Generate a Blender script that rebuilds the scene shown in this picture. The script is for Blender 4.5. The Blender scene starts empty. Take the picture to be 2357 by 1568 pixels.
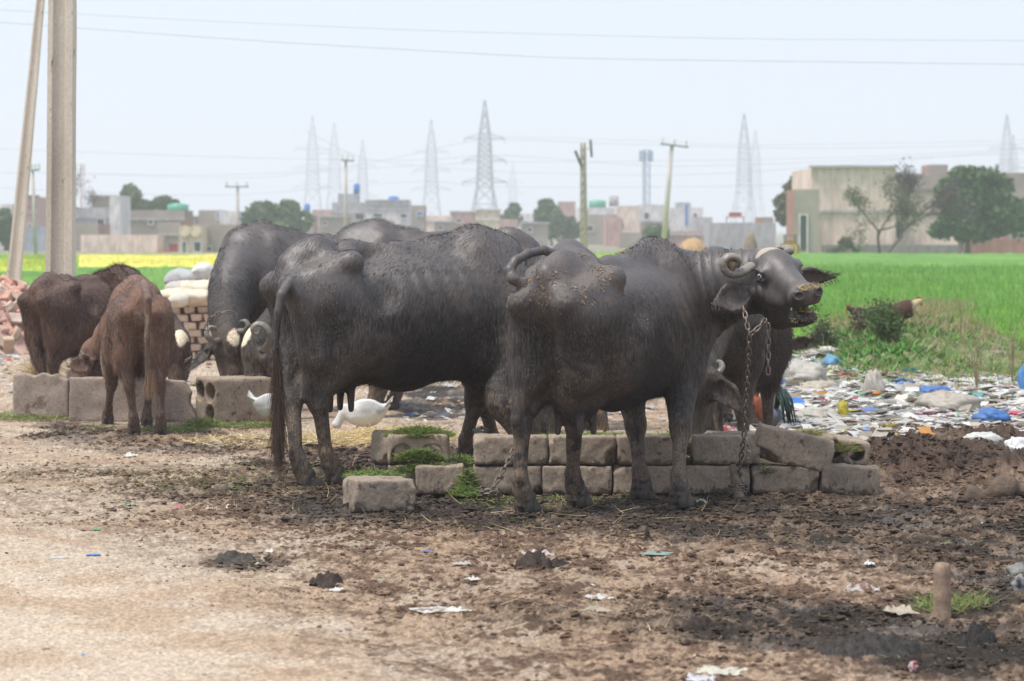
import bpy, math, random
import numpy as np
from mathutils import Matrix, Vector
sc = bpy.context.scene
COL = sc.collection
R_ = math.radians
rng = np.random.default_rng(7)
random.seed(7)
f32 = np.float32

# ------------------------------------------------------------------ camera, sky, sun, exposure
CAM_Z = 1.40
FPX = 6900.0            # focal length in units of a 2357-wide picture
PITCH = math.atan(254.0 / FPX)
cam_data = bpy.data.cameras.new('camera')
cam = bpy.data.objects.new('camera', cam_data)
COL.objects.link(cam)
cam.location = (0, 0, CAM_Z)
cam.rotation_euler = (math.pi / 2 - PITCH, 0, 0)
cam_data.sensor_width = 36.0
cam_data.lens = FPX / 2357.0 * 36.0
cam_data.clip_start = 0.5
cam_data.clip_end = 9000
cam_data.dof.use_dof = True
cam_data.dof.focus_distance = 15.6
cam_data.dof.aperture_fstop = 5.6
sc.camera = cam

SUN_EL, SUN_AZ = 66.0, -118.0      # azimuth measured from +Y (view direction) towards +X
world = bpy.data.worlds.new('World')
sc.world = world
world.use_nodes = True
wn, wl = world.node_tree.nodes, world.node_tree.links
wn.clear()
w_out = wn.new('ShaderNodeOutputWorld')
w_bg = wn.new('ShaderNodeBackground')
w_sky = wn.new('ShaderNodeTexSky')
w_sky.sky_type = 'NISHITA'
w_sky.sun_disc = False
w_sky.sun_elevation = R_(SUN_EL)
w_sky.sun_rotation = R_(SUN_AZ)
w_sky.air_density = 1.0
w_sky.dust_density = 3.0
w_sky.ozone_density = 1.0
# thin even cloud veil over the clear sky
w_mix = wn.new('ShaderNodeMix'); w_mix.data_type = 'RGBA'
w_mix.inputs[0].default_value = 0.80
w_veil = wn.new('ShaderNodeRGB'); w_veil.outputs[0].default_value = (8.5, 9.5, 11.2, 1)
wl.new(w_sky.outputs[0], w_mix.inputs[6])
wl.new(w_veil.outputs[0], w_mix.inputs[7])
wl.new(w_mix.outputs[2], w_bg.inputs[0])
w_bg.inputs[1].default_value = 0.10
wl.new(w_bg.outputs[0], w_out.inputs[0])

sun_data = bpy.data.lights.new('sun', 'SUN')
sun = bpy.data.objects.new('sun', sun_data)
COL.objects.link(sun)
sun_data.energy = 3.8
sun_data.angle = R_(14)
sun_data.color = (1.0, 0.95, 0.88)
_d = Vector((math.cos(R_(SUN_EL)) * math.sin(R_(SUN_AZ)), math.cos(R_(SUN_EL)) * math.cos(R_(SUN_AZ)), math.sin(R_(SUN_EL))))
sun.rotation_euler = _d.to_track_quat('Z', 'Y').to_euler()
sun.location = (20, 20, 40)

sc.view_settings.view_transform = 'Standard'
sc.view_settings.look = 'None'
sc.view_settings.exposure = 0.15
sc.view_settings.gamma = 1.0
sc.view_settings.use_curve_mapping = False
sc.render.engine = 'CYCLES'
sc.cycles.use_denoising = True
sc.cycles.max_bounces = 6
sc.cycles.diffuse_bounces = 3
sc.cycles.glossy_bounces = 2
sc.cycles.transmission_bounces = 4
sc.cycles.volume_bounces = 2
sc.cycles.transparent_max_bounces = 8

# ------------------------------------------------------------------ measuring: picture (u, v) on the ground or at a depth
_cp, _sp = math.cos(PITCH), math.sin(PITCH)
def ray(u, v):
    a = (u - 1178.5) / FPX
    b = -(v - 784.0) / FPX
    return np.array([a, _cp + b * _sp, -_sp + b * _cp])
def G(u, v, z=0.0):
    d = ray(u, v)
    t = (z - CAM_Z) / d[2]
    return np.array([d[0] * t, d[1] * t, z])
def W(u, v, Y):
    d = ray(u, v)
    t = Y / d[1]
    return np.array([d[0] * t, Y, CAM_Z + d[2] * t])
def UV(x, y, z=0.0):
    dz = z - CAM_Z
    cz = y * _cp - dz * _sp
    cy = y * _sp + dz * _cp
    return 1178.5 + FPX * x / cz, 784.0 - FPX * cy / cz

# ------------------------------------------------------------------ noise
def _hash(ix, iy, iz):
    with np.errstate(over='ignore'):
        n = (ix.astype(np.uint32) * np.uint32(374761393) + iy.astype(np.uint32) * np.uint32(668265263)
             + iz.astype(np.uint32) * np.uint32(2147483647 - 1274126177))
        n = (n ^ (n >> np.uint32(13))) * np.uint32(1274126177)
        n = n ^ (n >> np.uint32(16))
    return (n & np.uint32(0xffffff)).astype(f32) / f32(0xffffff) * 2 - 1
def noise3(x, y, z):
    x, y, z = (np.asarray(a, f32) for a in (x, y, z))
    x, y, z = np.broadcast_arrays(x, y, z)
    xi, yi, zi = np.floor(x), np.floor(y), np.floor(z)
    fx, fy, fz = x - xi, y - yi, z - zi
    xi, yi, zi = xi.astype(np.int32), yi.astype(np.int32), zi.astype(np.int32)
    fx = fx * fx * (3 - 2 * fx); fy = fy * fy * (3 - 2 * fy); fz = fz * fz * (3 - 2 * fz)
    r = 0
    for a in (0, 1):
        wx = fx if a else 1 - fx
        for b in (0, 1):
            wy = fy if b else 1 - fy
            for c in (0, 1):
                wz = fz if c else 1 - fz
                r = r + wx * wy * wz * _hash(xi + a, yi + b, zi + c)
    return r
def noise2(x, y, seed=0):
    x, y = np.broadcast_arrays(np.asarray(x, f32), np.asarray(y, f32))
    xi, yi = np.floor(x), np.floor(y)
    fx, fy = x - xi, y - yi
    xi, yi = xi.astype(np.int32), yi.astype(np.int32)
    s = np.full(xi.shape, seed, np.int32)
    fx = fx * fx * (3 - 2 * fx); fy = fy * fy * (3 - 2 * fy)
    return ((1 - fx) * (1 - fy) * _hash(xi, yi, s) + fx * (1 - fy) * _hash(xi + 1, yi, s)
            + (1 - fx) * fy * _hash(xi, yi + 1, s) + fx * fy * _hash(xi + 1, yi + 1, s))
def fbm2(x, y, oct=4, seed=0, gain=0.5):
    r, a, t = 0, 1.0, 0.0
    for o in range(oct):
        r = r + a * noise2(x * 2.03 ** o + o * 17.3, y * 2.03 ** o - o * 9.1, seed + o)
        t += a; a *= gain
    return r / t
def sstep(a, b, x):
    t = np.clip((x - a) / (b - a), 0, 1)
    return t * t * (3 - 2 * t)

# ------------------------------------------------------------------ mesh helpers
def mesh_np(name, V, F, smooth=False, mat=None, attrs=None, matidx=None):
    """V (n,3); F: (m,k) array or list of such arrays."""
    V = np.asarray(V, f32).reshape(-1, 3)
    Fs = [np.asarray(a) for a in (F if isinstance(F, (list, tuple)) and len(F) and isinstance(F[0], np.ndarray) else [F])]
    Fs = [a for a in Fs if a.size]
    me = bpy.data.meshes.new(name)
    loops = np.concatenate([a.ravel() for a in Fs]).astype(np.int32)
    tot = np.concatenate([np.full(len(a), a.shape[1], np.int32) for a in Fs])
    start = np.concatenate([[0], np.cumsum(tot)[:-1]]).astype(np.int32)
    me.vertices.add(len(V)); me.vertices.foreach_set('co', V.ravel())
    me.loops.add(len(loops)); me.loops.foreach_set('vertex_index', loops)
    me.polygons.add(len(tot)); me.polygons.foreach_set('loop_start', start)
    try: me.polygons.foreach_set('loop_total', tot)
    except Exception: pass
    if matidx is not None:
        me.polygons.foreach_set('material_index', np.asarray(matidx, np.int32))
    me.update(calc_edges=True)
    me.polygons.foreach_set('use_smooth', np.full(len(tot), bool(smooth)))
    if attrs:
        for k, a in attrs.items():
            a = np.asarray(a, f32)
            if a.ndim == 1:
                at = me.attributes.new(k, 'FLOAT', 'POINT'); at.data.foreach_set('value', a)
            else:
                if a.shape[1] == 3: a = np.concatenate([a, np.ones((len(a), 1), f32)], 1)
                at = me.attributes.new(k, 'FLOAT_COLOR', 'POINT'); at.data.foreach_set('color', a.ravel())
    if mat is not None:
        for m in (mat if isinstance(mat, (list, tuple)) else [mat]):
            me.materials.append(m)
    me.validate()
    me.update()
    return me
def link(name, me, parent=None, loc=None, rz=None):
    o = bpy.data.objects.new(name, me)
    COL.objects.link(o)
    if parent is not None: o.parent = parent
    if loc is not None: o.location = [float(a) for a in loc]
    if rz is not None: o.rotation_euler = (0, 0, rz) if not hasattr(rz, '__len__') else rz
    return o
def tag(o, label=None, cat=None, group=None, kind=None):
    for k, v in (('label', label), ('category', cat), ('group', group), ('kind', kind)):
        if v: o[k] = v
    return o
def empty(name, label, cat, loc=(0, 0, 0), rz=0, group=None):
    o = bpy.data.objects.new(name, None)
    COL.objects.link(o)
    o.location = [float(a) for a in loc]; o.rotation_euler = (0, 0, rz)
    o.empty_display_size = 0.1
    return tag(o, label, cat, group)
def copy_tree(o, parent=None):
    c = o.copy(); COL.objects.link(c); c.parent = parent
    for ch in [k for k in bpy.data.objects if k.parent == o and k != c]:
        copy_tree(ch, c)
    return c

class MB:
    """collects quads and triangles, links them as one mesh object"""
    def __init__(s): s.V = []; s.F4 = []; s.F3 = []; s.n = 0
    def add(s, V, F4=None, F3=None):
        V = np.asarray(V, float).reshape(-1, 3)
        if F4 is not None and len(F4): s.F4.append(np.asarray(F4) + s.n)
        if F3 is not None and len(F3): s.F3.append(np.asarray(F3) + s.n)
        s.V.append(V); s.n += len(V); return s
    def box(s, c, d, rz=0, M=None, jit=0):
        c = np.asarray(c, float); d = np.asarray(d, float) / 2
        P = np.array([[-1,-1,-1],[1,-1,-1],[1,1,-1],[-1,1,-1],[-1,-1,1],[1,-1,1],[1,1,1],[-1,1,1]], float) * d
        if jit: P = P + rng.uniform(-jit, jit, P.shape)
        if rz: P = P @ np.array([[math.cos(rz), math.sin(rz), 0], [-math.sin(rz), math.cos(rz), 0], [0, 0, 1]])
        if M is not None: P = P @ np.asarray(M, float).T
        return s.add(P + c, [[0,3,2,1],[4,5,6,7],[0,1,5,4],[1,2,6,5],[2,3,7,6],[3,0,4,7]])
    def tube(s, pts, rad, n=8, cap=True, squash=None):
        pts = np.asarray(pts, float); m = len(pts)
        rad = np.broadcast_to(np.asarray(rad, float), (m,))
        T = np.gradient(pts, axis=0); T /= np.linalg.norm(T, axis=1)[:, None] + 1e-9
        up = np.array([0, 0, 1.0]) if abs(T[0][2]) < 0.9 else np.array([1.0, 0, 0])
        N = np.cross(T[0], up); N /= np.linalg.norm(N)
        V = []
        for i in range(m):
            N = N - T[i] * (N @ T[i]); N /= np.linalg.norm(N) + 1e-9
            B = np.cross(T[i], N)
            for k in range(n):
                a = 2 * math.pi * k / n
                V.append(pts[i] + rad[i] * (math.cos(a) * N + math.sin(a) * B * (squash or 1)))
        F = [[i * n + k, i * n + (k + 1) % n, (i + 1) * n + (k + 1) % n, (i + 1) * n + k] for i in range(m - 1) for k in range(n)]
        F3 = []
        if cap:
            V.append(pts[0]); V.append(pts[-1])
            for k in range(n):
                F3.append([m * n, (k + 1) % n, k])
                F3.append([m * n + 1, (m - 1) * n + k, (m - 1) * n + (k + 1) % n])
        return s.add(V, F, F3)
    def mesh(s, name, mat=None, smooth=False, attrs=None):
        F = [np.concatenate(a) for a in (s.F4, s.F3) if a]
        return mesh_np(name, np.concatenate(s.V), F, smooth, mat, attrs)
    def obj(s, name, mat=None, parent=None, smooth=False, attrs=None):
        return link(name, s.mesh(name, mat, smooth, attrs), parent)

def recentre(o):
    """moves a mesh object's origin to the middle of its base"""
    me = o.data
    n = len(me.vertices); co = np.empty(n * 3, f32); me.vertices.foreach_get('co', co); co = co.reshape(-1, 3)
    c = np.array([(co[:, 0].min() + co[:, 0].max()) / 2, (co[:, 1].min() + co[:, 1].max()) / 2, co[:, 2].min()])
    me.vertices.foreach_set('co', (co - c).astype(f32).ravel()); me.update()
    o.location = Vector(o.location) + Vector([float(a) for a in c])
    return o

# ------------------------------------------------------------------ materials
def srgb(r, g=None, b=None):
    if g is None: r, g, b = r
    return tuple(((c / 255) / 12.92 if c / 255 <= 0.04045 else ((c / 255 + 0.055) / 1.055) ** 2.4) for c in (r, g, b))
class NT:
    def __init__(s, name):
        s.m = bpy.data.materials.new(name); s.m.use_nodes = True
        s.t = s.m.node_tree; s.n = s.t.nodes; s.l = s.t.links
        s.bsdf = s.n['Principled BSDF']
    def new(s, typ, **kw):
        nd = s.n.new(typ)
        for k, v in kw.items(): setattr(nd, k, v)
        return nd
    def put(s, sock, v):
        if hasattr(v, 'links') or isinstance(v, bpy.types.NodeSocket): s.l.new(v, sock)
        elif v is not None: sock.default_value = v if not isinstance(v, tuple) or len(v) != 3 or sock.type != 'RGBA' else (*v, 1)
    def coord(s, scale=(1, 1, 1), kind='Object', src=None):
        tc = s.new('ShaderNodeTexCoord')
        mp = s.new('ShaderNodeMapping'); mp.inputs['Scale'].default_value = scale
        s.l.new(tc.outputs[kind], mp.inputs[0]); return mp.outputs[0]
    def noise(s, scale, detail=4, rough=0.55, vec=None, out=0, dist=0.0):
        nd = s.new('ShaderNodeTexNoise'); nd.inputs['Scale'].default_value = scale
        nd.inputs['Detail'].default_value = detail; nd.inputs['Roughness'].default_value = rough
        nd.inputs['Distortion'].default_value = dist
        if vec is not None: s.l.new(vec, nd.inputs['Vector'])
        return nd.outputs[out]
    def ramp(s, fac, stops, interp='LINEAR'):
        nd = s.new('ShaderNodeValToRGB'); cr = nd.color_ramp; cr.interpolation = interp
        while len(cr.elements) < len(stops): cr.elements.new(0.5)
        for e, (p, c) in zip(cr.elements, stops):
            e.position = p; e.color = (*c, 1) if hasattr(c, '__len__') else (c, c, c, 1)
        s.put(nd.inputs[0], fac); return nd.outputs[0]
    def mix(s, fac, a, b, mode='MIX'):
        nd = s.new('ShaderNodeMix', data_type='RGBA', blend_type=mode)
        s.put(nd.inputs[0], fac); s.put(nd.inputs[6], a); s.put(nd.inputs[7], b); return nd.outputs[2]
    def math(s, op, a, b=None, clamp=False):
        nd = s.new('ShaderNodeMath', operation=op, use_clamp=clamp)
        s.put(nd.inputs[0], a)
        if b is not None: s.put(nd.inputs[1], b)
        return nd.outputs[0]
    def attr(s, name, out='Fac'):
        nd = s.new('ShaderNodeAttribute', attribute_name=name); return nd.outputs[out]
    def bump(s, h, strength=0.5, dist=0.01, normal=None):
        nd = s.new('ShaderNodeBump'); nd.inputs['Strength'].default_value = strength
        nd.inputs['Distance'].default_value = dist
        s.put(nd.inputs['Height'], h)
        if normal is not None: s.l.new(normal, nd.inputs['Normal'])
        return nd.outputs[0]
    def done(s, color=None, rough=0.8, normal=None, spec=None, metal=None, trans=None, sss=None):
        b = s.bsdf.inputs
        s.put(b['Base Color'], color); s.put(b['Roughness'], rough)
        if normal is not None: s.l.new(normal, b['Normal'])
        if spec is not None: s.put(b['Specular IOR Level'], spec)
        if metal is not None: b['Metallic'].default_value = metal
        return s.m
def plain(name, col, rough=0.8, var=0.25, scale=6, bump=0.3, bscale=40, bdist=0.004, spec=0.3, rnd=0.0):
    t = NT(name)
    v = t.coord()
    nz = t.noise(scale, 5, 0.6, v)
    lo = tuple(max(0, c * (1 - var)) for c in col); hi = tuple(min(1, c * (1 + var)) for c in col)
    c = t.ramp(nz, [(0.3, lo), (0.7, hi)])
    if rnd:
        oi = t.new('ShaderNodeObjectInfo')
        c = t.mix(1.0, c, t.ramp(oi.outputs['Random'], [(0, (1 - rnd,) * 3), (1, (1 + rnd,) * 3)]), 'MULTIPLY')
    return t.done(c, rough, t.bump(t.noise(bscale, 4, 0.6, v), bump, bdist) if bump else None, spec)
# ================================================================== animals: one continuous skin per body
class Vox:
    def __init__(s, lo, hi, h):
        s.lo = np.asarray(lo, float); s.h = h
        s.n = np.ceil((np.asarray(hi, float) - s.lo) / h).astype(int) + 1
        s.F = np.full(tuple(s.n), 1.0, f32)
    def _blk(s, lo, hi):
        a = np.clip(np.floor((np.asarray(lo) - s.lo) / s.h).astype(int), 0, s.n)
        b = np.clip(np.ceil((np.asarray(hi) - s.lo) / s.h).astype(int) + 1, 0, s.n)
        if (b <= a).any(): return None, None
        ax = [(s.lo[i] + s.h * np.arange(a[i], b[i])).astype(f32) for i in range(3)]
        X, Y, Z = ax[0][:, None, None], ax[1][None, :, None], ax[2][None, None, :]
        return (slice(a[0], b[0]), slice(a[1], b[1]), slice(a[2], b[2])), (X, Y, Z)
    def _mix(s, sl, d, k, sub):
        F = s.F[sl]
        if sub: F = -F
        hh = np.clip(0.5 + 0.5 * (F - d) / k, 0, 1)
        r = F + (d - F) * hh - k * hh * (1 - hh)
        s.F[sl] = -r if sub else r
    def ell(s, c, r, k=0.05, M=None, sub=False):
        c = np.asarray(c, float); r = np.broadcast_to(np.asarray(r, float), (3,))
        ext = r if M is None else np.abs(np.asarray(M)) @ r
        m = k + 3 * s.h
        sl, g = s._blk(c - ext - m, c + ext + m)
        if sl is None: return
        X, Y, Z = g[0] - f32(c[0]), g[1] - f32(c[1]), g[2] - f32(c[2])
        if M is not None:
            M = np.asarray(M, f32)      # columns = axes
            X, Y, Z = (M[0, i] * X + M[1, i] * Y + M[2, i] * Z for i in range(3))
        k0 = np.sqrt((X / r[0]) ** 2 + (Y / r[1]) ** 2 + (Z / r[2]) ** 2)
        k1 = np.sqrt((X / r[0] ** 2) ** 2 + (Y / r[1] ** 2) ** 2 + (Z / r[2] ** 2) ** 2) + 1e-9
        s._mix(sl, (k0 * (k0 - 1) / k1).astype(f32), k, sub)
    def cone(s, a, b, ra, rb, k=0.05, flat=None, fs=1.0, sub=False):
        a = np.asarray(a, float); b = np.asarray(b, float)
        m = max(ra, rb) + k + 3 * s.h
        sl, g = s._blk(np.minimum(a, b) - m, np.maximum(a, b) + m)
        if sl is None: return
        X, Y, Z = g[0] - f32(a[0]), g[1] - f32(a[1]), g[2] - f32(a[2])
        d = b - a
        if flat is not None:
            N = np.asarray(flat, float); N = N / np.linalg.norm(N)
            q = (X * N[0] + Y * N[1] + Z * N[2]) * f32(fs - 1)
            X, Y, Z = X + q * N[0], Y + q * N[1], Z + q * N[2]
            d = d + (d @ N) * (fs - 1) * N
        L = max(d @ d, 1e-9)
        t = np.clip((X * d[0] + Y * d[1] + Z * d[2]) / L, 0, 1)
        q = np.sqrt((X - t * d[0]) ** 2 + (Y - t * d[1]) ** 2 + (Z - t * d[2]) ** 2) - (ra + (rb - ra) * t)
        if fs > 1.5: q = q * 0.7
        s._mix(sl, q.astype(f32), k, sub)
    def chain(s, pts, rad, k=0.05, flat=None, fs=1.0):
        for i in range(len(pts) - 1):
            s.cone(pts[i], pts[i + 1], rad[i], rad[i + 1], k, flat, fs)
    def surface(s):
        F = s.F; n = s.n
        I = F < 0
        cnt = np.zeros(tuple(n - 1), np.int8)
        for a in (0, 1):
            for b in (0, 1):
                for c in (0, 1):
                    cnt += I[a:n[0] - 1 + a, b:n[1] - 1 + b, c:n[2] - 1 + c]
        act = (cnt > 0) & (cnt < 8)
        ci, cj, ck = np.nonzero(act)
        idx = np.full(tuple(n - 1), -1, np.int32); idx[ci, cj, ck] = np.arange(len(ci))
        corner = {}
        for a in (0, 1):
            for b in (0, 1):
                for c in (0, 1): corner[(a, b, c)] = F[ci + a, cj + b, ck + c]
        P = np.zeros((len(ci), 3), f32); N = np.zeros(len(ci), f32)
        for ax in range(3):
            o = [i for i in range(3) if i != ax]
            for p in (0, 1):
                for q in (0, 1):
                    c0 = [0, 0, 0]; c0[o[0]] = p; c0[o[1]] = q; c1 = list(c0); c1[ax] = 1
                    fa, fb = corner[tuple(c0)], corner[tuple(c1)]
                    x = (fa < 0) != (fb < 0)
                    t = np.where(x, fa / np.where(x, fa - fb, 1), 0)
                    P[:, ax] += np.where(x, t, 0); P[:, o[0]] += np.where(x, p, 0); P[:, o[1]] += np.where(x, q, 0)
                    N += x
        P /= N[:, None]
        V = (np.stack([ci, cj, ck], 1) + P) * s.h + s.lo
        Q = []
        for ax in range(3):
            o = [i for i in range(3) if i != ax]
            sa = [slice(1, n[i] - 1) for i in range(3)]; sb = list(sa)
            sa[ax] = slice(0, n[ax] - 1); sb[ax] = slice(1, n[ax])
            A, B = I[tuple(sa)], I[tuple(sb)]
            ei = np.nonzero(A != B); ins = A[ei]
            e = np.stack(ei, 1); e[:, o[0]] += 1; e[:, o[1]] += 1
            def cell(da, db):
                g = e.copy(); g[:, o[0]] -= da; g[:, o[1]] -= db
                return idx[g[:, 0], g[:, 1], g[:, 2]]
            q = np.stack([cell(1, 1), cell(0, 1), cell(0, 0), cell(1, 0)], 1)
            flip = ins if ax != 1 else ~ins
            q = np.where(flip[:, None], q, q[:, ::-1])
            Q.append(q)
        return V, np.concatenate(Q)

def vnormals(V, Q):
    fn = np.cross(V[Q[:, 2]] - V[Q[:, 0]], V[Q[:, 3]] - V[Q[:, 1]])
    N = np.zeros_like(V)
    for i in range(4):
        for c in range(3): N[:, c] += np.bincount(Q[:, i], fn[:, c], len(V))
    return N / (np.linalg.norm(N, axis=1)[:, None] + 1e-12), np.linalg.norm(fn, axis=1) / 2
def relax(V, Q, it=2, lam=0.5):
    n = len(V)
    for _ in range(it):
        S = np.zeros_like(V); C = np.zeros(n)
        for i in range(4):
            a, b = Q[:, i], Q[:, (i + 1) % 4]
            for c in range(3): S[:, c] += np.bincount(a, V[b, c], n) + np.bincount(b, V[a, c], n)
            C += np.bincount(a, minlength=n) + np.bincount(b, minlength=n)
        V = V + lam * (S / C[:, None] - V)
    return V
def nrm(v): v = np.asarray(v, float); return v / np.linalg.norm(v)

def hair(name, P0, D, length, mat, parent, rad=0.0012, gravity=0.35, seg=4, wob=0.15, kind='stuff'):
    """P0 roots, D starting directions, length per hair: a curves object"""
    n = len(P0)
    if n == 0: return None
    hc = bpy.data.hair_curves.new(name)
    hc.add_curves([seg] * n)
    t = np.linspace(0, 1, seg)
    P = np.zeros((n, seg, 3))
    d = D.copy(); p = P0.copy(); P[:, 0] = p
    w = rng.normal(0, wob, (n, 3))
    for i in range(1, seg):
        d = d + np.array([0, 0, -gravity / (seg - 1)]) + w / (seg - 1)
        d /= np.linalg.norm(d, axis=1)[:, None] + 1e-9
        p = p + d * (length[:, None] / (seg - 1)); P[:, i] = p
    hc.attributes['position'].data.foreach_set('vector', P.astype(f32).ravel())
    ra = hc.attributes.get('radius') or hc.attributes.new('radius', 'FLOAT', 'POINT')
    ra.data.foreach_set('value', np.tile(rad * (1 - 0.75 * t), n).astype(f32))
    hc.materials.append(mat)
    o = link(name, hc, parent)
    if kind: o['kind'] = kind
    return o
def scatter_on(V, Q, area, N, n, wt):
    """n random points on quads, with probability area * wt(face)"""
    pr = area * wt; pr = pr / pr.sum()
    f = rng.choice(len(Q), n, p=pr)
    a, b = rng.random((n, 1)), rng.random((n, 1))
    q = Q[f]
    P = (V[q[:, 0]] * (1 - a) + V[q[:, 1]] * a) * (1 - b) + (V[q[:, 3]] * (1 - a) + V[q[:, 2]] * a) * b
    return P, nrm_rows(N[q].mean(1)), f
def nrm_rows(a): return a / (np.linalg.norm(a, axis=1)[:, None] + 1e-9)

def horn_mesh(pts, r0, r1, mat):
    m = len(pts)
    # finer spline through the points
    t = np.linspace(0, m - 1, 64)
    P = np.stack([np.interp(t, range(m), np.asarray(pts)[:, i]) for i in range(3)], 1)
    for _ in range(14): P[1:-1] = (P[:-2] + 2 * P[1:-1] + P[2:]) / 4
    rad = r0 + (r1 - r0) * np.linspace(0, 1, 64) ** 1.3
    rad = rad * (1 + 0.05 * np.sin(np.arange(64) * 1.3) * np.linspace(1, .1, 64) + .04 * np.sin(np.arange(64) * .37))
    return MB().tube(P, rad, 12, squash=0.68).mesh('horn', mat, True)

_hoof_cache = {}
def hoof_mesh(S, mat):
    if S in _hoof_cache: return _hoof_cache[S]
    v = Vox((-.09, -.08, -.02), (.12, .08, .09), .006)
    for s in (-1, 1):
        v.ell((.018, .026 * s, .0), (.062, .027, .058), .006)
        v.cone((-.02, .024 * s, .03), (.0, .02 * s, .075), .026, .03, .01)
        v.ell((-.038, .018 * s, .062), (.014, .012, .014), .01)
    v.F = np.maximum(v.F, -(v.lo[2] + v.h * np.arange(v.n[2]))[None, None, :].astype(f32) - 0.002)
    V, Q = v.surface()
    _hoof_cache[S] = mesh_np('hoof', relax(V, Q, 1) * S * 1.12, Q, True, mat)
    return _hoof_cache[S]

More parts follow.
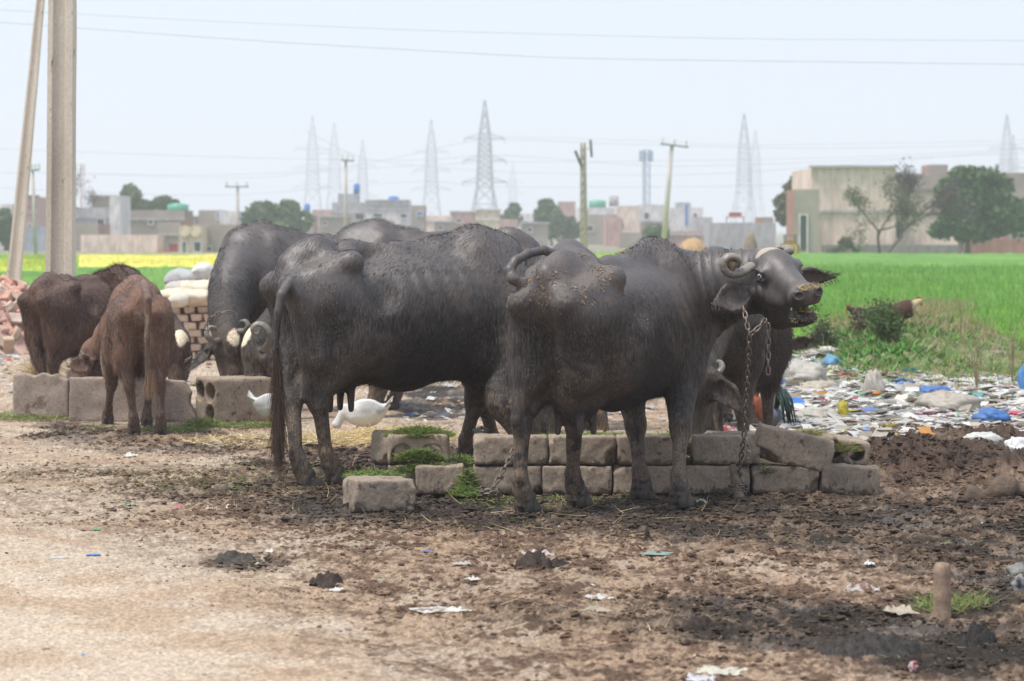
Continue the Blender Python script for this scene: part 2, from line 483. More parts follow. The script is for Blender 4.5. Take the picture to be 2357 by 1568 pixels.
def buffalo(name, label, pos, heading, S, h, feet, head, mats, group=None, tail=None, ears=None, horns=None, cat='buffalo',
            girth=1.0, bony=1.0, mouth=0.0, neckc=None, udder=False, furry=0, extra=None, headS=None, paint=None,
            hairn=0, hairlen=.05, head_detail=True, zoff=0.0, white=None, hairmat=None, mane=0, hoofs=True, neckr=1.0, belly=0.0, hairrad=.0008, fold_k=1.0, manel=1.0):
    """pos world (x, y) under mid body; heading degrees (0 = towards +X); feet/ears/horns/tail in world coordinates"""
    th = R_(heading); ct, st = math.cos(th), math.sin(th)
    Rw = np.array([[ct, -st, 0], [st, ct, 0], [0, 0, 1]])
    O3 = np.array([pos[0], pos[1], zoff])
    L = lambda p: (np.asarray(p, float) - O3) @ Rw           # world -> local
    Ld = lambda d: np.asarray(d, float) @ Rw
    A = lambda *p: np.array(p, float) * S
    ho, hf, he = L(head[0]), nrm(Ld(head[1])), nrm(Ld(head[2]))
    he = nrm(he - hf * (he @ hf)); hz = np.cross(hf, he)
    hS = headS or S
    Hm = np.stack([hf, he, hz], 1)
    H = lambda x, y, z: ho + Hm @ (np.array([x, y, z]) * hS)
    ext = [A(-.95, -.55, 0), A(.95, .55, 1.5), ho - .45 * hS, ho + .45 * hS]
    if tail is not None: ext += [L(p) for p in tail[0]]
    lo = np.min(ext, 0) - .07; hi = np.max(ext, 0) + .07; lo[2] = max(lo[2], 0.02)
    v = Vox(lo, hi, h)
    g = girth
    # trunk
    v.ell(A(.12, 0, .90 - belly * .5), A(.62, .33 * g, .37 + belly * .5), .05 * S)
    v.ell(A(-.15, 0, .86 - belly), A(.46, .33 * g, .33 + belly), .08 * S)
    v.ell(A(.42, 0, .95), A(.32, .27, .40), .08 * S)
    v.ell(A(.5, 0, 1.12), A(.24, .17, .24), .08 * S)
    v.chain([A(-.68, 0, 1.20), A(-.50, 0, 1.275), A(-.30, 0, 1.262), A(-.05, 0, 1.235), A(.2, 0, 1.255), A(.42, 0, 1.30), A(.60, 0, 1.24)],
            np.array([.045, .05, .04, .05, .06, .07, .09]) * S, .09 * S)
    v.ell(A(-.48, 0, 1.07), A(.27, .22, .17), .07 * S)
    for s in (-1, 1):
        bk_ = min(1, max(0, 1 - bony)); hook = A(-.40, (.235 - .05 * bk_) * s, 1.20 - .10 * bk_); pin = A(-.72, .135 * s, 1.07)
        v.cone(hook, pin, .030 * S, .03 * S, .08 * S); v.cone(hook, A(-.56, 0, 1.235), .028 * S, .05 * S, .09 * S); v.cone(pin, A(-.62, 0, 1.20), .03 * S, .045 * S, .08 * S)
        v.ell(hook, np.array([.024, .014, .018]) * S, .06 * S) if bony > .7 else None; v.ell(pin, .042 * S, .07 * S)
        v.cone(hook, A(-.33, .27 * s * g, .80), .022 * S, .05 * S, .045 * S)
        v.cone(hook, A(-.34, .05 * s, 1.25), .035 * S, .04 * S, .06 * S)
        # ribs wall and paralumbar hollow
        v.ell(A(-.235, .33 * s * g, 1.09), A(.10, .095, .15), .05 * S, sub=True)
        v.ell(A(-.60, .30 * s, 1.00), A(.10, .07, .10), .08 * S, sub=True)
        v.cone(A(.38, .13 * s, 1.24), A(.54, .2 * s, .90), .06 * S, .10 * S, .08 * S)
    # neck
    nb = A(.55, 0, 1.04); ne = H(-.13, 0, -.07)
    mid = (nb + ne) / 2 + (np.asarray(neckc, float) * S if neckc is not None else np.array([.08, 0, .0]) * S)
    ts = np.linspace(0, 1, 6)
    NP = [(1 - t) ** 2 * nb + 2 * t * (1 - t) * mid + t * t * ne for t in ts]
    NRd = (np.array([.25, .22, .195, .175, .16, .15]) * S) * neckr
    side = np.cross(nrm(ne - nb), [0, 0, 1]); side = nrm(side) if np.linalg.norm(side) > .2 else he
    v.chain(NP, NRd, .07 * S, side, 1.35)
    v.cone(A(.60, 0, .80), (NP[2] + NP[3]) / 2 - A(0, 0, .08), .14 * S, .09 * S, .12 * S, side, 1.4)   # brisket to throat
    v.ell(A(.0, 0, .56 - belly), A(.13, .06, .07), .08 * S)
    # legs
    F0 = {'hl': A(-.55, .17, 0), 'hr': A(-.55, -.17, 0), 'fl': A(.44, .16, 0), 'fr': A(.44, -.16, 0)}
    hoofpos = {}
    for kx, f0 in F0.items():
        s = 1 if kx[1] == 'l' else -1
        F = L(feet[kx]) if feet.get(kx) is not None else f0
        dl = F - f0; z0 = F[2] * np.array([0, 0, 1.0]); dl = dl * np.array([1, 1, 0])
        hoofpos[kx] = F
        J = lambda x, y, z, w: A(x, y * s, z) + dl * w + z0 * max(0, (1 - z / .7))
        if kx[0] == 'h':
            v.cone(A(-.48, .15 * s, 1.0), J(-.32, .20, .74, .15), .18 * S, .14 * S, .07 * S, [0, 1, 0], 1.2)
            v.cone(A(-.64, .13 * s, 1.0), J(-.58, .155, .70, .2), .09 * S, .11 * S, .06 * S)
            v.cone(J(-.38, .19, .74, .15), J(-.56, .165, .52, .5), .128 * S, .056 * S, .05 * S)
            v.cone(J(-.60, .16, .72, .2), J(-.665, .165, .48, .55), .080 * S, .030 * S, .04 * S)
            v.ell(J(-.615, .165, .45, .6), A(.062, .048, .070), .03 * S)
            v.cone(J(-.61, .165, .44, .62), J(-.60, .17, .17, .95), .044 * S, .034 * S, .03 * S)
            v.cone(J(-.60, .17, .17, .95), J(-.575, .17, .11, 1), .040 * S, .047 * S, .03 * S)
            v.cone(J(-.575, .17, .11, 1), J(-.545, .17, .045, 1), .048 * S, .054 * S, .02 * S)
        else:
            v.cone(A(.50, .17 * s, .90), J(.42, .18, .68, .1), .14 * S, .12 * S, .06 * S)
            v.cone(J(.42, .18, .70, .1), J(.44, .165, .42, .6), .110 * S, .058 * S, .05 * S)
            v.ell(J(.45, .165, .38, .62), A(.058, .055, .07), .03 * S)
            v.cone(J(.445, .165, .36, .65), J(.435, .16, .16, .95), .041 * S, .034 * S, .03 * S)
            v.cone(J(.435, .16, .15, .95), J(.45, .16, .10, 1), .040 * S, .047 * S, .03 * S)
            v.cone(J(.45, .16, .10, 1), J(.47, .16, .045, 1), .048 * S, .054 * S, .02 * S)
    if udder:
        v.ell(A(-.40, 0, .60), A(.15, .13, .12), .06 * S)
        for (ux, uy) in ((-.34, -.07), (-.46, -.06), (-.34, .07), (-.46, .06)):
            v.cone(A(ux, uy, .52), A(ux, uy * 1.1, .40), .026 * S, .017 * S, .02 * S)
    # head
    v.ell(H(-.06, 0, .0), np.array([.13, .105, .105]) * hS, .04 * hS, Hm)
    v.ell(H(-.02, 0, .045), np.array([.13, .085, .065]) * hS, .04 * hS, Hm)
    v.cone(H(.0, 0, .0), H(.26, 0, -.035), .095 * hS, .068 * hS, .04 * hS, he, 1.05)
    v.ell(H(.325, 0, -.045), np.array([.068, .092, .072]) * hS, .03 * hS, Hm)
    v.ell(H(-.02, 0, -.15), np.array([.15, .085, .14]) * hS, .06 * hS, Hm)
    gap = mouth
    for s in (-1, 1):
        v.ell(H(.035, .082 * s, .020), np.array([.052, .036, .042]) * hS, .03 * hS, Hm)
        v.cone(H(.0, .055 * s, -.10), H(.19, .040 * s, -.095), .075 * hS, .055 * hS, .04 * hS)
        v.ell(H(.375, .052 * s, -.015), np.array([.032, .03, .03]) * hS, .02 * hS, Hm)
    v.cone(H(.02, 0, -.20 - gap * .3), H(.29, 0, -.125 - gap * .8), .078 * hS, .05 * hS, .04 * hS)
    v.ell(H(.335, 0, -.11 - gap), np.array([.052, .062, .034]) * hS, .02 * hS, Hm)
    if head_detail:
        for s in (-1, 1):
            v.ell(H(.402, .058 * s, -.012), np.array([.028, .022, .016]) * hS, .007, Hm, sub=True)
            v.ell(H(.050, .120 * s, .016), np.array([.026, .020, .016]) * hS, .008, Hm, sub=True)
            v.cone(H(.01, .116 * s, .042), H(.070, .108 * s, .038), .016 * hS, .012 * hS, .010); v.cone(H(.02, .116 * s, -.010), H(.070, .108 * s, -.006), .012 * hS, .010 * hS, .010)
        if mouth > 0:
            v.ell(H(.35, 0, -.075 - gap * .55), np.array([.10, .11, .004 + gap * .40]) * hS, .006, Hm, sub=True)
    # ears
    earinfo = []
    for (ebase, etip, en, wd) in (ears or []):
        a, b = L(ebase), L(etip); n_ = nrm(Ld(en)); ax = nrm(b - a); n_ = nrm(n_ - ax * (n_ @ ax)); ln = np.linalg.norm(b - a)
        c1 = a + ax * ln * .38
        v.cone(a - ax * .03, a + ax * .05, .045 * hS, .04 * hS, .03 * hS)
        v.cone(c1, b - ax * .01, wd * .5, .012, .02, n_, 3.2)
        v.cone(a + ax * .03, c1, wd * .33, wd * .5, .02, n_, 2.6)
        bn = np.cross(ax, n_); ME = np.stack([ax, bn, n_], 1)
        v.ell(c1 + ax * .02 + n_ * wd * .17, (ln * .42, wd * .40, wd * .19), .01, ME, sub=True)
        earinfo.append((a, b, n_, wd, ln))
    # tail
    if tail is not None:
        v.chain([L(p) for p in tail[0]], tail[1], .012)
    if extra: extra(v, L, A, H)
    V, Q = v.surface()
    V = relax(V, Q, 2, .5)
    N, fa = vnormals(V, Q)
    # folds of skin, ribs
    x, y, z = V[:, 0] / S, V[:, 1] / S, V[:, 2] / S
    rib = np.sin((x + .25 * (z - .9)) * 2 * math.pi / .095) * sstep(.10, .2, np.abs(y)) * sstep(-.15, 0, x) * (1 - sstep(.3, .45, x)) * sstep(.78, .9, z) * (1 - sstep(1.08, 1.2, z))
    V = V + N * (0.0055 * rib * S)[:, None]
    nd = nrm(ne - nb); tt = (V - nb) @ nd / np.linalg.norm(ne - nb)
    off = V - (nb + np.outer(tt * np.linalg.norm(ne - nb), nd))
    offr = np.linalg.norm(off, axis=1)
    inn = sstep(.30, .5, tt) * (1 - sstep(.92, 1.05, tt)) * (offr < .26 * S)
    wav = noise3(V[:, 0] * 6, V[:, 1] * 6, V[:, 2] * 6)
    fold = -np.abs(np.sin((tt * np.linalg.norm(ne - nb) / S + wav * .012) * math.pi / .052)) ** .5
    V = V + N * (0.008 * S * fold_k * fold * inn)[:, None]
    bumpn = noise3(V[:, 0] * 9, V[:, 1] * 9, V[:, 2] * 9) * .0015 + noise3(V[:, 0] * 30, V[:, 1] * 30, V[:, 2] * 30) * .0008
    V = V + N * bumpn[:, None]
    # creases behind the thighs
    cre = np.abs(np.sin((z + .05 * np.sin(y * 20) + wav * .02) * 2 * math.pi / .045)) ** .4 * (x < -.42) * sstep(.60, .66, z) * (1 - sstep(.80, .9, z))
    V = V - N * (.0035 * cre)[:, None]
    N, fa = vnormals(V, Q)
    # markings of the coat
    n1 = noise3(V[:, 0] * 5 + 3, V[:, 1] * 5, V[:, 2] * 5); n2 = noise3(V[:, 0] * 22, V[:, 1] * 22, V[:, 2] * 22); n3 = noise3(V[:, 0] * 60, V[:, 1] * 60, V[:, 2] * 60)
    mud = sstep(.55, .25, z + n1 * .12) * .75 * sstep(-.35, .25, n2 + .5 * n3 + .3) + sstep(.25, .6, n1 + .4 * n2) * .30
    pale = np.zeros(len(V)); brown = np.zeros(len(V)) + (sstep(-.1, .6, n1) * .35)
    hl = (V - ho) @ Hm / hS
    pink = np.zeros(len(V))
    if white is not None:
        for (c, r) in white:
            d = np.sqrt((((hl - np.array(c)) / np.array(r)) ** 2).sum(1))
            pale = np.maximum(pale, sstep(1.12, .88, d + n2 * .22 + n3 * .1) * (hl[:, 2] > -.04))
    for (a, b, n_, wd, ln_) in earinfo:
        ax = nrm(b - a); bn = np.cross(ax, n_); q = V - a; ta = q @ ax; tb = q @ bn; tn = q @ n_
        near = (ta > .04) & (ta < ln_ + .02) & (np.abs(tb) < wd * .6) & (np.abs(tn) < .05)
        mud = np.where(near, .15 + .75 * sstep(.28, .45, np.abs(tb) / wd + .04 * n2) * sstep(-.2, .4, n3 + .2), mud)
        pale = np.where(near, 0, pale)
    if paint is not None: mud, pale, brown = paint(V, N, hl, x, y, z, n1, n2, n3, mud, pale, brown)
    coat = np.stack([np.clip(mud, 0, 1), np.clip(pale, 0, 1), np.clip(brown, 0, 1)], 1)
    root = empty(name, label, cat, (pos[0], pos[1], zoff), th, group)
    body = link('body', mesh_np('body', V, Q, True, mats['skin'], {'coat': coat}), root)
    if hoofs:
        for kx in ('hl', 'hr', 'fl', 'fr'):
            o = link('hoof', hoof_mesh(S, mats['hoof']), root)
            o.location = [float(a) for a in (hoofpos[kx] + A(.012, 0, -.006))]
    for s in (-1, 1):
        if head_detail:
            e = MB(); c = H(.050, .106 * s, .016)
            u_, w_ = np.mgrid[0:9, 0:12]; ph = u_ / 8 * math.pi; ps = w_ / 12 * 2 * math.pi
            SP = np.stack([np.sin(ph) * np.cos(ps), np.sin(ph) * np.sin(ps), np.cos(ph)], -1).reshape(-1, 3) * .0185 * hS
            FQ = [[i * 12 + j, i * 12 + (j + 1) % 12, (i + 1) * 12 + (j + 1) % 12, (i + 1) * 12 + j] for i in range(8) for j in range(12)]
            # pupil towards the outside: sphere pole along the look direction
            lookd = nrm(Hm @ np.array([.55, s * 1.0, .1])); a1 = nrm(np.cross(lookd, [0, 0, 1])); a2 = np.cross(lookd, a1)
            e.add(SP @ np.stack([a1, a2, lookd], 0) + c, FQ)
            rr = np.repeat(np.sin(np.arange(9) / 8 * math.pi), 12) * (np.repeat(np.arange(9), 12) < 4.5) + (np.repeat(np.arange(9), 12) >= 4.5) * 1.0
            e.obj('eye', mats['eye'], root, True, {'ring': rr})
    for (pts, r0, r1) in (horns or []):
        link('horn', horn_mesh([L(p) for p in pts], r0, r1, mats['horn']), root)
    # hair
    hm = hairmat or mats['hair']
    zf = V[Q].mean(1)
    if hairn:
        zz, xx = zf[:, 2] / S, zf[:, 0] / S
        nn = noise3(zf[:, 0] * 4, zf[:, 1] * 4, zf[:, 2] * 4)
        if furry:
            wt = sstep(.35, .6, zz) * (.4 + .6 * sstep(-.5, .3, nn))
        else:
            wt = sstep(.5, .62, zz) * (1 - sstep(1.02, 1.2, zz + nn * .1)) * sstep(-.35, -.1, xx) * (.25 + .75 * sstep(-.4, .3, nn)) + .10 * (zz > .5)
        hd = np.abs(((zf - ho) @ Hm) / hS)
        inhead = (hd[:, 0] < .45) & (hd[:, 1] < .18) & (hd[:, 2] < .26)
        t3 = (zf - nb) @ nd / np.linalg.norm(ne - nb)
        wt = np.where(inhead, .04, wt) * np.where((t3 > .12) & (not furry), .12, 1)
        P, Nn, f = scatter_on(V, Q, fa, N, hairn, wt)
        back = np.array([-.55, 0, -.8])
        D = back - Nn * (Nn @ back)[:, None]; D = nrm_rows(D + Nn * (.14 + .10 * (furry > 0)))
        zz = P[:, 2] / S
        ln = hairlen * S * (.5 + rng.random(hairn)) * (.5 + .8 * sstep(1.2, .7, zz)) * np.where(inhead[f], .3, 1)
        hair('coat_hair', P, D, ln, hm, root, hairrad, .3, 4, .18)
    # crest of hair along withers and neck, fringe of the ears
    if mane:
        up = N[Q].mean(1)[:, 2]
        xx, zz = zf[:, 0] / S, zf[:, 2] / S
        t2 = (zf - nb) @ nd / np.linalg.norm(ne - nb)
        ymid = np.abs(zf[:, 1] / S - np.interp(np.clip(t2, 0, 1), ts, [p[1] / S for p in NP]))
        wt = sstep(.3, .7, up) * (ymid < .07) * (xx > .1) * (zz > .6) * (t2 < .75)
        if wt.sum() > 0:
            P, Nn, f = scatter_on(V, Q, fa, N, mane, wt + 1e-9)
            D = nrm_rows(Nn * .7 + np.array([-.75, 0, .1]))
            hair('mane', P, D, (.012 + .018 * rng.random(mane)) * S * manel, hm, root, .0007, .35, 4, .35)
    for (a, b, n_, wd, ln_) in earinfo:
        ax = nrm(b - a); bn = np.cross(ax, n_); m = 260
        tt_ = rng.random(m); sd = rng.choice([-1, 1], m); wdt = np.interp(tt_, [0, .4, 1], [wd * .35, wd * .5, .015])
        P = a + np.outer(tt_ * ln_, ax) + bn * (wdt * sd * rng.uniform(.4, .98, m))[:, None] + n_ * .003
        D = nrm_rows(bn * sd[:, None] * .7 + ax * .7 + n_ * .3 + rng.normal(0, .2, (m, 3)))
        hair('ear_hair', P, D, .02 + .02 * rng.random(m), hm, root, .0009, .3, 4, .2)
    return dict(root=root, V=V, Q=Q, N=N, fa=fa, L=L, A=A, H=H, Hm=Hm, R=Rw, O=O3)

def skin_mat(name, base, dark, mudc=(.20, .145, .10), palec=(.78, .66, .48), brownc=(.055, .040, .033), rough=(.40, .60), fine=1.0):
    t = NT(name)
    co = t.coord()
    fl = t.noise(26, 5, .7, t.coord((5, 5, .8)))
    sep = t.new('ShaderNodeSeparateColor'); t.l.new(t.attr('coat', 'Color'), sep.inputs[0])
    streak = t.noise(9, 6, .65, t.coord((9, 9, 1.6)))
    fine_n = t.noise(150, 3, .7, t.coord((1, 1, .16)))
    big = t.noise(3.2, 5, .6, co)
    c = t.mix(t.ramp(big, [(.35, 0.), (.65, 1.)]), dark, base)
    c = t.mix(t.math('MULTIPLY', t.ramp(streak, [(.42, 0.), (.62, 1.)]), .7), c, tuple(b * 2.3 for b in base))
    c = t.mix(t.math('MULTIPLY', t.ramp(fl, [(.52, 0.), (.64, 1.)]), .55), c, tuple(b * 3.2 for b in base))
    c = t.mix(t.math('MULTIPLY', t.ramp(fl, [(.34, 1.), (.46, 0.)]), .7), c, tuple(b * .4 for b in dark))
    c = t.mix(sep.outputs[2], c, brownc)
    speck = t.ramp(t.noise(95, 3, .7, co), [(.62, 0.), (.70, 1.)])
    c = t.mix(t.math('MULTIPLY', speck, .35), c, mudc)
    mfac = t.math('MULTIPLY', sep.outputs[0], t.ramp(t.noise(38, 5, .7, co), [(.32, .25), (.6, 1.)]))
    c = t.mix(mfac, c, mudc)
    c = t.mix(sep.outputs[1], c, palec)
    r = t.ramp(t.noise(14, 4, .6, co), [(.3, rough[0]), (.7, rough[1])])
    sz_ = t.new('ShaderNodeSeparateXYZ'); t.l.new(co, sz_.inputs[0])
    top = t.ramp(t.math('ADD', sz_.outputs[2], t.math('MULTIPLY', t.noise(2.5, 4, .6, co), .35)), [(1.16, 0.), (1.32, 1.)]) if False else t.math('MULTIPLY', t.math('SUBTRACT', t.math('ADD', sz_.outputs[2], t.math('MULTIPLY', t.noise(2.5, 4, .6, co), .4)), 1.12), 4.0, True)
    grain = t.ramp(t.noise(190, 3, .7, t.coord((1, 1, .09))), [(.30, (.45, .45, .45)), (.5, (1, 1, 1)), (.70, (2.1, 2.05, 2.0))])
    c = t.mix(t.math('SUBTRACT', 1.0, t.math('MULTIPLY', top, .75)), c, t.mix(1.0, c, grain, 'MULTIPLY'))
    c = t.mix(t.math('MULTIPLY', top, .6), c, tuple(b * k_ for b, k_ in zip(base, (2.75, 2.7, 2.75))))  # pale sheen along the backs, painted into the hide colour by height
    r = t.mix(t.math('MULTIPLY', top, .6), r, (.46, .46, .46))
    r = t.mix(t.math('MAXIMUM', mfac, sep.outputs[1]), r, (.9, .9, .9))
    hgt = t.math('ADD', t.math('MULTIPLY', t.math('ADD', fine_n, fl), .8), t.math('MULTIPLY', t.noise(42, 5, .7, t.coord((1, 1, .6))), 1.2))
    hgt = t.math('ADD', t.math('MULTIPLY', hgt, t.math('SUBTRACT', 1.0, t.math('MULTIPLY', top, .6))), t.math('MULTIPLY', mfac, 1.2))
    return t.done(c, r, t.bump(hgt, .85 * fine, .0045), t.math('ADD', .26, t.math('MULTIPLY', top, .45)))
def hair_mat(name, c1, c2, rough=.5):
    t = NT(name)
    hi = t.new('ShaderNodeHairInfo')
    c = t.ramp(hi.outputs['Random'], [(0, c1), (.75, c2), (1, tuple(min(1, a * 1.8) for a in c2))])
    return t.done(c, rough, None, .35)
def eye_mat(name, iris):
    t = NT(name)
    c = t.ramp(t.attr('ring'), [(.0, (.004, .004, .005)), (.30, (.004, .004, .005)), (.36, iris), (.72, iris), (.80, (.02, .012, .01)), (1, (.05, .02, .015))])
    return t.done(c, .08, None, .6)
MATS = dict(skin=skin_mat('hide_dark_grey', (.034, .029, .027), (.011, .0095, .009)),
            hoof=plain('hoof_horn', (.06, .05, .042), .55, .4, 20),
            horn=None, hair=hair_mat('coarse_black_hair', (.012, .010, .010), (.05, .042, .038)),
            eye=eye_mat('dark_eye', (.03, .02, .015)))
_t = NT('horn_grey')
_v = _t.coord()
_c = _t.ramp(_t.noise(6, 5, .6, _v), [(.3, (.10, .085, .065)), (.55, (.22, .20, .17)), (.75, (.28, .22, .14))])
MATS['horn'] = _t.done(_c, .38, _t.bump(_t.noise(30, 4, .6, _t.coord((1, 1, 4))), .5, .004), .5)
EYE_PALE = eye_mat('pale_eye', (.42, .45, .50))
# ================================================================== ground
def soft(u, v, cu, cv, ru, rv, e=.45):
    return sstep(1 + e, 1 - e, np.sqrt(((u - cu) / ru) ** 2 + ((v - cv) / rv) ** 2))
def zones(x, y):
    """kinds of ground, 0..1: mud (wet trodden dung), crumb (loose brown crumbs), tip (refuse soil), weed (grass bank)"""
    u, v = UV(x, y)
    nu = fbm2(x * 1.7, y * 1.0, 4, 5); nw = fbm2(x * 5, y * 3, 3, 9)
    uu = u + nu * 140 + nw * 40; vv = v + nu * 26 + nw * 10
    mud = 0 * u
    for cu, cv, ru, rv, w in ((1000, 1165, 450, 50, 1), (1500, 1180, 430, 50, 1), (1900, 1200, 480, 60, .95), (2250, 1230, 300, 90, .9),
                              (2280, 1490, 300, 80, 1), (1900, 1445, 360, 48, 1), (850, 1065, 260, 42, 1), (2330, 1350, 230, 180, .75), (1700, 1400, 200, 30, .7), (1000, 925, 110, 40, .9),
                              (430, 1015, 260, 22, .5), (540, 1290, 90, 22, .5), (180, 1000, 160, 16, .6), (1450, 1420, 300, 35, .5), (1900, 960, 140, 30, .4), (640, 1135, 300, 26, .6)):
        mud = np.maximum(mud, w * soft(uu, vv, cu, cv, ru, rv))
    crumb = np.maximum(sstep(-900, 700, (uu - 500) - (vv - 1330) * 2.2) * sstep(1000, 1120, vv), .3 * sstep(1300, 1050, vv))
    crumb = np.clip(crumb + mud * .6, 0, 1) * (1 - .85 * sstep(520, -250, (uu - 420) - (vv - 1330) * 1.3 + 160 * nw) * sstep(1120, 1400, vv))
    tip = soft(uu, vv, 2250, 950, 560, 115, .25)
    tip = np.maximum(tip, soft(uu, vv, 1850, 890, 130, 50, .3))
    tip = tip * sstep(872, 905, v + np.maximum(0, 1980 - u) * .45)
    heap = soft(uu, vv, 2220, 1062, 300, 60, .4)
    weed = sstep(1700, 1830, uu) * sstep(905, 880, vv - (uu - 2000) * .04) * sstep(640, 700, vv)
    return mud, crumb, tip * (1 - heap), heap, weed, u, v
def height(x, y):
    mud, crumb, tip, heap, weed, u, v = zones(x, y)
    n = fbm2(x * .6, y * .6, 3, 1) * .02
    b1 = np.abs(fbm2(x * 4.5, y * 4.5, 4, 21)) ; b2 = fbm2(x * 14, y * 12, 3, 31); b3 = noise2(x * 45, y * 40, 41)
    c1 = np.maximum(0, noise2(x * 11, y * 9, 51) - .1); c2 = np.maximum(0, noise2(x * 26, y * 20, 61)); c3 = np.maximum(0, noise2(x * 55, y * 42, 66) - .1)
    rough = np.clip(.10 + .75 * crumb + .8 * mud + .9 * heap + .7 * tip, 0, 1.4)
    z = n + rough * (b1 * .012 + b2 * .006 + b3 * .005 + c1 * .010 + c2 * .010 + c3 * .009 + noise2(x * 131, y * 97, 68) * .0045) + heap * (c2 * .03 + c1 * .03)
    z = z - .02 * mud + heap * (.05 + .09 * fbm2(x * 2.2, y * 2.2, 2, 71)) * 1.25 + tip * .04
    z = z + noise2(x * 60, y * 50, 7) * .0022 + fbm2(x * 22, y * 18, 2, 8) * .004
    # sand edge of the worn yard is a little higher
    z = z + .03 * sstep(.5, .1, crumb) * sstep(1100, 1300, v)
    # bank with weeds
    bank = sstep(1780, 1900, u + 30 * noise2(x * .8, y * .8, 3)) * soft(u, v, 2030, 775, 260, 95, .5) + .35 * sstep(1780, 1950, u) * sstep(900, 840, v) * sstep(760, 830, v)
    z = z + bank * (.15 + .10 * fbm2(x * 1.1, y * 1.1, 2, 14))
    z = z + .12 * soft(u, v, 2150, 782, 150, 45, .6) + .07 * soft(u, v, 2020, 815, 130, 50, .6)
    # raised rubble yard on the far side
    z = z + .06 * sstep(.0, .3, x + 6) * sstep(22.5, 24, y) * sstep(34, 28, y) * fbm2(x * 2, y * 2, 3, 77)
    fade = sstep(75, 40, y)
    return z * fade
def zat(x, y): return float(height(np.array([x]), np.array([y]))[0])

vs = np.concatenate([np.arange(1640, 1230, -1.7), np.arange(1230, 985, -1.5), np.arange(985, 760, -1.7), np.arange(760, 640, -3), np.arange(640, 545, -7)])
Ys = 9660 / (vs - 530)
Ys = np.concatenate([[-60, -10, 0, 4, 6.5, 8], Ys, [700, 900, 1300, 2000, 3500, 6000]])
A0 = np.arange(-1260, 1262, 2.7) / FPX
As = np.concatenate([[-9, -3, -1, -.5, -.3, -.22], A0, [.22, .3, .5, 1, 3, 9]])
YY, AA = np.meshgrid(Ys, As, indexing='ij')
XX = AA * np.maximum(YY, 8.0)
shp = XX.shape
mud, crumb, tip, heap, weed, u_, v_ = [a.reshape(shp) for a in zones(XX.ravel(), YY.ravel())]
ZZ = height(XX.ravel(), YY.ravel()).reshape(shp)
inr = ((YY > 8) & (YY < 80) & (np.abs(AA) < .21))
ZZ = np.where(inr, ZZ, 0)
for a in (mud, crumb, tip, heap, weed): a[~inr] = 0
def lerp(a, b, t): return a + (b - a) * t[..., None]
base = np.array([.42, .31, .215]); pale = np.array([.50, .41, .315]); brownc = np.array([.155, .095, .060]); dark = np.array([.027, .020, .015])
grey = np.array([.115, .105, .095]); tipc = np.array([.15, .13, .108]); heapc = np.array([.075, .048, .034]); green = np.array([.09, .16, .035])
def ground_colour(XX, YY, mud, crumb, tip, heap, weed, u_, v_):
    shp = XX.shape
    nA = fbm2(XX * 3, YY * 2.2, 4, 91); nB = fbm2(XX * 13, YY * 9, 3, 92); nC = noise2(XX * 50, YY * 36, 93); nD = fbm2(XX * 6, YY * 4, 3, 96)
    col = lerp(np.broadcast_to(base, shp + (3,)), pale, sstep(-.1, .5, nA + .35 * sstep(900, 200, u_ - (1568 - v_))))
    col = lerp(col, brownc, np.clip(crumb * (.45 + .55 * sstep(-.3, .15, nB * .8 + .6 * nD + .55 * nC)) + .30 * sstep(.12, .45, nB + .4 * nC) * sstep(250, 1100, u_ - (1568 - v_) * .5 + 200), 0, 1))
    col = lerp(col, brownc * .55, crumb * sstep(.1, .4, nD * .6 + .5 * nB + .6 * nC) * .85)
    col = lerp(col, dark, np.clip(mud * (.55 + .75 * sstep(-.3, .2, nA + .6 * nB)), 0, 1))
    col = lerp(col, grey, mud * sstep(.25, .5, fbm2(XX * 2.1, YY * 1.6, 3, 95)) * .35)
    col = lerp(col, tipc, tip * .9); col = lerp(col, grey * .6, tip * sstep(0, .4, nA))
    col = lerp(col, heapc, heap)
    col = lerp(col, heapc * .5, heap * sstep(.0, .4, nB))
    wd = weed * (.6 + .4 * sstep(-.3, .3, nD))
    col = lerp(col, green, wd)
    far = sstep(45, 70, YY)
    fc = lerp(np.broadcast_to(np.array([.13, .36, .035]), shp + (3,)), np.array([.22, .20, .16]), sstep(150, 175, YY))
    col = lerp(col, fc, far)
    red = sstep(.1, .5, fbm2(XX * .9, YY * .7, 2, 97)) * soft(u_, v_, 500, 1060, 330, 60) * (1 - mud * .6)
    col = col * (1 + .35 * noise2(XX * 140, YY * 100, 99)[..., None] * (1 - far[..., None]))
    return lerp(col, np.array([.19, .095, .07]), red * .8)
col = ground_colour(XX, YY, mud, crumb, tip, heap, weed, u_, v_)
edge_ = sstep(.182, .21, np.abs(AA)) + sstep(8.6, 7.8, YY) * (1 + 0 * AA)
col = lerp(col, np.where((YY > 45)[..., None], np.array([.15, .30, .05]), base * .8) + 0 * col, np.clip(edge_, 0, 1) * (YY < 150))
wet = np.clip(mud * sstep(.0, .4, fbm2(XX * 2.1, YY * 1.6, 3, 95) + .15), 0, 1)
nr, nc = shp
ii = np.arange(nr * nc).reshape(shp)
Fq = np.stack([ii[:-1, :-1], ii[:-1, 1:], ii[1:, 1:], ii[1:, :-1]], -1).reshape(-1, 4)
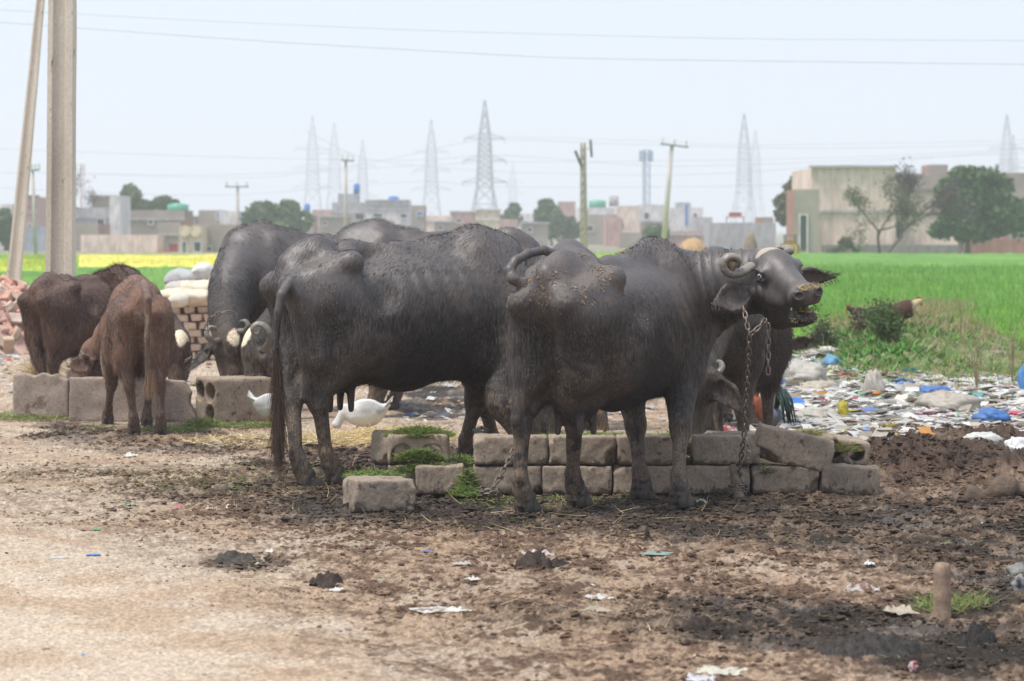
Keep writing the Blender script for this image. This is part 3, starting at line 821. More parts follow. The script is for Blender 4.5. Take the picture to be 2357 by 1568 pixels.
def ground_mat():
    t = NT('yard_earth')
    c = t.attr('col', 'Color')
    pos = t.coord(kind='Object')
    n1 = t.noise(55, 6, .7, pos); n2 = t.noise(230, 3, .6, pos); n3 = t.noise(18, 4, .6, pos)
    c = t.mix(1.0, c, t.ramp(n1, [(.28, (.50, .48, .46)), (.5, (1, 1, 1)), (.72, (1.4, 1.38, 1.35))]), 'MULTIPLY')
    c = t.mix(1.0, c, t.ramp(n2, [(.3, (.78, .77, .76)), (.7, (1.2, 1.2, 1.2))]), 'MULTIPLY')
    st = t.ramp(t.noise(120, 2, .5, t.coord((1, .25, 1), 'Object')), [(.66, 0.), (.72, 1.)])
    c = t.mix(t.math('MULTIPLY', st, .35), c, (.40, .32, .22))
    w = t.attr('wet')
    r = t.mix(w, (.92, .92, .92), t.ramp(n3, [(.35, .30), (.65, .75)]))
    h = t.math('ADD', t.math('MULTIPLY', n1, 1.0), t.math('MULTIPLY', n2, .35))
    return t.done(c, r, t.bump(h, .75, .012), .3)
GROUND = ground_mat()
g_o = link('ground', mesh_np('ground', np.stack([XX, YY, ZZ], -1).reshape(-1, 3), Fq, True, GROUND,
                             {'col': col.reshape(-1, 3), 'wet': wet.ravel()}))
g_o['kind'] = 'structure'

# ------------------------------------------------------------------ loose scatter as stuff: clods, blades
def clod_bank(n_var=7):
    out = []
    for s in range(n_var):
        P = []
        for i in range(4):
            ph = (i + .5) / 4 * math.pi
            for j in range(5):
                a = j / 5 * 2 * math.pi
                P.append([math.sin(ph) * math.cos(a), math.sin(ph) * math.sin(a), math.cos(ph) * .65])
        P = np.array(P) * rng.uniform(.6, 1.3, (20, 1)) * np.array([1, 1, .8])
        F = np.array([[i * 5 + j, i * 5 + (j + 1) % 5, (i + 1) * 5 + (j + 1) % 5, (i + 1) * 5 + j] for i in range(3) for j in range(5)])[:, ::-1]
        out.append((P, F))
    return out
CL = clod_bank()
def scatter_clods(name, xs, ys, sizes, mat, cols, zoff=.3):
    V, F, C = [], [], []; n = 0
    z0 = height(xs, ys)
    for i in range(len(xs)):
        P, f = CL[i % len(CL)]
        a = rng.random() * 6.28; ca, sa = math.cos(a), math.sin(a)
        q = P * sizes[i] * np.array([1, 1, rng.uniform(.6, 1.1)])
        q = np.stack([q[:, 0] * ca - q[:, 1] * sa, q[:, 0] * sa + q[:, 1] * ca, q[:, 2]], 1) + [xs[i], ys[i], z0[i] + sizes[i] * zoff]
        V.append(q); F.append(f + n); C.append(np.broadcast_to(cols[i], (20, 3))); n += 20
    o = link(name, mesh_np(name, np.concatenate(V), np.concatenate(F), False, mat, {'col': np.concatenate(C)}))
    o['kind'] = 'stuff'; return o
def attr_mat(name, rough=.85, var=.25, scale=60, bump=.5, trans=0, spec=.3, bdist=.005):
    t = NT(name)
    c = t.attr('col', 'Color')
    n1 = t.noise(scale, 4, .65, t.coord())
    c = t.mix(1.0, c, t.ramp(n1, [(.3, (1 - var,) * 3), (.7, (1 + var,) * 3)]), 'MULTIPLY')
    m = t.done(c, rough, t.bump(n1, bump, bdist) if bump else None, spec)
    if trans:
        tr = t.new('ShaderNodeBsdfTranslucent'); t.l.new(c, tr.inputs[0])
        mx = t.new('ShaderNodeMixShader'); mx.inputs[0].default_value = trans
        t.l.new(t.bsdf.outputs[0], mx.inputs[1]); t.l.new(tr.outputs[0], mx.inputs[2])
        t.l.new(mx.outputs[0], t.n['Material Output'].inputs[0])
    return m
CLODM = attr_mat('clod_earth', .95, .35, 70, .8)
def rand_uv(n, u0, u1, v0, v1):
    u = rng.uniform(u0, u1, n); Y0, Y1 = 9660 / (v1 - 530), 9660 / (v0 - 530)
    y = np.sqrt(rng.uniform(Y0 ** 2, Y1 ** 2, n)); x = (u - 1178.5) / FPX * y
    return x, y
x, y = rand_uv(110000, -60, 2420, 985, 1640)
m_, c_, t_, h_, w_, uu_, vv_ = zones(x, y)
pat = fbm2(x * 3.5, y * 2.6, 3, 123)
keep = rng.random(len(x)) < np.clip((.05 * sstep(500, 1100, uu_ - (vv_ - 1100)) + .75 * c_ + 1.0 * m_ + .8 * h_) * (1 - .8 * t_) * (.25 + 1.6 * sstep(-.15, .4, pat)), 0, 1) * .62
x, y, m_, c_, h_, t_, w_, uu_, vv_ = [a[keep] for a in (x, y, m_, c_, h_, t_, w_, uu_, vv_)]
sz = (.0028 + .012 * rng.random(len(x)) ** 3.2 * (.4 + c_ + 1.3 * m_) + .007 * h_ * rng.random(len(x))) * (y / 12) ** .5
big = rng.random(len(x)) < .010 * (c_ + m_ > .6)
sz = np.where(big, .018 + .014 * rng.random(len(x)), sz)
cc = ground_colour(x, y, m_, c_, t_, h_, w_, uu_, vv_) * rng.uniform(.5, 1.15, (len(x), 1))
cc = lerp(cc, dark * 2.2, m_ * rng.random(len(x)))
cc = lerp(cc, brownc * .7, (.25 + .6 * rng.random(len(x))) * (1 - h_) * (1 - .85 * m_))
scatter_clods('earth_crumbs', x, y, sz, CLODM, cc, .1)

def blades(name, xs, ys, zs, ln, wd, cols, mat, flat=.9, kind='stuff', seg=2, lean=None, parent=None):
    """thin bent strips; flat=1 lies down, 0 stands up"""
    n = len(xs)
    a = rng.random(n) * 2 * math.pi
    el = (1 - flat) * math.pi / 2 + rng.normal(0, .18, n)
    D = np.stack([np.cos(a) * np.cos(el), np.sin(a) * np.cos(el), np.abs(np.sin(el))], 1)
    S = nrm_rows2(np.cross(D, rng.normal(0, 1, (n, 3)) * [.3, .3, 1]))
    P0 = np.stack([xs, ys, zs], 1)
    V = []
    bend = rng.normal(0, .35, (n, 3)) * [1, 1, .3]
    for i in range(seg + 1):
        t = i / seg
        c = P0 + (D + bend * t * .5) * (ln * t)[:, None]
        w = (wd * (1 - .75 * t))[:, None]
        V += [c - S * w, c + S * w]
    V = np.stack(V, 1).reshape(-1, 3)
    k = 2 * (seg + 1)
    b = (np.arange(n) * k)[:, None]
    F = np.concatenate([b + np.array([[2 * i, 2 * i + 1, 2 * i + 3, 2 * i + 2]]) for i in range(seg)])
    o = link(name, mesh_np(name, V, F, False, mat, {'col': np.repeat(cols, k, 0)}), parent)
    if kind: o['kind'] = kind
    return o
def nrm_rows2(a): return a / (np.linalg.norm(a, axis=1)[:, None] + 1e-9)
LEAFM = attr_mat('cut_fodder', .7, .2, 30, 0, .25)
STRAWM = attr_mat('dry_straw', .75, .2, 40, 0, .15)
def pick(cols, n): return np.asarray(cols, float)[rng.integers(0, len(cols), n)] * rng.uniform(.75, 1.2, (n, 1))
STRAW = [(.50, .40, .22), (.42, .32, .16), (.60, .50, .30), (.34, .25, .13)]
GREEN = [(.10, .20, .035), (.16, .27, .05), (.07, .14, .03), (.22, .28, .08), (.30, .30, .12)]
# straw bits over the whole yard
x, y = rand_uv(9000, -60, 2420, 985, 1640)
m_, c_, *_r = zones(x, y)
keep = rng.random(len(x)) < .30 + .5 * c_
x, y = x[keep], y[keep]
blades('straw_litter', x, y, height(x, y) + .004, .01 + .05 * rng.random(len(x)) ** 2, np.full(len(x), .0009), pick(STRAW, len(x)), STRAWM, .98)
x, y = rand_uv(1500, 200, 2420, 1085, 1440)
m_, c_, *_r = zones(x, y)
keep = rng.random(len(x)) < m_
x, y = x[keep], y[keep]
blades('fodder_crumbs', x, y, height(x, y) + .006, .012 + .03 * rng.random(len(x)), np.full(len(x), .0020), pick(GREEN, len(x)), LEAFM, .95)
# ================================================================== fields
FIELDM = attr_mat('young_wheat', .75, .18, 2.5, 0, .35)
WHEAT = [(.15, .34, .05), (.20, .41, .06), (.11, .25, .04), (.26, .44, .09)]
# sheet of crop with uneven top, then upright blades on the near part
def crop(name, Y0, Y1, a0, a1, ztop, cols, n, ln, mat, seed, ny=90, nx=120):
    ys = Y0 * (Y1 / Y0) ** np.linspace(0, 1, ny); aa = np.linspace(a0, a1, nx)
    Yg, Ag = np.meshgrid(ys, aa, indexing='ij'); Xg = Yg * Ag
    Zg = ztop * (1 + .15 * fbm2(Xg * .5, Yg * .35, 4, seed)) + .04 * noise2(Xg * 3, Yg * 3, seed + 3)
    Zg[0] = -.05; Zg[-1] = -.05; Zg[:, 0] = -.05; Zg[:, -1] = -.05
    k = sstep(-.4, .4, fbm2(Xg * .35, Yg * .12, 4, seed + 5) + .5 * fbm2(Xg * 2.5, Yg * .8, 2, seed + 8))
    C = lerp(np.broadcast_to(np.array(cols[0]), Xg.shape + (3,)), np.array(cols[1]), k)
    C = lerp(C, np.array(cols[2]), sstep(.25, .55, fbm2(Xg * .25, Yg * .09, 3, seed + 9)) * .6)
    ij = np.arange(ny * nx).reshape(ny, nx); F = np.stack([ij[:-1, :-1], ij[:-1, 1:], ij[1:, 1:], ij[1:, :-1]], -1).reshape(-1, 4)
    o = link(name, mesh_np(name, np.stack([Xg, Yg, Zg], -1).reshape(-1, 3), F, True, mat, {'col': C.reshape(-1, 3)})); o['kind'] = 'stuff'
    if n:
        y = Y0 * np.exp(rng.random(n) ** 1.3 * math.log(min(Y1, Y0 * 2.6) / Y0)); a = rng.uniform(a0, a1, n); x = a * y
        z = ztop * (1 + .15 * fbm2(x * .5, y * .35, 4, seed)) - .06
        blades(name, x, y, z, ln * (.6 + .7 * rng.random(n)) * (y / Y0) ** .4, np.full(n, .004) * (y / Y0), pick(cols, n), mat, .12)
    return o
crop('wheat_field', 35.5, 150, .088, .20, .26, WHEAT, 26000, .16, FIELDM, 3, 160, 160)
crop('wheat_field', 46, 150, -.20, .086, .20, WHEAT, 14000, .14, FIELDM, 13)
MUST = attr_mat('mustard_flowers', .8, .25, 3, 0)
crop('mustard_field', 98, 128, -.145, -.085, .34, [(.62, .57, .10), (.68, .62, .14), (.40, .44, .08)], 9000, .14, MUST, 23, 30, 80)
crop('mustard_field', 88, 112, -.20, -.150, .30, [(.32, .42, .05), (.55, .55, .06), (.2, .35, .05)], 3000, .3, MUST, 27, 30, 30)
crop('mustard_field', 120, 150, .0, .098, .20, [(.48, .52, .05), (.25, .42, .05), (.2, .38, .05)], 6000, .3, MUST, 33, 30, 90)

# ================================================================== town
def wallmat(name, rgb, var=.12, sc_=.6):
    t = NT(name)
    v = t.coord(kind='Object')
    n1 = t.noise(sc_, 5, .6, v); n2 = t.noise(sc_ * 6, 4, .6, t.coord((1, 1, .3)))
    c = t.ramp(n1, [(.3, tuple(a * (1 - var * 1.6) for a in rgb)), (.7, tuple(min(1, a * (1 + var)) for a in rgb))])
    c = t.mix(1.0, c, t.ramp(n2, [(.35, (.75, .74, .72)), (.6, (1.05, 1.05, 1.05))]), 'MULTIPLY')
    return t.done(c, .9, None, .2)
def brickmat(name, rgb):
    t = NT(name)
    b = t.new('ShaderNodeTexBrick'); t.l.new(t.coord(kind='Object'), b.inputs['Vector'])
    b.inputs['Scale'].default_value = 3.0; b.inputs['Mortar Size'].default_value = .02
    b.inputs['Color1'].default_value = (*rgb, 1); b.inputs['Color2'].default_value = (*[a * .7 for a in rgb], 1)
    b.inputs['Mortar'].default_value = (.35, .30, .27, 1)
    n1 = t.noise(.5, 5, .6, t.coord(kind='Object'))
    c = t.mix(1.0, b.outputs[0], t.ramp(n1, [(.3, (.75, .75, .75)), (.7, (1.15, 1.12, 1.1))]), 'MULTIPLY')
    return t.done(c, .9, None, .2)
CREAM = wallmat('cream_plaster', (.74, .58, .50)); GREYW = wallmat('grey_plaster', (.43, .41, .44)); WHITEW = wallmat('whitewash', (.68, .64, .65))
PINKW = wallmat('pink_plaster', (.52, .33, .31)); BLUEW = wallmat('bluish_plaster', (.36, .39, .46)); YELW = wallmat('yellow_plaster', (.64, .54, .38))
BRICKW = brickmat('red_brick_wall', (.42, .19, .16)); BRICKB = brickmat('brown_brick_wall', (.36, .21, .18))
GLASSD = plain('window_dark', (.035, .04, .05), .3, .2, 2, 0); DOORB = plain('door_grey', (.12, .13, .14), .6, .2, 2, 0); REDP = plain('red_paint', (.35, .05, .04), .6, .2, 2, 0)
TANKB = plain('tank_blue', (.04, .16, .50), .4, .1, 2, 0); TANKG = plain('tank_green', (.08, .35, .24), .4, .1, 2, 0); STONEW = wallmat('plinth_grey', (.24, .225, .21))
def building(u0, u1, vt, Y, label, mat, depth=6, wins=(), parapet=.5, name='house', roof=None, vb=None, group='houses of the hazy town', trim=None, floors=()):
    a, b = W(u0, vt, Y), W(u1, vt, Y)
    w, top = b[0] - a[0], a[2]; bot = 0 if vb is None else W(u0, vb, Y)[2]
    root = empty(name, label, 'building', ((a[0] + b[0]) / 2, Y + depth / 2, bot), 0, group)
    h = top - bot
    m = MB(); th = .25
    m.box((0, -depth / 2 + th / 2, h / 2), (w, th, h)); m.box((0, depth / 2 - th / 2, h / 2), (w, th, h))
    for s in (-1, 1): m.box((s * (w / 2 - th / 2), 0, h / 2), (th - .01, depth - 2 * th, h))
    m.obj('wall', mat, root)
    MB().box((0, 0, h - parapet), (w - 2 * th - .02, depth - 2 * th - .02, .2)).obj('roof', roof or GREYW, root)
    if trim: MB().box((0, -depth / 2 - .06, h + .06), (w + .3, .4, .14)).obj('cornice', trim, root)
    for fv in floors:
        z = W(u0, fv, Y)[2] - bot
        MB().box((0, -depth / 2 - .05, z), (w + .05, .14, .16)).obj('band', trim or GREYW, root)
    for (x0, x1, v0, v1, kind) in wins:
        p0, p1 = W(x0, v0, Y), W(x1, v1, Y)
        cx, cz = (p0[0] + p1[0]) / 2 - (a[0] + b[0]) / 2, (p0[2] + p1[2]) / 2 - bot
        ww, hh = abs(p1[0] - p0[0]), abs(p0[2] - p1[2])
        nm, mt = {'w': ('window', GLASSD), 'd': ('door', DOORB), 'r': ('door', REDP), 'g': ('window', TANKG), 'b': ('panel', TANKB)}[kind]
        o = MB().box((0, 0, 0), (ww, .10, hh)).obj(nm, mt, root); o.location = (cx, -depth / 2 - .02, cz)
        f = MB(); t_ = .08
        for sx in (-1, 1): f.box((sx * (ww / 2 + t_ / 2), -.03, 0), (t_, .12, hh + 2 * t_))
        for sz in (-1, 1): f.box((0, -.03, sz * (hh / 2 + t_ / 2)), (ww - .01, .12, t_))
        f.obj('frame', WHITEW if kind != 'r' else GREYW, o)
    return root
def tank(u, v, Y, label, mat, r=.55, h=1.3):
    p = W(u, v, Y)
    P = [(0, 0, -h / 2), (0, 0, h * .36), (0, 0, h * .44), (0, 0, h / 2)]
    o = MB().tube([np.array(q) for q in P], [r, r, r * .6, r * .3], 14).obj('water_tank', mat, None, True)
    o.location = [float(a) for a in p]; return tag(o, label, 'water tank', 'rooftop water tanks')
building(0, 26, 470, 230, 'white house at the picture edge behind the leaning pole', WHITEW, wins=[(4, 12, 478, 490, 'w')])
building(48, 86, 453, 245, 'orange pink house behind the thick concrete pole', PINKW, wins=[(66, 72, 516, 526, 'w')], floors=[495, 478], trim=BRICKB)
building(50, 112, 521, 200, 'plain bluish grey yard house left of the thick pole', BLUEW)
building(168, 262, 478, 215, 'grey two storey house just past the thick concrete pole', GREYW, wins=[(224, 240, 505, 518, 'w')], floors=[500])
building(211, 262, 453, 218, 'brown roofed stair room on top of the grey two storey house', BRICKB, vb=480, trim=GREYW)
building(252, 276, 450, 213, 'tall narrow white house end beside the grey two storey one', WHITEW)
building(167, 226, 515, 200, 'brick yard house in front of the grey two storey one', BRICKB)
building(186, 362, 541, 190, 'long cream yard building behind the mustard strip', CREAM, depth=4, name='yard_building')
building(281, 425, 484, 225, 'long brown brick house below the green tank', BRICKB, wins=[(343, 352, 508, 516, 'w')], floors=[505])
building(363, 416, 512, 195, 'low brick shop with red door', BRICKW, wins=[(389, 410, 561, 583, 'r')], floors=[540])
building(463, 560, 517, 192, 'wide plain brick house right of the small cream house', BRICKW, wins=[(470, 486, 568, 578, 'w')])
building(457, 505, 484, 240, 'brick house with blue shutters on the skyline', BRICKB, wins=[(500, 504, 490, 505, 'b')])
building(505, 550, 486, 236, 'pale blue white house on the skyline before the leafy trees', WHITEW)
r_ = building(412, 463, 521, 188, 'small cream house with two rounded gables and two dark openings', YELW, wins=[(420, 429, 558, 588, 'd'), (448, 462, 558, 579, 'w')])
for cx in (425, 450):
    q = W(cx, 532, 187.9); MB().tube([(0, -.12, 0), (0, .12, 0)], .36, 20).obj('gable', YELW, r_).location = (q[0] - r_.location[0], -3.15, q[2])
tank(410, 480, 226, 'green water tank on the long brown brick house', TANKG, .8, .8)
building(719, 766, 483, 300, 'small pinkish house left of the grey white block', PINKW, wins=[(735, 748, 508, 520, 'g')])
building(764, 845, 466, 280, 'grey white apartment block with stair tower behind the thin pole', GREYW, wins=[(818, 838, 492, 506, 'w')], floors=[490])
building(778, 821, 446, 282, 'stair tower on top of the grey white block', GREYW, vb=470)
building(842, 942, 463, 276, 'wide grey white block with shadowed parapet, blue tank on top', WHITEW, wins=[(860, 880, 492, 500, 'w'), (923, 936, 493, 502, 'w')], floors=[474, 484], trim=GREYW)
building(942, 977, 473, 285, 'narrow red brick house right of the wide grey white block', BRICKW, wins=[(960, 972, 488, 496, 'b')])
building(977, 1038, 497, 320, 'low mixed cream and brown house between two pylons', CREAM, floors=[510])
building(1036, 1100, 488, 330, 'mauve house with white parapet left of the tallest pylon', PINKW, trim=WHITEW, wins=[(1050, 1062, 505, 512, 'w')])
building(1095, 1152, 484, 325, 'cream house with terrace under the tallest pylon', YELW, trim=WHITEW, floors=[505])
building(1190, 1250, 492, 330, 'pale hazy house between the two round trees', WHITEW, wins=[(1200, 1215, 510, 518, 'w')])
building(1285, 1325, 464, 340, 'pink beige upper storey behind the big round tree', PINKW)
building(1345, 1420, 494, 290, 'mauve brick house right of the lattice pole', BRICKW, wins=[(1352, 1365, 520, 532, 'w')])
building(1330, 1425, 478, 310, 'flat grey roofed house with green tank behind the mauve brick one', WHITEW)
building(1420, 1470, 474, 300, 'cream blank walled house behind the thin telecom tower', CREAM)
building(1428, 1478, 536, 230, 'low dark red shed beside the small bush', BRICKW)
building(1470, 1528, 471, 310, 'white grey house with one dark window behind the leaning pole', WHITEW, wins=[(1483, 1493, 490, 504, 'w')])
building(1535, 1618, 478, 320, 'pale house with a blue vertical stripe', WHITEW, wins=[(1577, 1584, 470, 520, 'b'), (1597, 1604, 492, 508, 'w')], depth=8)
building(1560, 1590, 466, 321, 'small roof room on the pale house with blue stripe', GREYW, vb=480)
building(1530, 1632, 532, 220, 'long low pinkish shed before the pale striped house', PINKW, floors=[540])
building(1632, 1786, 513, 195, 'long low grey concrete building with red canopy above', GREYW, depth=5)
building(1754, 1780, 500, 200, 'little brick roof room at the end of the long grey building', BRICKB, vb=545)
o = MB().box((0, 0, 0), (1.2, 1.2, .05)).box((0, 0, .18), (.8, .8, .25)).box((-.55, 0, -.6), (.06, .06, 1.15)).box((.55, 0, -.6), (.06, .06, 1.15)).obj('roof_canopy', REDP); o.location = [float(a) for a in W(1692, 500, 197)]
tag(o, 'small red canopy on posts above the long grey building', 'canopy')
tank(707, 481, 300, 'blue water tank at the edge of the leafy trees', TANKB, .3, 1.1)
tank(821, 434, 281, 'blue water tank above the stair tower', TANKB, .3, 1.0)
tank(906, 461, 277, 'low blue tank on the wide grey white block', TANKB, .5, .8)
tank(1375, 470, 311, 'pale green tank on the flat roofed house', TANKG, .9, .9)
tank(1413, 462, 311, 'small grey tank on legs beyond the flat roofed house', GREYW, .5, 1.2)
for (a, b, vt, Y, mt, lab, ws) in [
    (560, 612, 500, 270, PINKW, 'pink house peeping under the broad hazy tree', [(575, 583, 512, 520, 'w')]),
    (118, 170, 500, 260, BRICKB, 'brown brick house partly behind the thick concrete pole', []),
    (700, 722, 496, 290, BRICKW, 'small brick house end beside the broad hazy tree', []),
    (736, 800, 500, 260, BRICKW, 'low brick house before the grey white block', [(745, 752, 510, 518, 'w')]),
    (850, 900, 508, 255, PINKW, 'low pink house before the wide grey white block', []),
    (1000, 1050, 512, 270, BRICKW, 'low brick house below the mixed cream and brown one', [(1010, 1018, 520, 528, 'w')]),
    (1150, 1192, 505, 280, PINKW, 'low pink house under the small round tree', []),
    (1200, 1262, 515, 250, BRICKB, 'low brown brick house before the pale hazy one', [(1215, 1224, 525, 534, 'w')]),
    (1245, 1300, 478, 350, WHITEW, 'white house rising behind the large rounded tree', [(1270, 1280, 486, 494, 'w')]),
    (1395, 1432, 500, 260, PINKW, 'narrow pink house between mauve and cream houses', []),
    (1480, 1540, 512, 255, BRICKB, 'low brown house before the white grey one', [(1500, 1508, 522, 530, 'w')]),
    (1600, 1640, 500, 300, GREYW, 'grey house behind the end of the long pinkish shed', []),
    (425, 470, 500, 250, BRICKW, 'red brick house behind the small cream house', [(440, 447, 508, 515, 'w')]),
    (20, 52, 500, 250, PINKW, 'pink house seen between leaning pole and picture edge', [])]:
    building(a, b, vt, Y, lab, mt, wins=ws, trim=GREYW if ws else None)
# right hand houses
building(1868, 2062, 386, 172, 'large cream two storey building with grey roof edge', CREAM, depth=12, trim=GREYW, floors=[487], name='cream_building', wins=[(1870, 1877, 512, 560, 'd')])
building(2058, 2206, 440, 175, 'lower cream wing with one grey barred window', CREAM, depth=9, trim=STONEW, floors=[492], name='cream_building', wins=[(2062, 2078, 514, 548, 'w')])
MB().box((0, 0, 0), (1.05 * (2206 - 1900) / FPX * 171, .35, .62)).obj('plinth_wall', STONEW).location = (W(2053, 570, 171)[0], 171.4, .25)
tag(bpy.data.objects['plinth_wall'], 'grey stone plinth wall along the foot of the cream building', 'wall')
building(1829, 1886, 436, 165, 'narrow unfinished brick house with tall dark doorway', BRICKW, depth=5, wins=[(1842, 1856, 496, 580, 'w')], name='brick_house')
building(2060, 2182, 405, 190, 'red brick upper building seen behind the leaning tree', BRICKW, depth=8, name='brick_house')
building(2140, 2182, 379, 192, 'tallest brick stair tower right of the leaning tree', BRICKW, depth=4, name='brick_house')
building(2180, 2330, 400, 195, 'brick building mostly hidden by the big green tree', BRICKW, depth=8, name='brick_house')
building(2322, 2420, 398, 185, 'brick building at the picture edge right of the big tree', BRICKW, depth=8, name='brick_house')
building(2225, 2440, 551, 168, 'low brick yard wall under the big green tree', BRICKW, depth=1.2, parapet=.1, name='yard_wall')

# ------------------------------------------------------------------ trees
def leafm(name, c1, c2):
    t = NT(name)
    c = t.ramp(t.attr('col', 'Fac'), [(0, c1), (1, c2)])
    m = t.done(c, .7, None, .3)
    tr = t.new('ShaderNodeBsdfTranslucent'); t.l.new(c, tr.inputs[0])
    mx = t.new('ShaderNodeMixShader'); mx.inputs[0].default_value = .25
    t.l.new(t.bsdf.outputs[0], mx.inputs[1]); t.l.new(tr.outputs[0], mx.inputs[2]); t.l.new(mx.outputs[0], t.n['Material Output'].inputs[0])
    return m
LEAF1 = leafm('foliage_green', (.05, .09, .04), (.13, .19, .085)); LEAF2 = leafm('foliage_olive', (.07, .08, .04), (.16, .16, .08)); LEAF3 = leafm('foliage_purple', (.07, .05, .055), (.13, .095, .095))
BARK = plain('bark', (.10, .075, .06), .9, .3, 6, .5, 30, .02)
def tree(u, Y, lobes, label, mat=LEAF1, n=2600, ls=.20, trunk=True, tv=None, name='tree', group='trees round the town', parts=True):
    """lobes: (u, v, ru, rv) in picture units at depth Y"""
    base_ = W(u, 580, Y) * [1, 1, 0]
    root = empty(name, label, 'tree', base_, 0, group)
    wts = np.array([l[2] * l[3] for l in lobes], float); wts /= wts.sum()
    V = []; C = []
    for l, w in zip(lobes, wts):
        k = int(n * w); c = W(l[0], l[1], Y) - base_; rx = l[2] / FPX * Y; rz = l[3] / FPX * Y
        q = rng.normal(0, 1, (k, 3)); q /= np.linalg.norm(q, axis=1)[:, None]
        r = rng.random((k, 1)) ** .35
        q = q * r * (1 + .25 * noise3(q[:, 0] * 2.2 + l[0], q[:, 1] * 2.2, q[:, 2] * 2.2))[:, None]
        P = c + q * [rx, rx, rz]
        cl = noise3(P[:, 0] * 1.3 + l[0], P[:, 1] * 1.3, P[:, 2] * 1.3)
        P = P[cl > -.38]; cl = cl[cl > -.38]
        s = ls * rng.uniform(.6, 1.4, (len(P), 1))
        A_ = nrm_rows2(rng.normal(0, 1, (len(P), 3))); B_ = nrm_rows2(np.cross(A_, rng.normal(0, 1, (len(P), 3))))
        V.append(np.stack([P - A_ * s, P - B_ * s * .6, P + A_ * s, P + B_ * s * .6], 1)); C.append(np.repeat(np.clip(.5 + cl * .6 + rng.normal(0, .25, len(P)), 0, 1), 4))
    V = np.concatenate(V).reshape(-1, 3); F = np.arange(len(V)).reshape(-1, 4)
    link('crown', mesh_np('crown', V, F, False, mat, {'col': np.concatenate(C)}), root)
    if trunk:
        m = MB(); top = W(lobes[0][0], lobes[0][1], Y) - base_
        h0 = top[2] * .35
        m.tube([np.zeros(3) - [0, 0, .2], [top[0] * .1, 0, h0 * .6], [top[0] * .3, 0, h0]], [.035 * top[2] + .06, .03 * top[2] + .04, .025 * top[2] + .03], 8)
        for l in lobes[:6]:
            c = W(l[0], l[1], Y) - base_
            m.tube([[top[0] * .3, 0, h0], c * [.6, .6, .6] + [0, rng.normal(0, .2), h0 * .3], c + [0, rng.normal(0, .4), 0]], [.02 * top[2] + .03, .05, .02], 6)
        m.obj('trunk', BARK, root, True)
    return root
tree(2226, 160, [(2240, 450, 62, 62), (2200, 500, 50, 50), (2290, 430, 45, 42), (2300, 490, 50, 52), (2250, 530, 50, 25), (2180, 440, 30, 32), (2345, 500, 30, 45), (2170, 530, 30, 25), (2225, 405, 40, 22)], 'big bushy dark green tree before the brick buildings', n=9000, ls=.20)
tree(1835, 185, [(1835, 450, 36, 36), (1850, 420, 28, 18), (1815, 490, 30, 30), (1805, 465, 22, 20), (1825, 510, 22, 14)], 'leafy tree left of the large cream building', LEAF2, 3600, .2)
tree(300, 235, [(298, 460, 30, 34), (285, 490, 18, 24), (320, 480, 20, 20)], 'tallest rounded tree over the long brown brick house', n=2600)
tree(372, 238, [(345, 475, 18, 14), (375, 468, 18, 18), (405, 475, 14, 14)], 'row of lower tree crowns by the green tank', n=2000)
tree(650, 225, [(600, 495, 30, 30), (650, 500, 40, 32), (690, 510, 30, 24), (640, 520, 60, 22), (572, 510, 22, 22), (665, 478, 24, 16)], 'broad hazy tree above the back of the buffalo with tan tuft', n=6500, ls=.24)
tree(1177, 300, [(1177, 500, 22, 30), (1185, 485, 14, 14)], 'small round tree between the pylons', n=1500, ls=.28)
tree(1270, 270, [(1265, 510, 34, 40), (1300, 525, 38, 30), (1258, 478, 22, 18), (1325, 530, 16, 18)], 'large rounded hazy tree left of the lattice pole', n=5200, ls=.28)
tree(1416, 285, [(1416, 518, 18, 16)], 'small hazy tree before the mauve brick house', n=900, ls=.25)
tree(1506, 200, [(1500, 545, 24, 20), (1520, 540, 18, 18), (1490, 560, 14, 12)], 'short dense bush at the foot of the leaning pole', n=2200, ls=.2)
tree(1548, 330, [(1550, 510, 22, 20)], 'faint tree beside the pale striped house', n=900, ls=.3)
tree(12, 205, [(8, 520, 26, 40), (22, 545, 18, 30)], 'dark tree at the picture edge behind the leaning pole', n=2600)
tree(1945, 150, [(1945, 560, 20, 12), (1930, 575, 24, 8)], 'low weedy bush at the foot of the cream building', LEAF2, 900, .13, False, name='bush', group='bushes by the cream building')
tree(1972, 150, [(1972, 568, 12, 12)], 'small dark shrub nearer the bare tree', LEAF1, 400, .12, False, name='bush', group='bushes by the cream building')
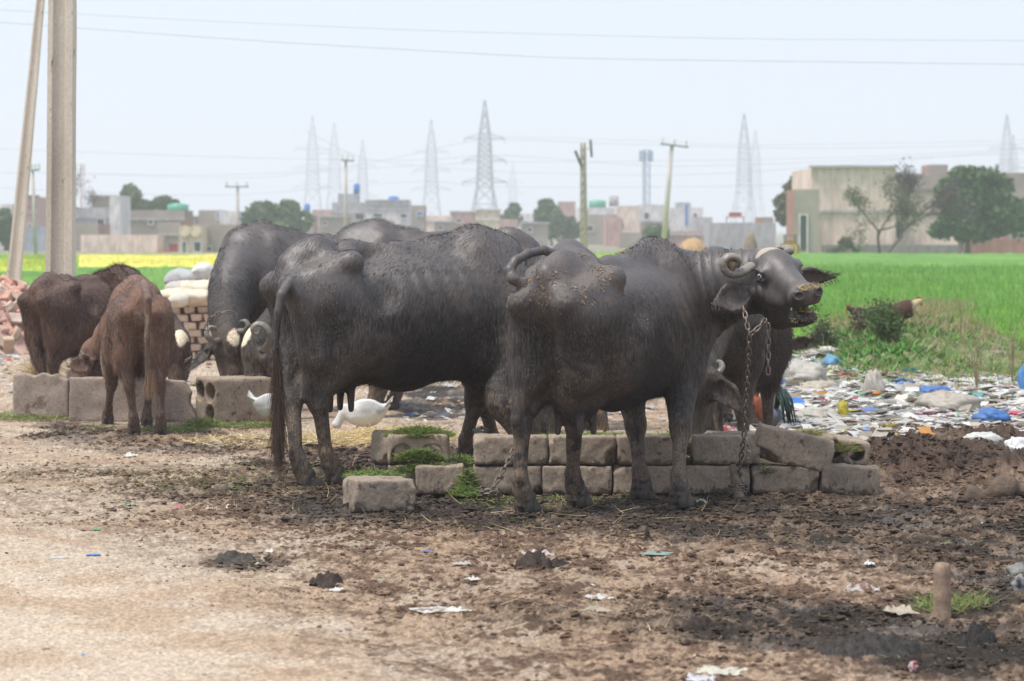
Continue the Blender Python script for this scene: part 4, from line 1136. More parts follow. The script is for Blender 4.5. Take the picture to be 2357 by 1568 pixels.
def bare_tree(u, Y, dirs, label, mat, leaves, seed, vb=580, rad=.16, spread=.5, name='thorn_tree'):
    base_ = W(u, vb, Y) * [1, 1, 0]; r2 = np.random.default_rng(seed)
    root = empty(name, label, 'tree', base_, 0, 'thin leaning thorn trees before the cream building'); m = MB(); tips = []
    def grow(p, d, L, r, dep):
        n = 4; P = [p]
        for i in range(n):
            d = nrm(d + r2.normal(0, .08, 3)); P.append(P[-1] + d * L / n)
        m.tube(P, np.linspace(r, r * .6, n + 1), 5, cap=False)
        tips.extend(P[2:] if dep >= 2 else [])
        if dep >= 4: return
        for _ in range(3 if dep < 3 else 2):
            grow(P[-1 if r2.random() < .6 else -2], nrm(d + r2.normal(0, spread, 3) * [1, .7, .8] + [0, 0, .08]), L * r2.uniform(.6, .85), r * .55, dep + 1)
    for (d, L) in dirs: grow(np.array([0, 0, -.1]), nrm(d), L, rad, 0)
    m.obj('trunk', BARK, root, True)
    T = np.array(tips); k = leaves; P = T[r2.integers(0, len(T), k)] + r2.normal(0, .16, (k, 3))
    s = r2.uniform(.04, .10, (k, 1)); A_ = nrm_rows2(r2.normal(0, 1, (k, 3))); B_ = nrm_rows2(np.cross(A_, r2.normal(0, 1, (k, 3))))
    V = np.stack([P - A_ * s, P - B_ * s * .5, P + A_ * s, P + B_ * s * .5], 1).reshape(-1, 3)
    link('crown', mesh_np('crown', V, np.arange(len(V)).reshape(-1, 4), False, mat, {'col': np.repeat(r2.random(k), 4)}), root)
bare_tree(2026, 148, [((-.05, 0, 1), 1.5)], 'slender grey green thorn tree with spreading feathery crown', LEAF2, 2600, 5, 586, .10, .62)
bare_tree(2034, 150, [((.62, 0, 1), 1.9)], 'dark purplish tree leaning right over the lower cream wing', LEAF3, 3600, 9, 580, .08, .30)
bare_tree(190, 215, [((0, 0, 1), 2.2)], 'bare reddish tree on the skyline past the thick pole', LEAF3, 700, 11, 585, .08, .35, 'bare_tree')

# ------------------------------------------------------------------ haystacks, tractor
def hay(u, v0, v1, ru, Y, label, cols, name='haystack'):
    c = W(u, v1, Y) * [1, 1, 0]; h = W(u, v0, Y)[2]; rx = ru / FPX * Y
    t = np.linspace(0, 1, 12); n = 20; V = []
    for q in t:
        rr = rx * (1 - q ** 2.2) ** .6
        for j in range(n):
            a = j / n * 6.2832; V.append([rr * math.cos(a) * (1 + .08 * math.sin(3 * a + q * 5)), rr * math.sin(a), h * q])
    F = np.array([[i * n + j, i * n + (j + 1) % n, (i + 1) * n + (j + 1) % n, (i + 1) * n + j] for i in range(11) for j in range(n)])
    V = np.array(V); V += .05 * rx * noise3(V[:, 0] * 3, V[:, 1] * 3, V[:, 2] * 3)[:, None]
    o = link(name, mesh_np(name, V, F, True, plain(name, cols, .95, .25, 3, .8, 8, .08))); o.location = [float(a) for a in c]
    return tag(o, label, 'haystack')
hay(1595, 548, 590, 35, 175, 'rounded orange brown haystack in the field behind the front cow', (.42, .26, .13))
hay(1727, 535, 578, 16, 185, 'tall pointed brown haystack against the long grey building', (.22, .16, .11))
hay(1445, 573, 590, 30, 150, 'low yellowish straw heap behind the withers of the front cow', (.45, .36, .14))
hay(376, 578, 590, 17, 186, 'low heap of red cloth before the cream yard building', (.35, .06, .05), 'cloth_heap')
bpy.data.objects['cloth_heap']['category'] = 'cloth heap'
tr = empty('tractor', 'small yellow tractor parked beside the narrow brick house', 'tractor', W(1820, 580, 160) * [1, 1, 0], 0)
YEL = plain('yellow_paint', (.62, .34, .03), .5, .15, 2, 0); BLK = plain('tyre_rubber', (.03, .03, .03), .9, .2, 5, 0)
MB().box((0, 0, .40), (.62, 1.4, .42)).box((0, -.62, .46), (.5, .3, .34)).box((0, .9, .75), (.5, .5, .2)).obj('body', YEL, tr)
MB().box((-.27, .1, .85), (.05, .05, .5)).box((.27, .1, .85), (.05, .05, .5)).box((-.27, .8, .85), (.05, .05, .5)).box((.27, .8, .85), (.05, .05, .5)).box((0, .45, 1.12), (.75, .95, .06)).obj('roof', DOORB, tr)
for sx in (-1, 1):
    MB().tube([(sx * .30, .5, .32), (sx * .48, .5, .32)], .34, 16).obj('wheel', BLK, tr); MB().tube([(sx * .30, -.5, .2), (sx * .42, -.5, .2)], .21, 14).obj('wheel', BLK, tr)
MB().box((0, -.79, .42), (.3, .04, .16)).obj('grille', DOORB, tr)

# ------------------------------------------------------------------ pylons, poles, wires
GALV = plain('galvanised_steel', (.22, .24, .27), .6, .2, 2, 0)
def bar(m, a, b, w): m.tube([np.array(a, float), np.array(b, float)], w, 4, cap=False)
def pylon(u, vt, Y, label, base_w=.20, wk=1.0, arms=True, vwaist=None):
    base_ = W(u, 580, Y) * [1, 1, 0]; H_ = W(u, vt, Y)[2]
    root = empty('pylon', label, 'pylon', base_, R_(8), 'high voltage pylons on the skyline')
    prof = [(0, base_w * H_ / 2), (.36, .055 * H_), (.72, .040 * H_), (.76, .035 * H_), (1.0, .003 * H_)]
    wd = lambda t: np.interp(t, [p[0] for p in prof], [p[1] for p in prof])
    th = .0012 * H_ * wk + .012
    m = MB(); lv = np.concatenate([[0, .12, .24, .36], np.linspace(.42, .76, 9), [.84, .92, 1]])
    for i in range(len(lv) - 1):
        a, b = wd(lv[i]), wd(lv[i + 1]); za, zb = lv[i] * H_, lv[i + 1] * H_
        cs = [(-1, -1), (1, -1), (1, 1), (-1, 1)]
        for k in range(4):
            c, d = cs[k], cs[(k + 1) % 4]
            bar(m, (c[0] * a, c[1] * a, za), (c[0] * b, c[1] * b, zb), th * 1.3)
            bar(m, (c[0] * a, c[1] * a, za), (d[0] * b, d[1] * b, zb), th * .7); bar(m, (d[0] * a, d[1] * a, za), (c[0] * b, c[1] * b, zb), th * .7)
            bar(m, (c[0] * b, c[1] * b, zb), (d[0] * b, d[1] * b, zb), th * .8)
    m.obj('tower_frame', GALV, root)
    if arms:
        for t in (.40, .56, .72):
            for s in (-1, 1):
                a = MB(); w0 = wd(t); ext = .11 * H_
                bar(a, (s * w0, -w0, t * H_), (s * (w0 + ext), 0, t * H_), th); bar(a, (s * w0, w0, t * H_), (s * (w0 + ext), 0, t * H_), th)
                bar(a, (s * w0, 0, (t + .035) * H_), (s * (w0 + ext), 0, t * H_), th); bar(a, (s * (w0 + ext), 0, t * H_), (s * (w0 + ext), 0, (t - .03) * H_), th)
                a.obj('cross_arm', GALV, root)
    return base_, H_
pyl = [pylon(720, 268, 1050, 'faint pylon leftmost of the three close together', wk=1.3), pylon(770, 283, 1150, 'faintest pylon, middle of the three close together', wk=1.3), pylon(835, 322, 1000, 'shortest pylon, nearest the thin pole', wk=1.3),
       pylon(993, 276, 820, 'pylon between the narrow brick house and the tallest pylon', wk=1.2), pylon(1116, 231, 640, 'tallest and darkest pylon on the skyline', wk=2.4, base_w=.24),
       pylon(1180, 372, 1500, 'very faint distant pylon right of the tallest one', wk=1.5), pylon(1712, 262, 600, 'open lattice pylon above the long grey building', base_w=.22, arms=False), pylon(1738, 300, 1200, 'faint pylon just behind the open lattice one', wk=1.3, arms=False),
       pylon(2316, 264, 700, 'pylon rising above the big green tree', base_w=.12), pylon(2331, 310, 900, 'smaller pylon behind the big green tree', base_w=.12)]
# slim telecom tower
def mast(u, vt, Y, w, label, nleg=3, mat=None, name='telecom_tower', head=True):
    base_ = W(u, 580, Y) * [1, 1, 0]; H_ = W(u, vt, Y)[2]
    root = empty(name, label, 'tower', base_); m = MB()
    cs = [(w * math.cos(a), w * math.sin(a)) for a in np.arange(nleg) / nleg * 6.2832 + .3]
    n = int(H_ / (w * 2.2))
    for k in range(nleg):
        a, b = cs[k], cs[(k + 1) % nleg]
        bar(m, (*a, 0), (*a, H_), w * .13)
        for i in range(n):
            z0, z1 = H_ * i / n, H_ * (i + 1) / n
            bar(m, (*a, z0), (*b, z1), w * .07); bar(m, (*a, z1), (*b, z1), w * .07)
    m.obj('tower_frame', mat or GALV, root)
    if head:
        hd_ = MB()
        for k in range(6):
            a = k / 6 * 6.28; hd_.box((w * 1.5 * math.cos(a), w * 1.5 * math.sin(a), H_ * .93), (w * .5, w * .5, H_ * .12), a)
        hd_.obj('antenna', mat or GALV, root)
mast(1487, 345, 420, .55, 'slim bluish telecom tower with antennas near its top', mat=plain('painted_steel', (.20, .28, .42), .6, .2, 2, 0))
mast(190, 378, 350, .28, 'thin reddish lattice mast past the thick concrete pole', mat=plain('red_white_steel', (.40, .24, .24), .6, .2, 2, 0), head=False, name='radio_mast')
POLEM = plain('pole_concrete', (.46, .40, .38), .85, .12, 2, .3, 60, .01)
def utility_pole(u, vt, Y, label, lean=0, r=.11, arms=(), vb=None, mat=POLEM, name='utility_pole'):
    base_ = W(u - lean, 580, Y) * [1, 1, 0]; top = W(u, vt, Y) - base_; top[1] = 0
    root = empty(name, label, 'utility pole', base_, 0, 'utility poles before the town')
    MB().tube([(0, 0, -.1), top * .5, top], [r * 1.3, r * 1.1, r * .8], 10).obj('pole', mat, root, True)
    for (x0, x1, v0, v1) in arms:
        a, b = W(x0, v0, Y) - base_, W(x1, v1, Y) - base_; a[1] = b[1] = -.12
        m = MB(); m.tube([a, b], .055, 6); m.obj('cross_arm', GALV, root)
        for t in (.08, .5, .92):
            q = a + (b - a) * t; MB().tube([q + [0, 0, .05], q + [0, 0, .30]], [.05, .06], 8).obj('insulator', WHITEW, root)
    return root
utility_pole(796, 365, 170, 'thin concrete pole before the grey white block', r=.09, arms=[(786, 815, 369, 371)])
utility_pole(547, 428, 190, 'T shaped pole above the back of the buffalo with tan tuft', r=.10, arms=[(518, 573, 430, 430)])
utility_pole(75, 390, 150, 'thin pole with small insulator arm left of the thick pole', r=.08, lean=-8, arms=[(72, 92, 393, 391)])
utility_pole(1547, 332, 150, 'slightly leaning pole with wide crossarm above the bush', lean=23, r=.12, arms=[(1520, 1584, 331, 339)])
lp = utility_pole(1342, 326, 135, 'weathered lattice pole with broken slanted crossarm', r=.07, lean=-2)
q = W(1344, 580, 135) * [1, 1, 0]
m = MB()
for sx in (-1, 1): m.tube([W(1342 + sx * 4.5, 330, 135) - q, W(1344 + sx * 7, 578, 135) - q], .045, 6)
for k in range(12): 
    v0 = 340 + k * 20; m.tube([W(1338, v0, 134.9) - q, W(1348, v0 + 10, 134.9) - q], .03, 4); m.tube([W(1348, v0 + 10, 134.9) - q, W(1338, v0 + 20, 134.9) - q], .03, 4)
m.obj('lattice', plain('rusty_lattice', (.34, .29, .25), .8, .2, 3, 0), lp)
m = MB(); m.tube([W(1324, 347, 134.9) - q, W(1338, 382, 134.9) - q], .07, 6); m.obj('broken_arm', BARK, lp)
m = MB(); m.tube([W(1359, 322, 134.9) - q, W(1362, 362, 134.9) - q], .06, 6); m.tube([W(1342, 345, 134.9) - q, W(1361, 341, 134.9) - q], .012, 4); m.obj('hanging_arm', BARK, lp)
# near poles
big = empty('concrete_pole', 'thick grooved concrete pole standing behind the calves', 'utility pole', W(137, 916, 25.2) * [1, 1, 0])
bt = W(144, -60, 25.2) - W(137, 916, 25.2) * [1, 1, 0]; bt[1] = 0
def hsec(w0, w1, d0, d1, top, mat, name, parent, z0=-.3):
    m = MB()
    sec = [(-1, -1), (-.62, -1), (-.50, -.62), (.34, -.62), (.46, -1), (1, -1), (1, 1), (.46, 1), (.34, .62), (-.50, .62), (-.62, 1), (-1, 1)]
    n = len(sec); V = []; K = 30
    for i in range(K):
        t = i / (K - 1); w = w0 + (w1 - w0) * t; d = d0 + (d1 - d0) * t
        for (sx, sy) in sec:
            V.append([sx * w / 2 + top[0] * t, sy * d / 2, z0 + (top[2] - z0) * t])
    V = np.array(V); V[:, :2] += .003 * noise3(V[:, 0] * 9, V[:, 1] * 9, V[:, 2] * 2)[:, None]
    F = [[i * n + k, i * n + (k + 1) % n, (i + 1) * n + (k + 1) % n, (i + 1) * n + k] for i in range(K - 1) for k in range(n)]
    m.add(V, F); return m.obj(name, mat, parent)
def pole_mat():
    t = NT('old_pole_concrete'); v = t.coord(kind='Object')
    n1 = t.noise(3, 5, .6, t.coord((1, 1, .25), 'Object')); n2 = t.noise(40, 4, .65, v); n3 = t.noise(16, 3, .6, t.coord((1, 1, .4), 'Object'))
    c = t.ramp(n1, [(.3, (.50, .44, .36)), (.5, (.60, .54, .45)), (.7, (.68, .63, .54))])
    c = t.mix(t.ramp(n3, [(.66, 0.), (.72, .9)]), c, (.10, .085, .07))
    c = t.mix(1.0, c, t.ramp(n2, [(.3, (.85, .85, .85)), (.7, (1.1, 1.1, 1.1))]), 'MULTIPLY')
    return t.done(c, .85, t.bump(n2, .5, .006), .2)
PM = pole_mat()
hsec(.225, .205, .26, .22, bt, PM, 'shaft', big)
lean = empty('concrete_pole', 'slimmer leaning concrete pole at the far side of the brick rubble', 'utility pole', W(14, 771, 40) * [1, 1, 0])
lt = W(99, -60, 40) - W(14, 771, 40) * [1, 1, 0]; lt[1] = 0
hsec(.20, .095, .20, .10, lt, PM, 'shaft', lean)
# wires
WIREM = plain('wire_aluminium', (.50, .53, .58), .5, .1, 2, 0)
def wire(pts, Y, r, label, group='power lines crossing the sky'):
    P = [W(u, v, Y) for u, v in pts]; t = np.linspace(0, len(P) - 1, 60)
    A_ = np.stack([np.interp(t, range(len(P)), [p[i] for p in P]) for i in range(3)], 1)
    for _ in range(12): A_[1:-1] = (A_[:-2] + 2 * A_[1:-1] + A_[2:]) / 4
    o = MB().tube(A_, r, 5).obj('power_line', WIREM); recentre(o)
    return tag(o, label, 'power line', group)
wire([(-60, 19), (400, 45), (1000, 72), (1700, 90), (2420, 94)], 60, .006, 'upper of the two power lines crossing the open sky')
wire([(-60, 47), (600, 95), (1300, 135), (2420, 149)], 60, .008, 'lower of the two power lines crossing the open sky')
for i, (pts, Y, r) in enumerate([
        ([(-60, 400), (70, 396), (400, 405), (760, 398), (993, 345), (1116, 315), (1340, 330), (1540, 335), (1900, 345), (2420, 330)], 500, .055),
        ([(-60, 340), (500, 362), (993, 372), (1116, 352), (1500, 385), (1712, 380), (2420, 350)], 520, .06),
        ([(700, 300), (835, 370), (1116, 395), (1500, 405), (1712, 398), (2300, 350)], 540, .06),
        ([(-60, 430), (500, 455), (835, 425), (993, 415), (1116, 432), (1700, 430), (1870, 420)], 560, .06),
        ([(180, 400), (600, 412), (720, 395), (1116, 372), (1500, 372), (2000, 362), (2420, 340)], 530, .055),
        ([(1116, 313), (1500, 325), (1712, 335), (2316, 325), (2420, 318)], 560, .055)]):
    nm = ['the small insulator pole', 'the third tallest pylon', 'the shortest pylon', 'the skyline rooftops', 'the bare lattice mast', 'the top arm of the tallest pylon'][i]
    wire(pts, Y, r, 'faint sagging line strung past ' + nm, 'faint lines strung between pylons')
# ================================================================== concrete trough blocks
def conc_mat(name, col, stain, sc_=1.0):
    t = NT(name)
    v = t.coord(kind='Object')
    oi = t.new('ShaderNodeObjectInfo')
    off = t.new('ShaderNodeVectorMath', operation='ADD'); t.l.new(v, off.inputs[0])
    cmb = t.new('ShaderNodeCombineXYZ')
    for k in range(3): t.l.new(t.math('MULTIPLY', oi.outputs['Random'], 37.0 + k * 13), cmb.inputs[k])
    t.l.new(cmb.outputs[0], off.inputs[1]); v = off.outputs[0]
    n1 = t.noise(7 * sc_, 6, .65, v); n2 = t.noise(60, 4, .7, v); n3 = t.noise(16 * sc_, 4, .55, v)
    c = t.ramp(n1, [(.3, tuple(a * .72 for a in col)), (.5, col), (.72, tuple(min(1, a * 1.22) for a in col))])
    c = t.mix(t.ramp(n3, [(.60, 0.), (.68, .85)]), c, stain)
    c = t.mix(1.0, c, t.ramp(n2, [(.3, (.70, .70, .70)), (.7, (1.2, 1.2, 1.2))]), 'MULTIPLY')
    sx = t.new('ShaderNodeSeparateXYZ'); t.l.new(t.coord(kind='Object'), sx.inputs[0])
    splash = t.ramp(t.math('ADD', sx.outputs[2], t.math('MULTIPLY', t.noise(22, 5, .7, v), .16)), [(.09, .85), (.115, 0.)])
    c = t.mix(splash, c, tuple(a * .8 for a in stain))
    c = t.mix(1.0, c, t.ramp(oi.outputs['Random'], [(0, (.88, .88, .88)), (1, (1.12, 1.1, 1.08))]), 'MULTIPLY')
    h = t.math('ADD', t.math('MULTIPLY', n2, .6), n3)
    return t.done(c, .9, t.bump(h, .6, .008), .25)
CONC = conc_mat('weathered_concrete', (.30, .24, .185), (.075, .055, .042))
CONC2 = conc_mat('slab_concrete', (.33, .27, .225), (.19, .13, .105), .6)
def block_mesh(name, w, d, hgt, holes=None, chip=None, h=.0085, r=.009, hr=.05, arch=False, mat=None, seed=0, slope=None):
    v = Vox((-w / 2 - .03, -d / 2 - .03, -.03), (w / 2 + .03, d / 2 + .03, hgt + .03), h)
    ax = [(v.lo[i] + v.h * np.arange(v.n[i])).astype(f32) for i in range(3)]
    X, Y, Z = ax[0][:, None, None], ax[1][None, :, None], ax[2][None, None, :]
    qx, qy, qz = np.abs(X) - w / 2 + r, np.abs(Y) - d / 2 + r, np.abs(Z - hgt / 2) - hgt / 2 + r
    F = np.sqrt(np.maximum(qx, 0) ** 2 + np.maximum(qy, 0) ** 2 + np.maximum(qz, 0) ** 2) + np.minimum(np.maximum(np.maximum(qx, qy), qz), 0) - r
    nz = noise3(X * 18 + seed * 7.7, Y * 18, Z * 18) * .004 + noise3(X * 45 + seed, Y * 45, Z * 45) * .0028 + noise3(X * 6 + seed * 3, Y * 6, Z * 6) * .004
    F = F + nz
    if slope: F = np.maximum(F, (Z - hgt - slope * X) * .97)
    v.F = F.astype(f32)
    if chip:
        for c, rr in chip: v.ell(c, rr, .015, sub=True)
    for hx, hz_, axis in (holes or []):
        if axis == 'y': v.cone((hx, -d, hz_), (hx, d, hz_), hr, hr, .006, sub=True)
        else: v.cone((-w, hx, hz_), (w, hx, hz_), hr, hr, .006, sub=True)
    V, Q = v.surface()
    V = relax(V, Q, 1, .5)
    return mesh_np(name, V, Q, True, mat or CONC)
BG = 'concrete blocks of the near trough wall'
blk_var = [block_mesh('block', .40, .20, .152, None, ch, seed=i, hr=.05) for i, ch in enumerate(
    [[((.2, -.1, 0), (.05, .04, .05))], [((.21, -.12, .15), (.04, .05, .03)), ((-.2, -.1, .0), (.03, .03, .04))], [((-.2, -.1, .16), (.06, .05, .035))],
     [((.2, -.11, .16), (.09, .06, .05))], [((.0, -.12, .02), (.05, .03, .03))], [((.2, -.1, .02), (.06, .05, .07)), ((-.19, -.1, .15), (.03, .03, .03))]])]
def place_block(u0, u1, vb, me, label, z=0.0, Y=None, rz=0.0, ry=0.0, W0=.40, sc=None, group=BG):
    """spans picture columns u0..u1, base at row vb when on the ground"""
    p = G((u0 + u1) / 2, vb) if Y is None else W((u0 + u1) / 2, vb, Y)
    Yc = p[1] + .17
    wd = (u1 - u0) / FPX * p[1]
    o = link('concrete_block', me)
    o.location = (float(p[0]), float(Yc), float(z) - .004)
    o.rotation_euler = (0, ry, rz)
    s = wd / W0 if sc is None else sc
    o.scale = (s, 1, 1)
    tag(o, label, 'concrete block', group)
    return o
lower = [(955, 1066, 1, 'short concrete block heaped with green fodder, beside the loose corner block', 0, 0),
         (1088, 1246, 0, 'bottom concrete block touching the coiled chain by the left hind leg of the front cow', .01, 0),
         (1248, 1410, 4, 'bottom concrete block between the hind legs of the front cow', -.01, 0),
         (1412, 1572, 2, 'bottom concrete block behind the front legs of the front cow', .005, 0),
         (1575, 1730, 3, 'bottom concrete block with the chained wooden peg leaning on it', -.01, 0),
         (1733, 1889, 5, 'bottom concrete block just past the wooden peg', .012, .01),
         (1892, 2028, 1, 'end block of the bottom course, sinking into the mud', -.02, .07)]
for i, (a, b, k, lab, rz, ry) in enumerate(lower):
    place_block(a, b, 1140, blk_var[k], lab, 0.0, rz=rz, ry=ry)
upper = [(1089, 1261, 2, 'top concrete block at the corner nearest the middle cow', 0, 0, .006),
         (1263, 1419, 5, 'top concrete block between the hind legs of the front cow', -.01, 0, .006),
         (1421, 1576, 1, 'top concrete block crossed by the far foreleg of the front cow', .01, .0, .004),
         (1597, 1754, 3, 'top concrete block with rounded shoulder, behind the hanging chain', -.015, .0, .006)]
for (a, b, k, lab, rz, ry, dz) in upper:
    place_block(a, b, 1140, blk_var[k], lab, .152 + dz, rz=rz, ry=ry)
# tilted block resting between the courses
tb = block_mesh('block', .41, .20, .175, None, [((-.2, -.1, .0), (.12, .08, .06)), ((.21, -.1, .17), (.03, .05, .03))], seed=11)
o = link('concrete_block', tb); p = W(1822, 1062, 15.86)
o.location = (p[0], 15.97, .150); o.rotation_euler = (0, R_(13), .03); tag(o, 'tilted concrete block sloping down to the hollow end block', 'concrete block', BG)
# hollow block at the end, holes facing us
hb = block_mesh('hollow_block', .27, .38, .14, [(-.062, .072, 'y'), (.062, .072, 'y')], None, seed=3, hr=.044, r=.02)
o = link('hollow_block', hb); p = W(1938, 1055, 16.1)
o.location = (p[0], 16.28, .140); o.rotation_euler = (0, R_(9), .04); tag(o, 'hollow block with two round holes at the end of the top course', 'hollow block')
# loose block in front corner
lb = block_mesh('block', .31, .30, .165, None, [((.17, -.15, .17), (.06, .05, .04)), ((-.15, -.16, .0), (.05, .04, .05)), ((-.16, .1, .17), (.04, .06, .03))], seed=21, h=.008)
p = G(868, 1176)
o = link('concrete_block', lb); o.location = (p[0], p[1] + .16, -.012); o.rotation_euler = (0, .02, R_(17)); tag(o, 'loose squarish concrete block lying apart in the mud at the trough corner', 'concrete block')
# arched hollow block filled with fodder
ab = block_mesh('hollow_block', .33, .24, .17, [(-.08, .055, 'y'), (.075, .055, 'y')], [((.0, -.12, .03), (.13, .2, .05))], seed=5, hr=.062, r=.02)
o = link('hollow_block', ab); p = W(962, 1080, 16.1); o.location = (p[0], 16.22, .130); o.rotation_euler = (0, 0, -.02)
tag(o, 'broken hollow block with twin arches spilling green fodder', 'hollow block')
o = link('concrete_block', blk_var[4]); p = W(962, 1080, 16.1); o.location = (p[0], 16.22, -.02); o.scale = (.82, 1.1, 1); tag(o, 'buried block carrying the arched hollow block', 'concrete block')
rb = block_mesh('block', .26, .22, .19, None, [((-.12, -.1, .19), (.05, .05, .05)), ((-.12, -.1, .0), (.05, .05, .06))], seed=8, r=.03)
o = link('concrete_block', rb); p = W(915, 1075, 16.5); o.location = (p[0], 16.55, .10); o.rotation_euler = (0, .06, .5); tag(o, 'rounded dark block behind the arched hollow block', 'concrete block')
# far wall of the trough
RG = 'concrete blocks of the far trough wall'
for j, (a, b) in enumerate(((1240, 1392), (1396, 1540), (1600, 1742), (1744, 1880))):
    me = blk_var[(j * 2 + 1) % 6]
    for z in (0, .137):
        p = W((a + b) / 2, 1000, 16.8); o = link('concrete_block', me)
        o.location = (p[0], 16.90, z - .01); o.scale = ((b - a) / FPX * 16.8 / .40, 1, .9); o.rotation_euler = (0, 0, rng.normal(0, .01))
        nm = ['behind the hind legs of the front cow', 'behind the forelegs of the front cow', 'under the muzzle of the shaggy buffalo', 'by the hooves of the shaggy buffalo'][j]
        tag(o, ('top' if z else 'bottom') + ' block of the far trough wall, ' + nm, 'concrete block', RG)
# slab trough on the left
def slab_mesh(outline, th, mat, seed=0, h=.012):
    """upright slab from an outline in x, z; rough edges"""
    P = np.array(outline, float)
    lo = P.min(0) - .03; hi = P.max(0) + .03
    v = Vox((lo[0], -th / 2 - .03, lo[1]), (hi[0], th / 2 + .03, hi[1]), h)
    ax = [(v.lo[i] + v.h * np.arange(v.n[i])).astype(f32) for i in range(3)]
    X, Z = ax[0][:, None], ax[2][None, :]
    d2 = np.full((len(ax[0]), len(ax[2])), 9.0); ins = np.zeros(d2.shape, bool)
    for i in range(len(P)):
        a, b = P[i], P[(i + 1) % len(P)]
        e = b - a; t = np.clip(((X - a[0]) * e[0] + (Z - a[1]) * e[1]) / (e @ e), 0, 1)
        d2 = np.minimum(d2, (X - a[0] - t * e[0]) ** 2 + (Z - a[1] - t * e[1]) ** 2)
        cond = (a[1] > Z) != (b[1] > Z)
        xi = a[0] + (Z - a[1]) * (e[0] / (e[1] if abs(e[1]) > 1e-9 else 1e-9))
        ins ^= cond & (X < xi)
    d = np.sqrt(d2) * np.where(ins, -1, 1)
    Yv = np.abs(ax[1])[None, :, None] - th / 2
    F = np.maximum(d[:, None, :], Yv) + noise3(X[:, None, :] * 12 + seed, ax[1][None, :, None] * 12, Z[None] * 12 if Z.ndim == 1 else Z[:, None, :] * 12) * .006
    v.F = F.astype(f32)
    V, Q = v.surface()
    return mesh_np('slab', relax(V, Q, 1), Q, True, mat)
def slab(u_pts, Y, th, label, seed, rz=0):
    c = np.mean([p[0] for p in u_pts]); P = [(W(u, v, Y)[0] - W(c, 900, Y)[0], W(u, v, Y)[2]) for u, v in u_pts]
    o = link('concrete_slab', slab_mesh(P, th, CONC2, seed)); o.location = (W(c, 900, Y)[0], Y + th / 2, 0); o.rotation_euler = (0, 0, rz)
    return tag(o, label, 'concrete slab', 'upright slabs of the left trough')
slab([(30, 862), (60, 860), (78, 866), (98, 857), (116, 864), (130, 860), (140, 870), (157, 874), (158, 972), (155, 975), (28, 975)], 22.05, .09,
     'upright concrete slab with ragged top under the dark calf', 1, .0)
slab([(158, 869), (300, 872), (425, 876), (432, 893), (440, 905), (438, 930), (452, 962), (452, 990), (157, 975)], 21.75, .09,
     'long upright concrete slab behind the legs of the rusty calf', 2, -.04)
o = link('concrete_block', blk_var[1]); p = W(172, 860, 22.35); o.location = (p[0], 22.4, .20); o.scale = (.3, .8, 1.1); tag(o, 'small block stub sticking up between the two upright slabs', 'concrete block')
bigh = block_mesh('hollow_block', .33, .42, .335, [(-.075, .235, 'x'), (.095, .235, 'x'), (-.075, .10, 'x')], None, seed=31, hr=.062, h=.011, r=.02)
me = block_mesh('hollow_block', .33, .50, .335, [(-.080, .235, 'y'), (.080, .225, 'y'), (.075, .07, 'y')], None, seed=32, hr=.070, h=.011, r=.022)
o = link('hollow_block', me); p = G(536, 978); o.location = (p[0] , p[1] + .24, 0)
o.scale = (1.0, 1.0, 1); o.rotation_euler = (0, 0, R_(-58)); tag(o, 'large hollow concrete block with round holes, green crumbs on its top', 'hollow block')

# ------------------------------------------------------------------ fodder and straw heaps
def heap_blades(name, label_pts, n, ln, wd, cols, mat, zfun=None, flat=.75, spread=None):
    xs, ys, zs = [], [], []
    for (cu, cv, Y, ru, ry, hz, wgt) in label_pts:
        k = int(n * wgt); c = W(cu, cv, Y); rx = ru / FPX * Y
        a = rng.random(k) * 6.283; r = np.sqrt(rng.random(k))
        xs.append(c[0] + rx * r * np.cos(a)); ys.append(Y + ry * r * np.sin(a)); zs.append(c[2] - hz + hz * (1 - r ** 2) * (.5 + .5 * rng.random(k)))
    xs, ys, zs = map(np.concatenate, (xs, ys, zs))
    k = len(xs)
    return blades(name, xs, ys, zs, ln * (.4 + .9 * rng.random(k)), np.full(k, wd) * rng.uniform(.6, 1.5, k), pick(cols, k), mat, flat)
FOD = GREEN + [(.30, .27, .12), (.38, .33, .17)]
heap_blades('green_fodder', [(965, 984, 16.22, 74, .13, .05, .5), (965, 1036, 16.02, 55, .05, .06, .3), (985, 1066, 15.98, 75, .06, .05, .3), (1075, 1080, 15.85, 22, .08, .14, .2), (1075, 1120, 15.75, 26, .06, .05, .05),
                             (860, 1085, 15.8, 70, .15, .03, .08), (1060, 1050, 16.4, 60, .2, .04, .08), (1090, 1135, 15.75, 50, .1, .01, .06)], 11000, .045, .0024, GREEN + [(.30, .30, .12)], LEAFM, flat=.85)
heap_blades('green_fodder', [(1350, 1000, 16.5, 130, .25, .02, .30), (1560, 1000, 16.4, 80, .25, .03, .15), (1587, 1045, 15.95, 14, .05, .10, .10), (1760, 1000, 16.3, 110, .2, .03, .1), (1765, 1070, 15.9, 18, .06, .04, .03)], 7500, .045, .0024, FOD, LEAFM, flat=.85)
heap_blades('green_fodder', [(1860, 992, 16.2, 66, .12, .07, .7), (1925, 1016, 16.15, 60, .12, .05, .5), (1960, 1080, 15.97, 60, .05, .01, .12), (2040, 1115, 16.6, 110, .25, .02, .5)], 6500, .045, .0022, FOD + STRAW, LEAFM, flat=.8)
heap_blades('green_fodder', [(500, 884, 21.9, 60, .14, .012, .15), (470, 965, 21.3, 45, .25, .05, .3), (570, 975, 21.2, 90, .2, .02, .25), (250, 985, 21.2, 280, .5, .02, .5), (80, 950, 22.2, 110, .5, .03, .3), (400, 985, 20.9, 80, .3, .02, .15)], 8000, .05, .003, FOD, LEAFM, flat=.88)
